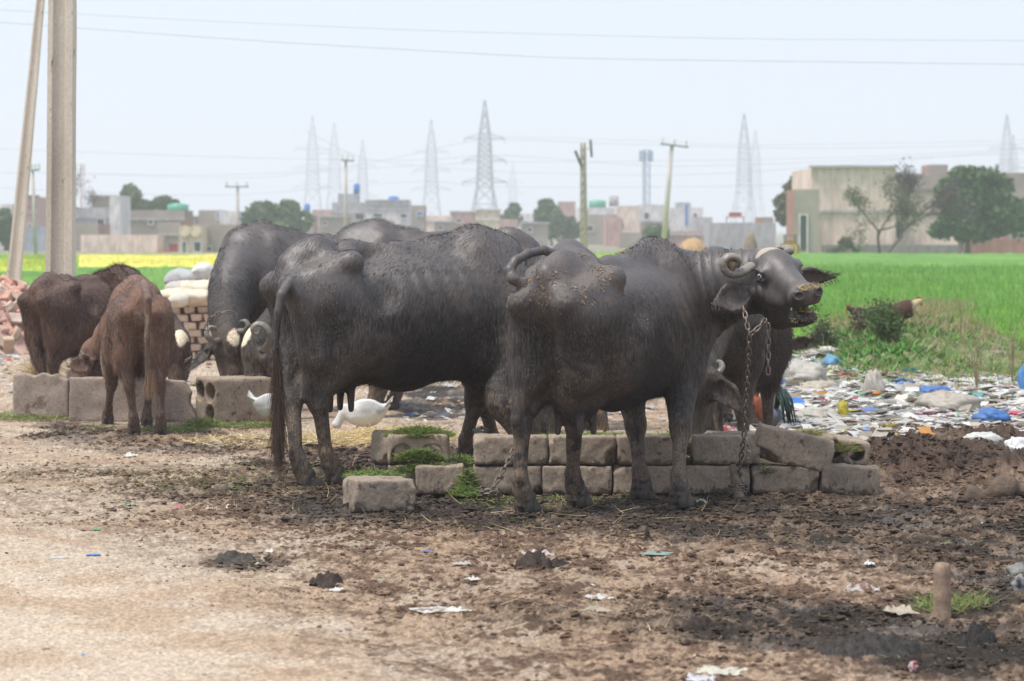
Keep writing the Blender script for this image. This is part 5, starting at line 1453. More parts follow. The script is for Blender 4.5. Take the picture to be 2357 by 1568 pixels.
heap_blades('green_fodder', [(2160, 1385, 11.05, 62, .14, .035, .5), (2230, 1378, 11.2, 60, .12, .03, .5)], 520, .075, .0016, FOD, LEAFM, flat=.7)
heap_blades('straw_heap', [(905, 990, 20.0, 150, .55, .09, 2.6), (760, 1000, 19.6, 80, .5, .03, .15), (620, 1010, 19.6, 200, .6, .01, .12), (420, 1010, 20.2, 120, .3, .01, .05)], 9000, .085, .0022, [(.60, .47, .25), (.68, .56, .34), (.5, .38, .18)], STRAWM, flat=.9)
heap_blades('green_fodder', [(300, 1100, 16.5, 300, 1.1, .005, .5), (560, 1095, 16.8, 250, 1.2, .005, .5), (1250, 1150, 15.5, 200, .4, .01, .5)], 1800, .03, .0016, FOD, LEAFM, flat=.95)
# mound under the straw
x_, y_ = np.meshgrid(np.linspace(-1, 1, 40), np.linspace(-1, 1, 24))
rr = np.clip(1 - x_ ** 2 - y_ ** 2, 0, 1)
sm = W(900, 985, 20.0)
Vm = np.stack([sm[0] + x_ * .42, 20 + y_ * .6, rr * .07 - .01 + .02 * fbm2(x_ * 4, y_ * 4, 3, 3)], -1).reshape(-1, 3)
ij = np.arange(960).reshape(24, 40); Fm = np.stack([ij[:-1, :-1], ij[:-1, 1:], ij[1:, 1:], ij[1:, :-1]], -1).reshape(-1, 4)
o = link('straw_bed', mesh_np('straw_bed', Vm, Fm, True, plain('straw_bed', (.55, .42, .22), .9, .3, 30))); o['kind'] = 'stuff'

# ------------------------------------------------------------------ chains and pegs
STEEL = plain('rusty_chain', (.18, .145, .12), .5, .35, 60, .3, 200, .002, .5)
STEEL.node_tree.nodes['Principled BSDF'].inputs['Metallic'].default_value = .5
_lk = MB(); _a = np.linspace(0, 2 * math.pi, 17)[:-1]
_pp = np.stack([np.cos(_a) * .0085 , 0 * _a, np.sin(_a) * .0125 + np.sign(np.sin(_a)) * .006], 1)
_pp = np.concatenate([_pp, _pp[:2]])
link_mesh = _lk.tube(_pp, .0036, 6, cap=False).mesh('link', STEEL, True)
def chain(pts, label, n=None, pitch=.0285, s=1.2, group=None):
    pts = np.array(pts, float)
    seg = np.linalg.norm(np.diff(pts, axis=0), axis=1); cum = np.concatenate([[0], np.cumsum(seg)])
    n = n or max(2, int(cum[-1] / (pitch * s)))
    root = empty('chain', label, 'chain', pts[0], 0, group)
    for i in range(n):
        t0, t1 = cum[-1] * i / n, cum[-1] * (i + 1) / n
        a = np.array([np.interp(t0, cum, pts[:, k]) for k in range(3)]); b = np.array([np.interp(t1, cum, pts[:, k]) for k in range(3)])
        o = link('link', link_mesh, root); d = Vector(b - a)
        q = d.to_track_quat('Z', 'X') @ Matrix.Rotation((i % 2) * math.pi / 2 + rng.normal(.5, .12), 4, 'Z').to_quaternion()
        o.rotation_mode = 'QUATERNION'; o.rotation_quaternion = q
        o.location = Vector((a + b) / 2 - pts[0]); o.scale = (s, s, s)
    return root
chain([W(1712, 706, 15.38), W(1719, 745, 15.32), W(1725, 770, 15.30), W(1724, 800, 15.32), W(1721, 860, 15.40), W(1716, 950, 15.5), W(1712, 1010, 15.55), W(1706, 1050, 15.62), W(1699, 1100, 15.72), W(1694, 1122, 15.74)],
      'long rusty chain hanging from the neck of the front cow to the wooden peg')
chain([W(1725, 772, 15.30), W(1738, 762, 15.30), W(1752, 748, 15.32), W(1762, 735, 15.36)], 'short chain loop passing up under the throat of the front cow')
chain([W(1768, 745, 15.35), W(1769, 800, 15.35), W(1768, 862, 15.35)], 'loose end of chain dangling free below the jaw of the front cow')
chain([W(1716, 1010, 15.53), W(1722, 1035, 15.52), W(1724, 1055, 15.52)], 'short tail of chain hanging over the top block by the peg')
chain([W(1192, 1005, 15.72), W(1180, 1040, 15.70), W(1165, 1070, 15.62), W(1148, 1100, 15.55), W(1136, 1120, 15.5)], 'dark chain running from the trough top to the coil beside the hind leg')
chain([W(440, 822, 22.6), W(434, 826, 22.7), W(426, 833, 22.9)], 'thin chain between the tan tufted buffalo and the white polled calf', 5, .03, 1.2)
ring = [np.array(W(470, 760, 22.25)) + np.array([0.02, -.05, 0]), np.array(W(476, 738, 22.2)), np.array(W(500, 722, 22.15)), np.array(W(527, 717, 22.12)), np.array(W(545, 724, 22.15))]
chain(ring, 'chain collar round the neck of the tan tufted buffalo', None, .03, 1.3)
WOOD = plain('old_peg_wood', (.17, .125, .09), .85, .35, 14, .6, 60, .006)
def coil(u, v, Y, r, turns, label, hz=.05):
    root = empty('chain', label, 'chain', W(u, v, Y) * [1, 1, 0])
    n = int(turns * 2 * math.pi * r / .031)
    c = W(u, v, Y) * [1, 1, 0]; z0 = .02
    for i in range(n):
        a = i / n * turns * 2 * math.pi; rr = r * (1 + .18 * math.sin(i * 1.7))
        p = np.array([rr * math.cos(a), rr * math.sin(a) , z0 + hz * i / n])
        o = link('link', link_mesh, root); o.location = Vector(p); o.scale = (1.15,) * 3
        o.rotation_euler = (R_(90) + rng.normal(0, .2), rng.normal(0, .3) + (i % 2) * 1.2, a)
        o.rotation_euler = (Vector((-math.sin(a), math.cos(a), rng.normal(0, .1))).to_track_quat('Z', 'X') @ Matrix.Rotation((i % 2) * 1.57, 4, 'Z').to_quaternion()).to_euler()
    return root
coil(1700, 1135, 15.7, .038, 4.5, 'rusty chain wound round the foot of the wooden peg', .055)
coil(1128, 1130, 15.5, .045, 3.5, 'rusty chain coiled on the mud by the bottom trough block', .04)
def peg(pts, r0, r1, label, mat=WOOD, n=10, name='wooden_peg', rot=0):
    P = np.array(pts); t = np.linspace(0, 1, 14); P2 = P[0] + (P[1] - P[0]) * t[:, None]
    rad = (r0 + (r1 - r0) * t) * (1 + .05 * np.sin(t * 17)); rad[-1] *= .82; rad[-2] *= .98
    o = MB().tube(P2, rad, n).obj(name, mat, None, True); recentre(o)
    return tag(o, label, 'peg')
peg([W(1702, 1150, 15.66), W(1686, 1070, 15.72)], .030, .020, 'leaning wooden peg with chain wound about its foot', n=8)
b0 = W(2168, 1425, 10.85); t0 = W(2169, 1296, 10.85); b0[2] = -.03
peg([b0, t0], .034, .031, 'short round concrete post standing alone in the mud', conc_mat('post_concrete', (.31, .225, .16), (.19, .13, .10), .8), 24, 'concrete_post')
# rope on the wall top
pr = [W(1088, 992, 16.9), W(1100, 988, 16.9), W(1112, 996, 16.85), W(1122, 990, 16.9), W(1108, 984, 16.95), W(1095, 996, 16.85), W(1116, 999, 16.85)]
o = MB().tube(np.array([np.array(p) for p in pr]), .010, 8).obj('rope', plain('grey_rope', (.25, .24, .21), .9, .3, 60, .8, 150, .005), None, True); recentre(o); tag(o, 'bundle of thick grey rope by the foreleg of the middle cow', 'rope')
hal = [W(242, 790, 21.85), W(234, 805, 21.78), W(233, 830, 21.75), W(238, 860, 21.75), W(241, 872, 21.75)]
o = MB().tube(np.array(hal), .008, 6).obj('rope', plain('halter_rope', (.30, .24, .17), .9, .3, 60, .8, 150, .005), None, True); recentre(o); tag(o, 'tan halter rope hanging from the head of the rusty calf', 'rope')
# ================================================================== refuse, weeds, rubble, birds, litter
FILM = attr_mat('crumpled_film', .45, .12, 25, .25, .25)
def crumple(w, l, hgt, seed, nx=7, ny=6, edge=.35):
    r2 = np.random.default_rng(seed)
    a, b = np.meshgrid(np.linspace(-1, 1, nx), np.linspace(-1, 1, ny), indexing='ij')
    ox = fbm2(a * 1.7 + seed * 3.1, b * 1.7, 3, seed % 97) * edge; oy = fbm2(a * 1.7, b * 1.7 + seed * 2.3, 3, seed % 89 + 5) * edge
    z = np.abs(fbm2(a * 2.1 + seed, b * 2.1, 3, seed % 83 + 9)) * 1.9 + .06 * r2.random(a.shape)
    rim = np.maximum(np.abs(a), np.abs(b)); z = z * (1 - .55 * rim ** 2) * .7
    return np.stack([(a + ox) * w / 2, (b + oy) * l / 2, z * hgt], -1).reshape(-1, 3)
def grid_faces(nx, ny):
    ij = np.arange(nx * ny).reshape(nx, ny)
    return np.stack([ij[:-1, :-1], ij[1:, :-1], ij[1:, 1:], ij[:-1, 1:]], -1).reshape(-1, 4)
def scatter_scraps(name, xs, ys, sizes, cols, mat, hf=.35, nx=5, ny=4):
    V, C = [], []; z0 = height(xs, ys); F = grid_faces(nx, ny)
    bank = [crumple(2, 1.5, hf * 2, 100 + k, nx, ny) for k in range(40)]
    for i in range(len(xs)):
        P = bank[i % 40] * sizes[i]; a = rng.random() * 6.283; c, s = math.cos(a), math.sin(a)
        t = rng.normal(0, .25)
        P = np.stack([P[:, 0] * c - P[:, 1] * s, P[:, 0] * s + P[:, 1] * c, P[:, 2] + t * P[:, 0]], 1) + [xs[i], ys[i], z0[i] + .15 * sizes[i]]
        V.append(P); C.append(np.broadcast_to(cols[i], (nx * ny, 3)))
    n = nx * ny
    FF = (F[None] + (np.arange(len(xs)) * n)[:, None, None]).reshape(-1, 4)
    o = link(name, mesh_np(name, np.concatenate(V), FF, True, mat, {'col': np.concatenate(C)})); o['kind'] = 'stuff'; return o
TR = [(.62, .60, .55), (.55, .52, .46), (.70, .69, .66), (.45, .42, .36), (.50, .50, .50), (.35, .31, .25), (.60, .57, .50), (.28, .24, .19)]
TR = TR + [(.72, .70, .66), (.66, .64, .60), (.60, .60, .58)]
TRc = TR * 7 + [(.06, .20, .55), (.60, .50, .06), (.45, .08, .12), (.12, .32, .34), (.55, .25, .06), (.20, .35, .18), (.55, .30, .35)]
x, y = rand_uv(36000, 1700, 2430, 815, 1075)
m_, c_, t_, h_, w_, uu_, vv_ = zones(x, y)
keep = rng.random(len(x)) < t_ * (.35 + .65 * sstep(-.25, .25, fbm2(x * 1.2, y * 1.0, 3, 44))) * (1 - .9 * h_)
x, y = x[keep], y[keep]
scatter_scraps('refuse', x, y, (.012 + .060 * rng.random(len(x)) ** 2.4) * (y / 20) ** .5, pick(TRc, len(x)), FILM, .2)
x, y = rand_uv(2600, -50, 1750, 800, 975)
keep = rng.random(len(x)) < sstep(.0, .4, fbm2(x * .5, y * .3, 3, 48) + .12)
x, y = x[keep], y[keep]
scatter_scraps('refuse', x, y, .015 + .04 * rng.random(len(x)) ** 2, pick(TRc, len(x)), FILM)
x, y = rand_uv(1100, -50, 2430, 985, 1640)
m_, c_, *_r = zones(x, y)
keep = rng.random(len(x)) < .18 + .35 * c_
x, y = x[keep], y[keep]
scatter_scraps('litter', x, y, .003 + .011 * rng.random(len(x)) ** 3, pick(TR * 2 + [(.06, .2, .5), (.2, .4, .25)], len(x)), FILM, .25)
# larger pieces: each one a thing
def scrap(name, label, u, v, w, l, hg, colr, seed, cat=None, rz=0, nx=12, ny=9, rough=.5, edge=.35, vary=.18, c2=None, group=None, z=0, stand=0):
    p = G(u, v)
    P = crumple(w, l, hg, seed, nx, ny, edge)
    if stand: P = P @ np.array([[1, 0, 0], [0, math.cos(stand), math.sin(stand)], [0, -math.sin(stand), math.cos(stand)]])
    t = np.clip(.5 + fbm2(P[:, 0] / w * 4 + seed, P[:, 1] / l * 4, 3, seed % 50), 0, 1)
    cols = np.array(colr)[None] * (1 - vary + 2 * vary * rng.random((len(P), 1)))
    if c2 is not None: cols = cols + (np.array(c2) - cols) * sstep(.55, .7, t)[:, None]
    P[:, 2] -= P[:, 2].min()
    o = link(name, mesh_np(name, P, grid_faces(nx, ny), True, FILM, {'col': cols}))
    o.location = (p[0], p[1], zat(p[0], p[1]) + .002 + z); o.rotation_euler = (0, 0, rz)
    return tag(o, label, cat or name.replace('_', ' '), group)
WH = (.66, .64, .60)
scrap('plastic_sheet', 'long flattened dirty white plastic sheet lying in the worn earth', 1012, 1402, .20, .14, .022, WH, 1, 'plastic scrap', .1, c2=(.25, .20, .14))
scrap('plastic_scrap', 'crinkled white scrap left of the paired dark clods, middle of the yard', 1380, 1375, .10, .10, .03, WH, 2, 'plastic scrap', .3, c2=(.3, .25, .2))
scrap('rag', 'pale twisted rag strip just below the crinkled white scrap', 1370, 1400, .13, .04, .03, (.45, .38, .30), 3, 'rag', -.2)
scrap('packet', 'flat teal grey paper packet lying on bare earth', 1511, 1284, .115, .13, .006, (.30, .38, .34), 4, 'paper packet', -.35, edge=.05, c2=(.22, .42, .42))
scrap('plastic_scrap', 'white and pink torn scrap on the dark dung pat', 1232, 1282, .10, .08, .045, (.62, .52, .50), 5, 'plastic scrap', .5)
scrap('plastic_scrap', 'small bright blue scrap in the middle of the worn earth', 985, 1278, .045, .05, .018, (.04, .16, .42), 6, 'plastic scrap')
scrap('leaf', 'dry curled yellow brown leaf beside the small bright blue scrap', 1005, 1258, .09, .04, .012, (.36, .25, .09), 7, 'leaf', -.2)
scrap('paper_scrap', 'grey white crinkled tissue below the small bright blue scrap', 1062, 1306, .08, .08, .02, (.5, .46, .42), 8, 'paper scrap')
scrap('paper_scrap', 'bright white folded scrap right of the long plastic sheet', 1088, 1336, .055, .05, .02, (.70, .68, .66), 9, 'paper scrap', .7)
scrap('wrapper', 'green and pink striped wrapper above the long plastic sheet', 890, 1336, .085, .05, .008, (.25, .42, .28), 10, 'wrapper', -.25, c2=(.50, .18, .16), edge=.12)
scrap('plastic_scrap', 'white scrap at the end of the dark hoof hole', 775, 1362, .05, .05, .018, (.68, .68, .66), 11, 'plastic scrap')
scrap('wrapper', 'green and red wrapper lying flat on the pale sandy side', 206, 1226, .10, .10, .008, (.13, .36, .16), 12, 'wrapper', .1, c2=(.45, .14, .12), edge=.12)
scrap('wrapper', 'small blue wrapper on the pale sandy side', 214, 1295, .062, .06, .008, (.10, .25, .55), 13, 'wrapper', .15, edge=.1, c2=(.5, .5, .5))
scrap('paper_scrap', 'thin white paper strip beside the small blue wrapper', 137, 1301, .075, .05, .008, (.60, .60, .58), 14, 'paper scrap', .3, edge=.15)
scrap('plastic_scrap', 'pink scrap near the muddy patch behind the middle cow', 409, 1172, .04, .05, .022, (.55, .16, .24), 15, 'plastic scrap')
scrap('plastic_scrap', 'pale peach scrap by the dung behind the middle cow', 484, 1176, .055, .06, .028, (.50, .38, .32), 16, 'plastic scrap')
scrap('wrapper', 'dark green and white wrapper at the edge of the muddy patch', 297, 1164, .055, .05, .012, (.06, .24, .10), 17, 'wrapper', 0, c2=(.6, .6, .6))
scrap('plastic_scrap', 'white feathery scrap on reddish soil below the rusty calf', 300, 1050, .075, .08, .035, (.68, .67, .64), 18, 'plastic scrap')
scrap('plastic_scrap', 'small white scrap above the dark dung ridge in the pale earth', 620, 1276, .035, .04, .025, (.68, .66, .64), 19, 'plastic scrap')
scrap('plastic_scrap', 'pale shell like scrap sitting on the dark dung ridge', 596, 1300, .035, .035, .028, (.50, .44, .36), 20, 'plastic scrap')
scrap('cloth_rag', 'crumpled off white cloth beside the short concrete post', 2070, 1410, .11, .10, .05, (.48, .42, .33), 21, 'rag', .3)
scrap('cloth_rag', 'dirty white and brownish cloth in the dung above the post', 1985, 1358, .12, .10, .045, (.50, .46, .42), 22, 'rag', 0, c2=(.22, .12, .10))
scrap('plastic_scrap', 'torn yellowish white bag lying along the bottom of the yard', 1660, 1545, .145, .12, .03, (.60, .58, .48), 23, 'plastic scrap', -.2)
scrap('plastic_scrap', 'small white paper bit just above the torn yellowish bag', 1608, 1507, .05, .04, .01, (.68, .68, .68), 24, 'plastic scrap')



scrap('plastic_scrap', 'bright white scrap on a brown mound up from the post', 2000, 1302, .04, .04, .03, (.70, .70, .70), 28, 'plastic scrap')
scrap('plastic_scrap', 'round white scrap at the bottom edge by the torn bag', 1612, 1566, .10, .08, .035, (.62, .62, .66), 29, 'plastic scrap')
scrap('paper_scrap', 'mint green paper ball by the near foreleg of the front cow', 1615, 1150, .05, .06, .045, (.45, .58, .46), 30, 'paper scrap', c2=(.7, .7, .68))
scrap('plastic_scrap', 'white plastic strip left of the grey puddle', 1300, 1208, .06, .05, .02, (.55, .50, .45), 31, 'plastic scrap')
# refuse field
def bag(name, label, u, v, w, l, hg, colr, seed, cat='plastic bag', c2=None, **k):
    r2 = np.random.default_rng(seed); n, kk = 34, 20; V = []
    for i in range(kk):
        ph = i / (kk - 1) * math.pi
        for j in range(n):
            a = j / n * 6.2832; s_ = math.sin(ph) ** .8
            V.append([math.cos(a) * s_, math.sin(a) * s_, math.cos(ph)])
    V = np.array(V); N_ = V.copy(); o1 = seed * 3.7
    q = 1 + .28 * noise3(V[:, 0] * 1.6 + o1, V[:, 1] * 1.6, V[:, 2] * 1.6) + .22 * (np.abs(noise3(V[:, 0] * 4 + o1, V[:, 1] * 4, V[:, 2] * 4)) - .3) - .10 * np.abs(noise3(V[:, 0] * 9 + o1, V[:, 1] * 9, V[:, 2] * 9))
    V = V * q[:, None] * np.array([w / 2 * .8, l / 2 * .55, hg * .75]); V[:, 2] += hg * .25; V[:, 2] = np.maximum(V[:, 2], -.02)
    t = noise3(N_[:, 0] * 3 + o1, N_[:, 1] * 3, N_[:, 2] * 3); t2 = noise3(N_[:, 0] * 7 + o1, N_[:, 1] * 7, N_[:, 2] * 7)
    cols = np.array(colr)[None] * (1 + .15 * t2)[:, None]
    if c2 is not None: cols = cols + (np.array(c2) - cols) * sstep(.0, .15, t)[:, None]
    cols = cols + (np.array([.22, .18, .14]) - cols) * (.5 * sstep(.2, .5, t2 - t * .3))[:, None]
    F = np.array([[i * n + j, (i + 1) * n + j, (i + 1) * n + (j + 1) % n, i * n + (j + 1) % n] for i in range(kk - 1) for j in range(n)])
    p = G(u, v); o = link(name, mesh_np(name, V, F, True, FILM, {'col': cols})); o.location = (p[0], p[1], zat(p[0], p[1])); o.rotation_euler = (0, 0, r2.normal(0, .3))
    return tag(o, label, cat)
BL = (.07, .20, .50)
bag('plastic_bag', 'bright blue crumpled bag beside the brown dung heap', 2282, 985, .30, .5, .09, BL, 41)
bag('plastic_bag', 'blue bag with round top in the middle of the refuse', 2150, 918, .34, .6, .075, BL, 42)
bag('plastic_bag', 'two small blue bag bumps before the grass bank', 2088, 902, .26, .4, .055, (.06, .22, .60), 43)
bag('plastic_bag', 'tall bright blue bag standing at the picture edge', 2358, 922, .15, .20, .22, (.08, .28, .60), 44)
bag('plastic_bag', 'light blue square bag near the shaggy buffalo', 1915, 868, .22, .5, .10, (.15, .36, .55), 45)
bag('plastic_bag', 'steel blue flattened bag above the arched heap of green cuttings', 1990, 962, .35, .5, .04, (.12, .22, .48), 46)
bag('plastic_bag', 'yellow bag stuck upright in dark soil', 1940, 975, .10, .2, .12, (.50, .42, .05), 47)
bag('plastic_bag', 'golden yellow bag among white scraps beyond the dung heap', 2314, 1025, .16, .3, .06, (.55, .38, .06), 48)
bag('plastic_scrap', 'orange scrap on dark soil in the middle of the refuse', 2020, 930, .11, .16, .03, (.60, .22, .03), 49, cat='plastic scrap')
bag('plastic_bag', 'orange and white wrapper beside the rooster tail', 1782, 965, .13, .3, .05, (.62, .50, .46), 50, c2=(.6, .2, .05))
bag('plastic_bag', 'white twisted bag below the orange and white wrapper', 1772, 990, .16, .3, .08, (.62, .60, .58), 51)
bag('sack', 'large dirty white sack right of the centre of the refuse', 2190, 960, .60, .8, .14, (.50, .46, .40), 52, cat='sack')
bag('sack', 'upright crumpled off white sack like a small peak', 2010, 920, .22, .4, .22, (.52, .48, .42), 53, cat='sack')
bag('sack', 'pale sack with rounded folds on the near refuse', 1880, 975, .45, .6, .085, (.55, .53, .47), 54, cat='sack')
bag('sack', 'greyish white sack heap against the belly of the shaggy buffalo', 1850, 895, .60, .9, .17, (.50, .48, .43), 55, cat='sack')
bag('sack', 'torn v shaped cream sack lying in the refuse', 1890, 912, .38, .6, .10, (.50, .45, .36), 56, cat='sack')
bag('plastic_bag', 'white crumpled bag at the far end of the dung heap', 2250, 1045, .35, .4, .09, (.66, .66, .62), 57)
bag('plastic_bag', 'bright white bag at the picture edge beyond the dung heap', 2345, 1060, .22, .3, .09, (.74, .76, .78), 58)
bag('plastic_scrap', 'pink red scrap behind the light blue square bag', 1950, 884, .20, .4, .04, (.50, .08, .14), 59, cat='plastic scrap')
bag('plastic_scrap', 'pale yellow flat scrap near the light blue square bag', 1920, 880, .18, .3, .03, (.60, .54, .20), 60, cat='plastic scrap')
bag('plastic_bag', 'red and white bag between face and leg of the shaggy buffalo', 1668, 998, .20, .3, .05, (.50, .10, .10), 61, c2=(.7, .66, .64))
bag('plastic_bag', 'magenta and white bag at the far edge of the grass bank', 2290, 832, .35, .6, .04, (.50, .08, .30), 62, c2=(.75, .72, .72))
bag('plastic_bag', 'white bag propped on the large hollow block corner', 560, 905, .14, .3, .10, (.60, .60, .60), 63)
bag('sack', 'grey frayed woven sack at the far side of the post, upper fold', 2345, 1318, .13, .18, .05, (.25, .25, .24), 26, cat='sack')
bag('sack', 'grey frayed woven sack at the far side of the post, lower fold', 2352, 1356, .12, .16, .06, (.28, .29, .30), 27, cat='sack', c2=(.06, .06, .06))
bag('plastic_bag', 'red white knotted bag at the bottom of the yard', 2103, 1538, .045, .06, .030, (.40, .05, .06), 25, c2=(.6, .58, .56))
# plank and log
o = MB().box((0, 0, 0), (.62, .35, .06), .06, jit=.012).obj('plank', plain('old_plank', (.24, .18, .13), .9, .3, 10, .7, 50, .01)); p = G(1815, 938); o.location = (p[0], p[1], .06); o.rotation_euler = (0, R_(2), 0)
tag(o, 'flat weathered plank behind the rooster tail', 'plank')
def logmesh(L_, r, seed, mat):
    t = np.linspace(-.5, .5, 18); P = np.stack([t * L_, .03 * np.sin(t * 7), .02 * np.sin(t * 9 + 1)], 1)
    m = MB().tube(P, r * (1 + .25 * np.sin(t * 13 + seed)) * (1 - .9 * np.abs(t) ** 3), 14)
    m.V[0] = m.V[0] + (noise3(m.V[0][:, 0] * 8, m.V[0][:, 1] * 30, m.V[0][:, 2] * 30) * r * .35)[:, None]
    return m.mesh('log', mat, True)
LOGM = plain('rotten_log', (.13, .095, .07), .95, .5, 8, .9, 30, .015)
o = link('log', logmesh(.42, .055, 2, LOGM)); p = G(2310, 1150); o.location = (p[0], p[1], .04); o.rotation_euler = (.3, R_(-9), .1); tag(o, 'split rotten log lying in black dung at the picture edge', 'log')
# dung pats
def pat(u, v, w, l, hg, label, seed, colr=(.055, .042, .035)):
    w *= .9
    n = 44; k = 14; V = [[0, 0, hg]]; 
    for i in range(1, k):
        t = i / (k - 1)
        for j in range(n):
            a = j / n * 6.283; e = 1 + .18 * math.sin(2 * a + seed) + .12 * math.sin(5 * a + seed * 2)
            V.append([w / 2 * t * e * math.cos(a), l / 2 * t * e * math.sin(a), hg * (1 - t ** 3) * (1 + .15 * math.sin(t * 14 + 2 * a))])
    V = np.array(V); V[:, 2] += (noise3(V[:, 0] * 30, V[:, 1] * 24, seed) * .5 + noise3(V[:, 0] * 75, V[:, 1] * 60, seed) * .5) * hg * 1.0
    F3 = [[0, 1 + j, 1 + (j + 1) % n] for j in range(n)]; F4 = [[1 + i * n + j, 1 + (i + 1) * n + j, 1 + (i + 1) * n + (j + 1) % n, 1 + i * n + (j + 1) % n] for i in range(k - 2) for j in range(n)]
    o = link('dung_pat', mesh_np('dung_pat', V, [np.array(F4), np.array(F3)], True, plain('dung', colr, .9, .5, 30, 1.0, 90, .012, .15))); p = G(u, v)
    o.location = (p[0], p[1], zat(p[0], p[1]) - .012); return tag(o, label, 'dung pat', 'dung pats drying in the yard')
pat(1245, 1306, .22, .28, .045, 'thick round dark dung pat with a torn scrap on it', 1)
pat(545, 1292, .22, .35, .030, 'wet grey dung pat on the pale sandy side', 2, (.07, .062, .054))
pat(748, 1345, .18, .22, .035, 'dark brown dung lump in a hoof hole', 4)
pat(1490, 1250 - 4, .05, .06, .05, 'small upright brown dung clod above the teal packet', 5)
pat(2240, 1470, .20, .3, .05, 'black rounded dung lump near the bottom of the yard', 6, (.035, .032, .030))
pat(1600, 1445, .13, .2, .045, 'brown dung lump between two straw stalks', 7)
pat(2000, 1492, .46, .42, .045, 'long smooth dark dung ridge near the bottom of the yard', 12, (.05, .045, .042))
pat(1900, 1480, .3, .3, .03, 'smooth grey brown dung spread by the dark dung log', 8, (.06, .05, .042))
# ------------------------------------------------------------------ brick rubble and stacks
BRM = [plain('brick_red', (.44, .24, .185), .9, .3, 8, .5, 40, .006, rnd=.15), plain('brick_pink', (.50, .34, .28), .9, .3, 8, .5, 40, .006, rnd=.15), plain('brick_pale', (.52, .42, .35), .9, .3, 8, .5, 40, .006, rnd=.15), plain('brick_sand', (.50, .38, .29), .9, .25, 8, .5, 40, .006, rnd=.12)]
def brick_var(w, d, h_, seed):
    r2 = np.random.default_rng(seed)
    x_, y_, z_ = np.linspace(-.5, .5, 3), np.linspace(-.5, .5, 3), np.linspace(-.5, .5, 3)
    m = bmesh_box(w, d, h_, r2); return m
import bmesh
def bmesh_box(w, d, h_, r2):
    bm = bmesh.new(); bmesh.ops.create_cube(bm, size=1); bmesh.ops.scale(bm, vec=(w, d, h_), verts=bm.verts)
    for v in bm.verts: v.co += Vector(r2.normal(0, .008, 3))
    bmesh.ops.bevel(bm, geom=bm.edges[:], offset=.007, segments=1, affect='EDGES')
    me = bpy.data.meshes.new('brick'); bm.to_mesh(me); bm.free(); return me
bv = []
for i, (w, d, h_) in enumerate([(.22, .11, .075), (.14, .11, .075), (.12, .10, .075), (.17, .11, .07), (.09, .10, .07), (.22, .11, .075)]):
    for k in range(4):
        me = brick_var(w, d, h_, i * 7 + k); me.materials.append(BRM[k]); bv.append(me)
rub = empty('brick_heap', 'tumbled heap of broken red and pink bricks at the picture edge', 'brick heap', W(-10, 770, 35) * [1, 1, 0])
def rub_h(dx, dy): return .80 * max(0, 1 - (dx / 1.45 if dx > 0 else dx / 2.2) ** 2 - (dy / 1.3) ** 2) ** .75
r2 = np.random.default_rng(4); cnt = 0
while cnt < 290:
    dx = r2.uniform(-.9, 1.0); dy = r2.uniform(-1.3, .5); h_ = rub_h((dx + .25) * .95, dy)
    if h_ < .03: continue
    me = bv[r2.choice(len(bv), p=None)] if r2.random() < .5 else bv[int(r2.integers(0, 6)) * 4 + int(r2.integers(0, 3))]
    o = link('brick', me, rub); o.location = (dx, dy, h_ - r2.uniform(0, .05)); o.rotation_euler = tuple(r2.uniform(-1.2, 1.2, 3)); o.scale = (1.1,) * 3; cnt += 1
MM = MB(); a, b = np.meshgrid(np.linspace(-1.6, 1.2, 22), np.linspace(-1.3, 1.3, 16), indexing='ij')
MM.add(np.stack([a, b, np.vectorize(lambda q, w: rub_h((q + .25) * .95, w) - .10)(a, b)], -1).reshape(-1, 3), grid_faces(22, 16)); MM.obj('rubble_core', BRM[1], rub)
hen0 = None
stk = empty('brick_stack', 'neat stack of sandy bricks left of the heavy necked buffalo', 'brick stack', W(425, 815, 32.5) * [1, 1, 0], .0)
r2 = np.random.default_rng(8)
for row in range(9):
    n = 8
    for i in range(n):
        if row > 6 and i in (0, 1, 5): continue
        if r2.random() < .04: continue
        me = bv[3 + 4 * int(r2.integers(1, 3))] if r2.random() < .75 else bv[2 + 4]
        o = link('brick', me, stk); o.location = (-.40 + i * .155 + (row % 2) * .07 + r2.normal(0, .008), r2.normal(0, .02), .045 + row * .082); o.rotation_euler = (0, 0, r2.normal(0, .06)); o.scale = (1.0, 1.6, 1.0)
MB().box((.14, .12, .33), (1.15, .12, .66)).obj('stack_core', BRM[1], stk)
def lump(name, label, c, w, d, h_, colr, seed, cat, n=30, k=18, rough=.85, fold=.16, group=None):
    V = []
    for i in range(k):
        ph = i / (k - 1) * math.pi
        for j in range(n):
            a = j / n * 6.283; s = math.sin(ph)
            V.append([w / 2 * np.sign(math.cos(a)) * abs(math.cos(a)) ** .8 * s ** .7, d / 2 * math.sin(a) * s ** .7, h_ / 2 * math.cos(ph) + h_ / 2])
    V = np.array(V); V += (fold * min(w, h_) * (noise3(V[:, 0] * 9 + seed, V[:, 1] * 9, V[:, 2] * 12) + .7 * np.abs(noise3(V[:, 0] * 22 + seed, V[:, 1] * 22, V[:, 2] * 22))))[:, None] * [1, 1, .8]
    F = [[i * n + j, (i + 1) * n + j, (i + 1) * n + (j + 1) % n, i * n + (j + 1) % n] for i in range(k - 1) for j in range(n)]
    o = link(name, mesh_np(name, V, np.array(F), True, plain(name + '_stuff', colr, rough, .18, 7, .5, 30, .012))); o.location = [float(q) for q in c]
    return tag(o, label, cat, group)
SG = 'pale sacks and stones piled over the brick stack'
lump('sack', 'long cream sack lying right on the brick stack', W(432, 700, 32.4), .75, .4, .16, (.58, .51, .40), 1, 'sack', group=SG)
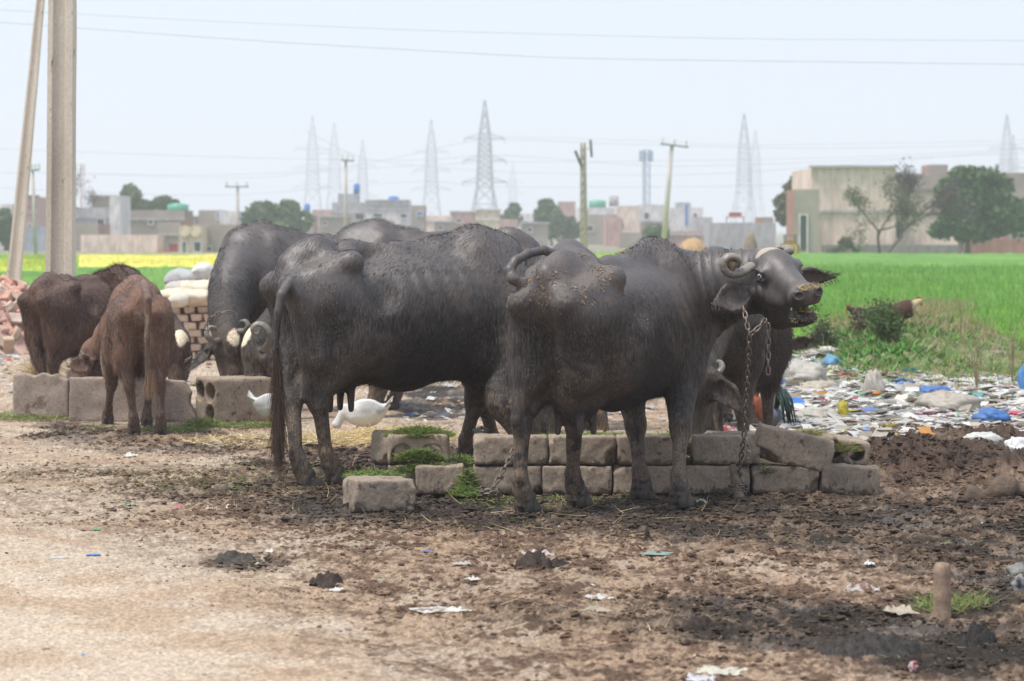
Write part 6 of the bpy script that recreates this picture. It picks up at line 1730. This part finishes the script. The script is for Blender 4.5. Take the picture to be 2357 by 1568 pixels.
lump('sack', 'upper cream sack slanting toward the heavy necked buffalo', W(452, 682, 32.6), .52, .4, .17, (.60, .53, .41), 2, 'sack', group=SG)
lump('stone', 'pale grey stone block beside the upper cream sack', W(408, 682, 32.6), .28, .3, .16, (.45, .42, .38), 3, 'stone', group=SG)
lump('stone', 'pale cream block with a dark hole on the stack corner', W(410, 708, 32.2), .24, .25, .14, (.55, .50, .42), 4, 'stone', group=SG)
lump('refuse_bag', 'grey and white bundled refuse bag behind the pale sacks', W(430, 668, 34), .52, .5, .24, (.36, .37, .37), 5, 'refuse bag', fold=.2, group=SG)
lump('refuse_bag', 'white refuse bag leaning on the buffalo side of the sack pile', W(466, 662, 34), .26, .4, .26, (.55, .55, .54), 6, 'refuse bag', fold=.2, group=SG)
lump('refuse_bag', 'small blue bag on top of the grey refuse bundle', W(437, 636, 33.9), .14, .2, .06, (.16, .28, .50), 7, 'refuse bag', fold=.2, group=SG)
lump('sack', 'small white sack at the very top of the pile by the buffalo neck', W(466, 640, 33.5), .22, .3, .16, (.60, .60, .58), 9, 'sack', group=SG)
lump('sack', 'cream sack at the bottom of the pile, just over the bricks', W(445, 706, 32.5), .60, .4, .13, (.62, .55, .44), 10, 'sack', group=SG)
lump('boulder', 'rust brown round clay pot half sunk on the rubble top', W(30, 668, 35), .13, .12, .12, (.22, .085, .05), 8, 'pot', fold=.02)
# rubble stones in the far yard
x, y = rand_uv(420, -50, 1700, 770, 900)
scatter_clods('rubble', x, y, .02 + .05 * rng.random(len(x)) ** 3, CLODM, pick([(.35, .22, .17), (.40, .34, .29), (.25, .2, .17)], len(x)), .3)
heap_blades('straw_sheaf', [(92, 850, 24.5, 22, .2, .10, .6), (190, 862, 24.2, 14, .2, .06, .4)], 700, .22, .004, STRAW, STRAWM, flat=.7)
# ------------------------------------------------------------------ weeds and dry grass of the bank
WEED = [(.10, .20, .035), (.15, .27, .05), (.07, .14, .03), (.22, .26, .08)]
DRY = [(.40, .31, .18), (.34, .26, .14), (.46, .36, .22), (.25, .22, .10)]
def cover(name, n, u0, u1, v0, v1, ln, wd, cols, flat, cond, mat=LEAFM):
    x, y = rand_uv(n, u0, u1, v0, v1); m_, c_, t_, h_, w_, uu, vv = zones(x, y)
    k = rng.random(len(x)) < cond(x, y, uu, vv, w_, t_); x, y = x[k], y[k]
    return blades(name, x, y, height(x, y) - .01, ln * (.5 + rng.random(len(x))), np.full(len(x), wd), pick(cols, len(x)), mat, flat)
cover('weed_grass', 60000, 1760, 2430, 690, 925, .085, .0050, WEED + DRY[:2], .45, lambda x, y, u, v, w, t: w * (.35 + .65 * sstep(-.3, .3, fbm2(x * 1.1, y * .8, 3, 55))))
cover('weed_leaves', 9000, 1820, 2250, 780, 880, .09, .020, [(.09, .24, .04), (.13, .32, .06), (.07, .17, .04)], .6, lambda x, y, u, v, w, t: soft(u, v, 2050, 830, 190, 45) * sstep(-.3, .2, fbm2(x * 2, y * 1.2, 3, 56)))
cover('dry_grass', 22000, 1840, 2300, 700, 860, .13, .0045, DRY, .35, lambda x, y, u, v, w, t: np.maximum(soft(u, v, 2150, 785, 150, 50), .5 * soft(u, v, 1930, 770, 90, 60)), STRAWM)
def shrub(u, v, Y, w, h_, label, mat, n, seed, name='bush', ls=.022):
    c = W(u, v, Y); c[2] = zat(c[0], c[1]) - .03; root = empty(name, label, 'bush', c, 0, 'feathery bushes on the weedy bank'); r2 = np.random.default_rng(seed)
    m = MB(); T = []
    for _ in range(16):
        d = nrm([r2.normal(0, .45) * w / h_, r2.normal(0, .4), 1]); L_ = h_ * r2.uniform(.6, 1.1); P = [np.zeros(3), d * L_ * .5 + r2.normal(0, .02, 3), d * L_ + r2.normal(0, .04, 3)]
        m.tube(P, [.008, .006, .002], 4, cap=False)
        for t in np.linspace(.25, 1, 8): T.append(P[0] * 0 + P[2] * t)
    m.obj('stem', BARK, root); T = np.array(T)
    P = T[r2.integers(0, len(T), n)] + r2.normal(0, .05, (n, 3)); s = ls * r2.uniform(.5, 1.3, (n, 1))
    A_ = nrm_rows2(r2.normal(0, 1, (n, 3))); B_ = nrm_rows2(np.cross(A_, r2.normal(0, 1, (n, 3))))
    V = np.stack([P - A_ * s, P - B_ * s * .4, P + A_ * s, P + B_ * s * .4], 1).reshape(-1, 3)
    link('foliage', mesh_np('foliage', V, np.arange(len(V)).reshape(-1, 4), False, mat, {'col': np.repeat(r2.random(n), 4)}), root)
LEAFB = leafm('bush_green', (.06, .10, .035), (.14, .22, .07))
shrub(2050, 795, 30.0, .34, .36, 'largest feathery green bush in the middle of the bank, by the rooster', LEAFB, 4200, 1)
shrub(1893, 790, 30.5, .22, .30, 'dark feathery bush nearest the black ear', leafm('bush_dark', (.05, .065, .03), (.11, .13, .06)), 2200, 2)
shrub(1990, 760, 32, .35, .24, 'brownish bush between the two other feathery ones', leafm('bush_brown', (.08, .08, .04), (.18, .15, .09)), 2400, 3)
shrub(110, 700, 42, .3, .30, 'small green bush beyond the brick rubble', LEAFB, 1200, 4)
for k, (u, v, Y, L_) in enumerate([(2248, 905, 25, .5), (2330, 880, 26, .55), (2215, 760, 34, .5)]):
    c = W(u, v, Y); c[2] = zat(c[0], c[1]); m = MB()
    for j in range(4): m.tube([np.zeros(3), [rng.normal(0, .05), 0, L_ * .6], [rng.normal(0, .1), 0, L_ * rng.uniform(.8, 1.1)]], [.005, .004, .002], 4)
    o = m.obj('dry_stalk', STRAWM and plain('stalk_brown', (.25, .19, .13), .9)); o.location = [float(q) for q in c]
    tag(o, ['thin bare stalks at the front of the grass bank', 'thin bare stalks leaning toward the standing blue bag', 'single tall dry stalk at the wheat edge'][k], 'stalk', 'bare weed stalks')
# ------------------------------------------------------------------ birds
def bird(name, label, cat, pos, heading, S, cols, kind, head_down=False, h=.012, ntail=12):
    """x forward; kind duck or rooster"""
    root = empty(name, label, cat, pos, R_(heading))
    v = Vox(np.array([-.32, -.14, .02]) * S, np.array([.34, .14, .50]) * S, h * S)
    A = lambda *p: np.array(p) * S
    if kind == 'duck':
        v.ell(A(0, 0, .17), A(.125, .095, .105), .03 * S); v.ell(A(.07, 0, .16), A(.10, .08, .08), .04 * S)
        v.cone(A(-.09, 0, .19), A(-.155, 0, .225), .06 * S, .025 * S, .04 * S, [0, 0, 1], 1.6)
        hp = A(.225, 0, .085) if head_down else A(.17, 0, .33)
        v.chain([A(.11, 0, .19), A(.165, 0, .20) if head_down else A(.16, 0, .25), hp], np.array([.05, .033, .03]) * S, .03 * S)
        v.ell(hp, A(.038, .028, .03), .015 * S); leg0 = .11
    else:
        v.ell(A(0, 0, .26), A(.15, .085, .09), .04 * S, np.array([[.94, 0, -.34], [0, 1, 0], [.34, 0, .94]])); v.ell(A(.08, 0, .27), A(.09, .075, .085), .04 * S)
        hp = A(.21, 0, .36) if not head_down else A(.26, 0, .20)
        v.chain([A(.08, 0, .31), A(.15, 0, .33 if not head_down else .27), hp], np.array([.055, .035, .026]) * S, .03 * S); v.ell(hp, A(.032, .024, .027), .01 * S); leg0 = .18
        for s in (-1, 1): v.cone(A(-.01, .04 * s, .22), A(.0, .04 * s, .14), .045 * S, .02 * S, .03 * S)
    V, Q = v.surface(); V = relax(V, Q, 1)
    V = V + noise3(V[:, 0] * 30 / S, V[:, 1] * 30 / S, V[:, 2] * 30 / S)[:, None] * .003 * S
    x = V[:, 0] / S; z = V[:, 2] / S; y = np.abs(V[:, 1] / S)
    nz = noise3(V[:, 0] * 25, V[:, 1] * 25, V[:, 2] * 25)
    C = np.broadcast_to(np.array(cols[0]), V.shape).copy()
    k1 = sstep(.1, .16, x + nz * .03) if kind != 'duck' else 0 * x
    C += (np.array(cols[1]) - C) * k1[:, None]
    k2 = sstep(.035, .055, y) * sstep(.15, .19, z + nz * .02) * sstep(.10, .03, x) if kind == 'duck' else sstep(.0, -.08, x + nz * .04)
    C += (np.array(cols[2]) - C) * k2[:, None]
    link('body', mesh_np('body', V, Q, True, FEATH, {'col': C}), root)
    ORG = plain('orange_horn', cols[3], .5, .1, 20, 0)
    bk = A(.065, 0, -.005) if kind == 'duck' else A(.045, 0, -.004)
    if head_down: bk = A(.045, 0, -.035)
    MB().tube([hp, hp + bk * .6, hp + bk], np.array([.018, .014, .006]) * S, 8, squash=.6).obj('beak', ORG, root, True)
    for s in (-1, 1):
        m = MB().tube([A(.0, .04 * s, leg0), A(-.015, .04 * s, leg0 * .5), A(.01, .04 * s, .01)], np.array([.012, .009, .008]) * S, 6)
        for a in (-.5, 0, .5): m.tube([A(.01, .04 * s, .01), A(.01 + .06 * math.cos(a), .04 * s + .06 * math.sin(a), .004)], np.array([.007, .003]) * S, 4)
        m.obj('leg', ORG, root)
    if kind == 'rooster':
        RED = plain('comb_red', (.45, .03, .03), .5, .1, 20, 0)
        m = MB()
        for i in range(4): m.box(hp + A(.018 - i * .014, 0, .034), A(.012, .006, .018))
        m.box(hp + A(.025, 0, -.035), A(.016, .012, .03)); m.obj('comb', RED, root)
        TM = plain('tail_green_black', cols[4], .35, .3, 20, .3, 40, .004); m = MB()
        if not ntail: m.box(A(-.14, 0, .30), A(.08, .03, .07))
        for i in range(ntail):
            sp = rng.normal(0, .035); up = rng.uniform(.04, .20)
            m.tube([A(-.11, sp * .3, .30), A(-.20, sp, .34 + up * .7), A(-.29, sp * 1.4, .28 + up * .6), A(-.34, sp * 1.6, .16 + up * .3)], np.array([.012, .018, .014, .004]) * S, 6, squash=.35)
        m.obj('tail', TM, root, True)
    else:
        m = MB()
        for i in range(5): m.tube([A(-.13, (i - 2) * .015, .22), A(-.19, (i - 2) * .022, .255 + .01 * i)], np.array([.018, .008]) * S, 6, squash=.35)
        m.obj('tail', FEATH2, root)
    return root
FEATH = attr_mat('feathers', .8, .12, 60, .4, .2); FEATH2 = plain('white_feathers', (.62, .60, .55), .8, .12, 40, .3, 60, .004)
WHT = (.68, .67, .63)
p = G(845, 1003); bird('duck', 'white duck with grey wings and orange bill feeding beside the straw', 'duck', (p[0], p[1], .0), 187, 0.92, [WHT, WHT, (.45, .44, .42), (.60, .24, .06)], 'duck', True)
p = G(622, 980); bird('duck', 'white and grey duck standing behind the tail of the middle cow', 'duck', (p[0], p[1], .0), -5, 0.85, [WHT, WHT, (.42, .42, .42), (.55, .26, .10)], 'duck', False)
p = G(1754, 1000); bird('rooster', 'rooster with drooping dark green tail, half hidden behind the shaggy buffalo', 'rooster', (p[0] - .03, 19.6, .0), 118, .8, [(.14, .04, .02), (.25, .08, .03), (.16, .18, .22), (.45, .30, .12), (.012, .035, .028)], 'rooster')
p = W(2072, 745, 32.5); bird('rooster', 'brown rooster with straw coloured neck pecking on top of the bank', 'rooster', (p[0], 32.5, zat(p[0], 32.5) - .02), 15, 1.05, [(.09, .04, .03), (.62, .50, .30), (.10, .05, .04), (.5, .3, .2), (.03, .03, .03)], 'rooster', False, ntail=0)
p = W(1990, 745, 33.0); bird('rooster', 'black hen with red face hidden in the brownish bush', 'hen', (p[0], 33.0, zat(p[0], 33.0) - .02), 178, .85, [(.03, .025, .025), (.05, .03, .03), (.03, .03, .03), (.4, .25, .1), (.02, .02, .02)], 'rooster', False, ntail=0)
# long straw stalks in the foreground
x, y = rand_uv(420, 500, 1700, 1080, 1560)
blades('straw_stalks', x, y, height(x, y) + .008, .10 + .16 * rng.random(len(x)) ** 2, np.full(len(x), .0016), pick(STRAW, len(x)), STRAWM, .99, seg=3)
# ---- front cow, seen from behind at an angle, head turned back towards the camera
G_TROUGH = 'black buffaloes feeding at the concrete troughs'
hd = W(1787, 628, 15.55)
hf = np.array([.33, -.90, -.22]); he = np.array([.203, .066, .038])
def b_extra(v, L, A, H):
    v.cone(A(-.69, 0, 1.235), A(-.52, 0, 1.285), .035, .03, .05)
    v.ell(A(-.80, 0, .90), (.10, .055, .22), .07, sub=True)
    v.chain([L(W(1228, 672, 15.0)), L(W(1227, 705, 14.93)), L(W(1223, 740, 14.92)), L(W(1220, 766, 14.95))], [.045, .040, .030, .018], .02)
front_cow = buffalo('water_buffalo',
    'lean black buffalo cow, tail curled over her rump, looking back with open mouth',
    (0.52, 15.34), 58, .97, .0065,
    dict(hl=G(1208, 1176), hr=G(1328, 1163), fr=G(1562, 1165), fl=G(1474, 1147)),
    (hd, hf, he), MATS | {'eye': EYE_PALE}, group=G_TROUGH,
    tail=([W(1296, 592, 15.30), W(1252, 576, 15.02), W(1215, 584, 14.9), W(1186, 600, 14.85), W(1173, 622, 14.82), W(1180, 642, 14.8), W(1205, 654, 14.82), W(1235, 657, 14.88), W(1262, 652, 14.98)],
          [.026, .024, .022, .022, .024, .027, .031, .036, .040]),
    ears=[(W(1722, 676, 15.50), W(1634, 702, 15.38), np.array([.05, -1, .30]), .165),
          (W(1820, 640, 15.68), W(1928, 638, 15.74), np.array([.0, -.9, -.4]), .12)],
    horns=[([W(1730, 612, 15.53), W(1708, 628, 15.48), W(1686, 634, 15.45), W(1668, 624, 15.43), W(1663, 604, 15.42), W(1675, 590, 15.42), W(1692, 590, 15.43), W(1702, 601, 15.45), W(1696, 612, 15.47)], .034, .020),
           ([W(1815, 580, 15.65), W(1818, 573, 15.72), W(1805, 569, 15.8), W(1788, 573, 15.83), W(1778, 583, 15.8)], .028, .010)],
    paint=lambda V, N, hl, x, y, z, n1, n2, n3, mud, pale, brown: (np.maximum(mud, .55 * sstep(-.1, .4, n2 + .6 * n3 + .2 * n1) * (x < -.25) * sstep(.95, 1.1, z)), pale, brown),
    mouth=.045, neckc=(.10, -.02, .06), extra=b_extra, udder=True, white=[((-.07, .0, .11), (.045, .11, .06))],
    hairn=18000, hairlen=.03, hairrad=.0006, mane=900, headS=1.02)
# ---- cow in the middle, side on, head hidden behind the front cow
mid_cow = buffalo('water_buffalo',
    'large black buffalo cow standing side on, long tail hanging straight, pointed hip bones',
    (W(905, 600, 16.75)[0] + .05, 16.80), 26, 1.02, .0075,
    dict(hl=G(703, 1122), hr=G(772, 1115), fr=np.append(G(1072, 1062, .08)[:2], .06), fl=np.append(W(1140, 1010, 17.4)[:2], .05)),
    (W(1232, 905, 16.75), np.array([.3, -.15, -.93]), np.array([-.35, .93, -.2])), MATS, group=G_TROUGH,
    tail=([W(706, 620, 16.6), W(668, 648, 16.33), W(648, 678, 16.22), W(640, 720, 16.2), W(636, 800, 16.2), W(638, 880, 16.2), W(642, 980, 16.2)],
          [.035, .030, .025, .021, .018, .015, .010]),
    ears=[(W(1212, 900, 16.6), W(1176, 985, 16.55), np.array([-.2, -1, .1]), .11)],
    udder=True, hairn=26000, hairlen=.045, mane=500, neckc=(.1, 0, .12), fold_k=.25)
def tuft(root, L, pts, n, ln, spread, mat, rad=.001, name='tail_tuft'):
    P = []
    for p in pts: P.append(L(p))
    P = np.array(P); k = rng.random(n) * (len(P) - 1); i = np.minimum(k.astype(int), len(P) - 2)
    base = P[i] + (P[i + 1] - P[i]) * (k - i)[:, None] + rng.normal(0, spread, (n, 3))
    D = nrm_rows(rng.normal(0, .10, (n, 3)) + np.array([0, 0, -1]))
    return hair(name, base, D, ln * (.5 + .6 * rng.random(n)), mat, root, rad, .5, 5, .12)
HAIR_BROWN = hair_mat('brown_hair', (.045, .027, .019), (.19, .105, .068))
HAIR_TAIL = hair_mat('tail_hair', (.015, .011, .009), (.10, .06, .035))
tuft(mid_cow['root'], mid_cow['L'], [W(637, 800, 16.2), W(640, 900, 16.2), W(642, 990, 16.2)], 1800, .30, .010, HAIR_TAIL)
tuft(front_cow['root'], front_cow['L'], [W(1240, 577, 14.98), W(1215, 586, 14.9), W(1190, 600, 14.86)], 250, .03, .02, MATS['hair'], .0007)

# ---- the others round the troughs
DARK = MATS
cow_left = buffalo('water_buffalo', 'black buffalo with heavy neck and tan forehead tuft, head lowered over the hollow block',
    (W(712, 600, 23.6)[0] + .06, 23.55), 203, 1.05, .011, {}, (W(533, 802, 22.45), np.array([.10, -.30, -.95]), np.array([.97, .10, .10])), DARK, group=G_TROUGH,
    ears=[(W(486, 800, 22.5), W(427, 862, 22.4), np.array([-.5, -.75, .3]), .10)],
    horns=[([W(508, 782, 22.4), W(492, 788, 22.35), W(478, 778, 22.3), W(474, 764, 22.3), W(482, 752, 22.32), W(494, 753, 22.33), W(497, 762, 22.35)], .032, .012),
           ([W(552, 762, 22.4), W(566, 762, 22.35), W(573, 750, 22.33), W(566, 738, 22.35), W(555, 739, 22.38), W(552, 747, 22.4)], .032, .012)],
    white=[((-.05, .02, .09), (.065, .05, .05))], hairn=9000, hairlen=.05, hairrad=.0012, mane=900, neckr=1.12, neckc=(.12, 0, .05), fold_k=.35, paint=lambda V, N, hl, x, y, z, n1, n2, n3, mud, pale, brown: (mud, pale, np.maximum(brown, .8 * sstep(-.1, .4, n1 + .3 * n2) * (z > .9))))
cow_twin = buffalo('water_buffalo', 'black buffalo with tightly coiled horn, face pressed against the one with tan tuft',
    (W(868, 600, 22.3)[0] + .44, 22.4), 180, 1.06, .012, {}, (W(592, 812, 21.95), np.array([-.16, -.30, -.94]), np.array([.55, -.83, .1])), DARK, group=G_TROUGH,
    ears=[(W(620, 838, 21.8), W(650, 880, 21.8), np.array([.2, -1, .1]), .10)],
    horns=[([W(606, 806, 21.75), W(621, 790, 21.72), W(622, 765, 21.7), W(608, 748, 21.7), W(590, 744, 21.7), W(579, 756, 21.7), W(583, 769, 21.7), W(595, 770, 21.7), W(599, 760, 21.7)], .034, .012)],
    white=[((-.08, .0, .08), (.09, .06, .05))], hairn=5000, hairlen=.05, hairrad=.0012, mane=900, neckc=(.1, 0, -.05))
def h_paint(V, N, hl, x, y, z, n1, n2, n3, mud, pale, brown):
    return mud * .6, pale, np.maximum(brown, sstep(.8, .6, z) * sstep(.05, .15, y) * .6)
cow_shag = buffalo('water_buffalo', 'black buffalo facing us with lowered head, shaggy brown belly hair, behind the chain',
    (1.29, 17.95), -104, .93, .009, dict(fl=np.array([W(1712, 1000, 17.45)[0], 17.45, 0]), fr=np.array([W(1645, 1000, 17.5)[0], 17.5, 0])),
    (W(1602, 893, 16.48), np.array([-.09, -.22, -.97]), np.array([.98, -.12, -.10])), DARK, group=G_TROUGH,
    ears=[(W(1650, 876, 16.42), W(1711, 956, 16.34), np.array([-.35, -.9, .1]), .13)],
    horns=[([W(1634, 866, 16.44), W(1652, 860, 16.44), W(1662, 848, 16.46), W(1660, 836, 16.5), W(1650, 832, 16.52)], .03, .012)],
    hairn=5000, hairlen=.03, hairrad=.0008, mane=300, girth=1.08, paint=h_paint, headS=.95)
c = cow_shag
zf = c['V'][c['Q']].mean(1)
wt = sstep(.05, .15, zf[:, 1]) * sstep(.95, .6, zf[:, 2]) * sstep(.38, .5, zf[:, 2]) * (zf[:, 0] < .30) + 1e-12
P, Nn, f_ = scatter_on(c['V'], c['Q'], c['fa'], c['N'], 9000, wt)
hair('belly_hair', P, nrm_rows(Nn * .6 + np.array([-.1, 0, -.7])), .03 + .05 * rng.random(9000), hair_mat('shag_hair', (.02, .014, .011), (.085, .055, .04)), c['root'], .0014, .3, 4, .35)
cow_rear = buffalo('water_buffalo', 'grey buffalo whose rump just shows over the back of the front cow',
    (W(1318, 600, 20.2)[0], 20.2), 92, .955, .016, {}, (np.array([.45, 21.5, .95]), np.array([.1, .8, -.6]), np.array([-1, .1, 0])), DARK, group=G_TROUGH,
    hairn=0, mane=0, head_detail=False)
calf_behind = buffalo('buffalo_calf', 'black calf showing only one ear beyond the shaggy brown belly',
    (1.50, 21.2), -80, .78, .014, {}, (W(1786, 796, 20.45), np.array([-.15, -.5, -.85]), np.array([.98, .1, .05])), DARK, cat='calf',
    ears=[(W(1822, 796, 20.35), W(1881, 777, 20.25), np.array([0, -1, -.3]), .10)], hairn=0, mane=0, head_detail=False)

BR = dict(MATS)
BR['skin'] = skin_mat('hide_brown_calf', (.075, .048, .038), (.034, .023, .019), (.16, .11, .08), (.7, .6, .45), (.16, .090, .062), (.6, .8), .8)
BR['hair'] = HAIR_BROWN
def k_paint(V, N, hl, x, y, z, n1, n2, n3, mud, pale, brown):
    b = sstep(-.3, .4, n1 + .3) * sstep(.5, .75, z)
    tl = (np.abs(y) < .06) & (x < -.70) & (z < 1.08)
    return np.where(tl, .35, mud * .5), np.where(tl, .12, pale), np.where(tl, 0, b * sstep(.2, .8, z))
calf_front = buffalo('buffalo_calf', 'rusty brown calf seen from behind with tail hanging, head turned into the slab trough',
    (W(318, 800, 20.9)[0], 20.9), 99, .775, .009, dict(hl=G(308, 1001), hr=G(370, 1001), fl=G(248, 978), fr=G(338, 984)),
    (W(210, 822, 22.15), np.array([-.35, .35, -.87]), np.array([-.6, -.75, -.1])), BR, cat='calf', group='brown calves at the slab trough',
    tail=([W(333, 652, 20.25), W(337, 668, 20.1), W(341, 690, 20.0), W(342, 740, 20.0), W(338, 780, 20.0), W(341, 820, 20.0), W(346, 850, 20.0)], [.030, .028, .025, .022, .019, .016, .012]),
    ears=[(W(203, 836, 21.95), W(160, 850, 21.85), np.array([-.1, -.9, .4]), .15)],
    horns=[([W(200, 822, 21.95), W(192, 818, 21.9), W(186, 808, 21.9)], .024, .008)],
    hairn=26000, hairlen=.045, hairrad=.0010, furry=1, paint=k_paint, headS=.80, girth=.86, neckc=(.1, 0, .1), mane=500, bony=.5)
tuft(calf_front['root'], calf_front['L'], [W(341, 760, 20.0), W(341, 820, 20.0), W(344, 860, 20.0)], 900, .14, .008, hair_mat('grey_tail_hair', (.05, .045, .045), (.22, .15, .11)))
tuft(calf_front['root'], calf_front['L'], [W(344, 850, 20.0), W(345, 862, 20.0)], 500, .17, .012, hair_mat('sandy_tail_hair', (.12, .07, .045), (.34, .21, .13)))
BD = dict(BR); BD['skin'] = skin_mat('hide_dark_brown_calf', (.062, .038, .030), (.026, .018, .014), (.14, .10, .08), (.7, .6, .45), (.11, .060, .04), (.55, .75), .8); BD['hair'] = hair_mat('dark_brown_hair', (.02, .013, .010), (.11, .06, .042))
calf_dark = buffalo('buffalo_calf', 'dark brown calf with white poll and black mane, its face showing beside the rusty calf',
    (W(203, 800, 23.5)[0], 23.5), 52, .80, .010, dict(hl=np.array([W(118, 0, 23.1)[0], 23.05, 0])),
    (W(410, 812, 23.0), np.array([.03, -.35, -.93]), np.array([.98, .10, .0])), BD, cat='calf', group='brown calves at the slab trough',
    white=[((-.10, .0, .06), (.09, .085, .10))], hairn=22000, hairlen=.045, hairrad=.0011, furry=1, manel=2.2, mane=2600, headS=.86, neckc=(.15, 0, -.05),
    paint=lambda V, N, hl, x, y, z, n1, n2, n3, mud, pale, brown: (mud * .3, pale, sstep(0, .5, n1) * .8 * (z > .6)))

# dirt packed in the curl of the horn, tongue, straw and fodder on the muzzle of the front cow
fc = front_cow
DIRTM = attr_mat('dry_dirt', .95, .3, 90, .8)
hc_ = fc['L'](W(1684, 612, 15.44)); m = MB()
P_, F_ = CL[2]; m.add(P_ * [.046, .030, .064] + hc_, F_)
link('horn_dirt', m.mesh('horn_dirt', plain('horn_dirt', (.24, .17, .11), .95, .4, 60, .9, 160, .006), True), fc['root'])
m = MB(); H = fc['H']; P_, F_ = CL[4]
q = (P_ * [.075, .030, .014]) @ fc['Hm'].T; m.add(q + H(.325, 0, -.115), F_)
m.obj('tongue', plain('tongue_pink', (.42, .17, .14), .35, .15, 30), fc['root'], True)
def on_head(n, cx, cy, cz, rx, ry, rz_):
    return np.array([H(cx + rng.normal(0, rx), cy + rng.normal(0, ry), cz + rng.normal(0, rz_)) for _ in range(n)])
def bits(P, cols, mat, ln, wd, name):
    n = len(P)
    D = nrm_rows(rng.normal(0, 1, (n, 3))); S_ = nrm_rows(np.cross(D, rng.normal(0, 1, (n, 3))))
    a = P - D * ln / 2; b = P + D * ln / 2
    V = np.stack([a - S_ * wd, a + S_ * wd, b + S_ * wd, b - S_ * wd], 1).reshape(-1, 3)
    o = link(name, mesh_np(name, V, np.arange(4 * n).reshape(-1, 4), False, mat, {'col': np.repeat(pick(cols, n), 4, 0)}), fc['root']); o['kind'] = 'stuff'
bits(on_head(260, .375, 0, .018, .018, .035, .006), STRAW, STRAWM, .018, .0011, 'muzzle_straw')
bits(on_head(160, .355, 0, -.145, .03, .04, .012), STRAW + GREEN, STRAWM, .014, .0011, 'chin_straw')
bits(on_head(60, .36, 0, -.10, .02, .04, .012), GREEN, LEAFM, .018, .003, 'mouth_greens')
# flakes of dry mud on rump and sides
def flakes(c, n, box_, label, smin, smax, cols, up=.5):
    V, Q, N, fa = c['V'], c['Q'], c['N'], c['fa']; S_ = 1.0
    ce = V[Q].mean(1); lo, hi = np.array(box_[0]), np.array(box_[1])
    k = ((ce > lo) & (ce < hi)).all(1) & (N[Q].mean(1)[:, 2] > up - 1)
    nz = noise3(ce[:, 0] * 9, ce[:, 1] * 9, ce[:, 2] * 9)
    wt = k * sstep(.0, .5, nz) + 1e-12 * k
    P, Nn, f = scatter_on(V, Q, fa, N, n, wt + 1e-15)
    VV, FF, CC = [], [], []
    for i in range(n):
        a = nrm(np.cross(Nn[i], rng.normal(0, 1, 3))); b = np.cross(Nn[i], a); s = rng.uniform(smin, smax) * rng.uniform(.5, 1)
        k_ = 6; ang = np.arange(k_) / k_ * 6.283; r = s * rng.uniform(.6, 1.1, k_)
        ring_ = P[i] + np.outer(np.cos(ang) * r, a) + np.outer(np.sin(ang) * r, b)
        VV.append(np.concatenate([ring_ - Nn[i] * .002, (ring_ - P[i]) * .8 + P[i] + Nn[i] * .0035, [P[i] + Nn[i] * .004]])); n0 = i * 13
        for j in range(k_):
            FF.append([n0 + j, n0 + (j + 1) % k_, n0 + 6 + (j + 1) % k_, n0 + 6 + j]); CC.append([n0 + 6 + j, n0 + 6 + (j + 1) % k_, n0 + 12])
    cols_ = np.repeat(pick(cols, n), 13, 0)
    o = link('mud_flakes', mesh_np('mud_flakes', np.concatenate(VV), [np.array(FF), np.array(CC)], False, DIRTM, {'col': cols_}), c['root']); o['kind'] = 'stuff'
MUDC = [(.21, .15, .10), (.16, .115, .08), (.26, .19, .13)]
flakes(fc, 300, ((-.75, -.25, 1.02), (-.34, .2, 1.4)), '', .004, .012, MUDC, .7)
flakes(fc, 200, ((-.8, -.4, .5), (.2, .0, 1.1)), '', .002, .006, MUDC, .0)
flakes(mid_cow, 70, ((-.70, -.4, .95), (-.42, -.1, 1.12)), '', .002, .005, MUDC, .0)
flakes(mid_cow, 300, ((-.8, -.45, .3), (.6, .0, 1.2)), '', .0015, .004, MUDC, .0)
# ================================================================== haze
hz = NT('air_haze')
hz.n.remove(hz.bsdf)
pv = hz.new('ShaderNodeVolumePrincipled')
pv.inputs['Color'].default_value = (.945, .96, 1, 1)
pv.inputs['Density'].default_value = .00095
pv.inputs['Anisotropy'].default_value = .2
hz.l.new(pv.outputs[0], hz.n['Material Output'].inputs['Volume'])
o = MB().box((0, 800, 24.0), (2600, 1900, 50)).obj('haze', hz.m)
o['kind'] = 'stuff'
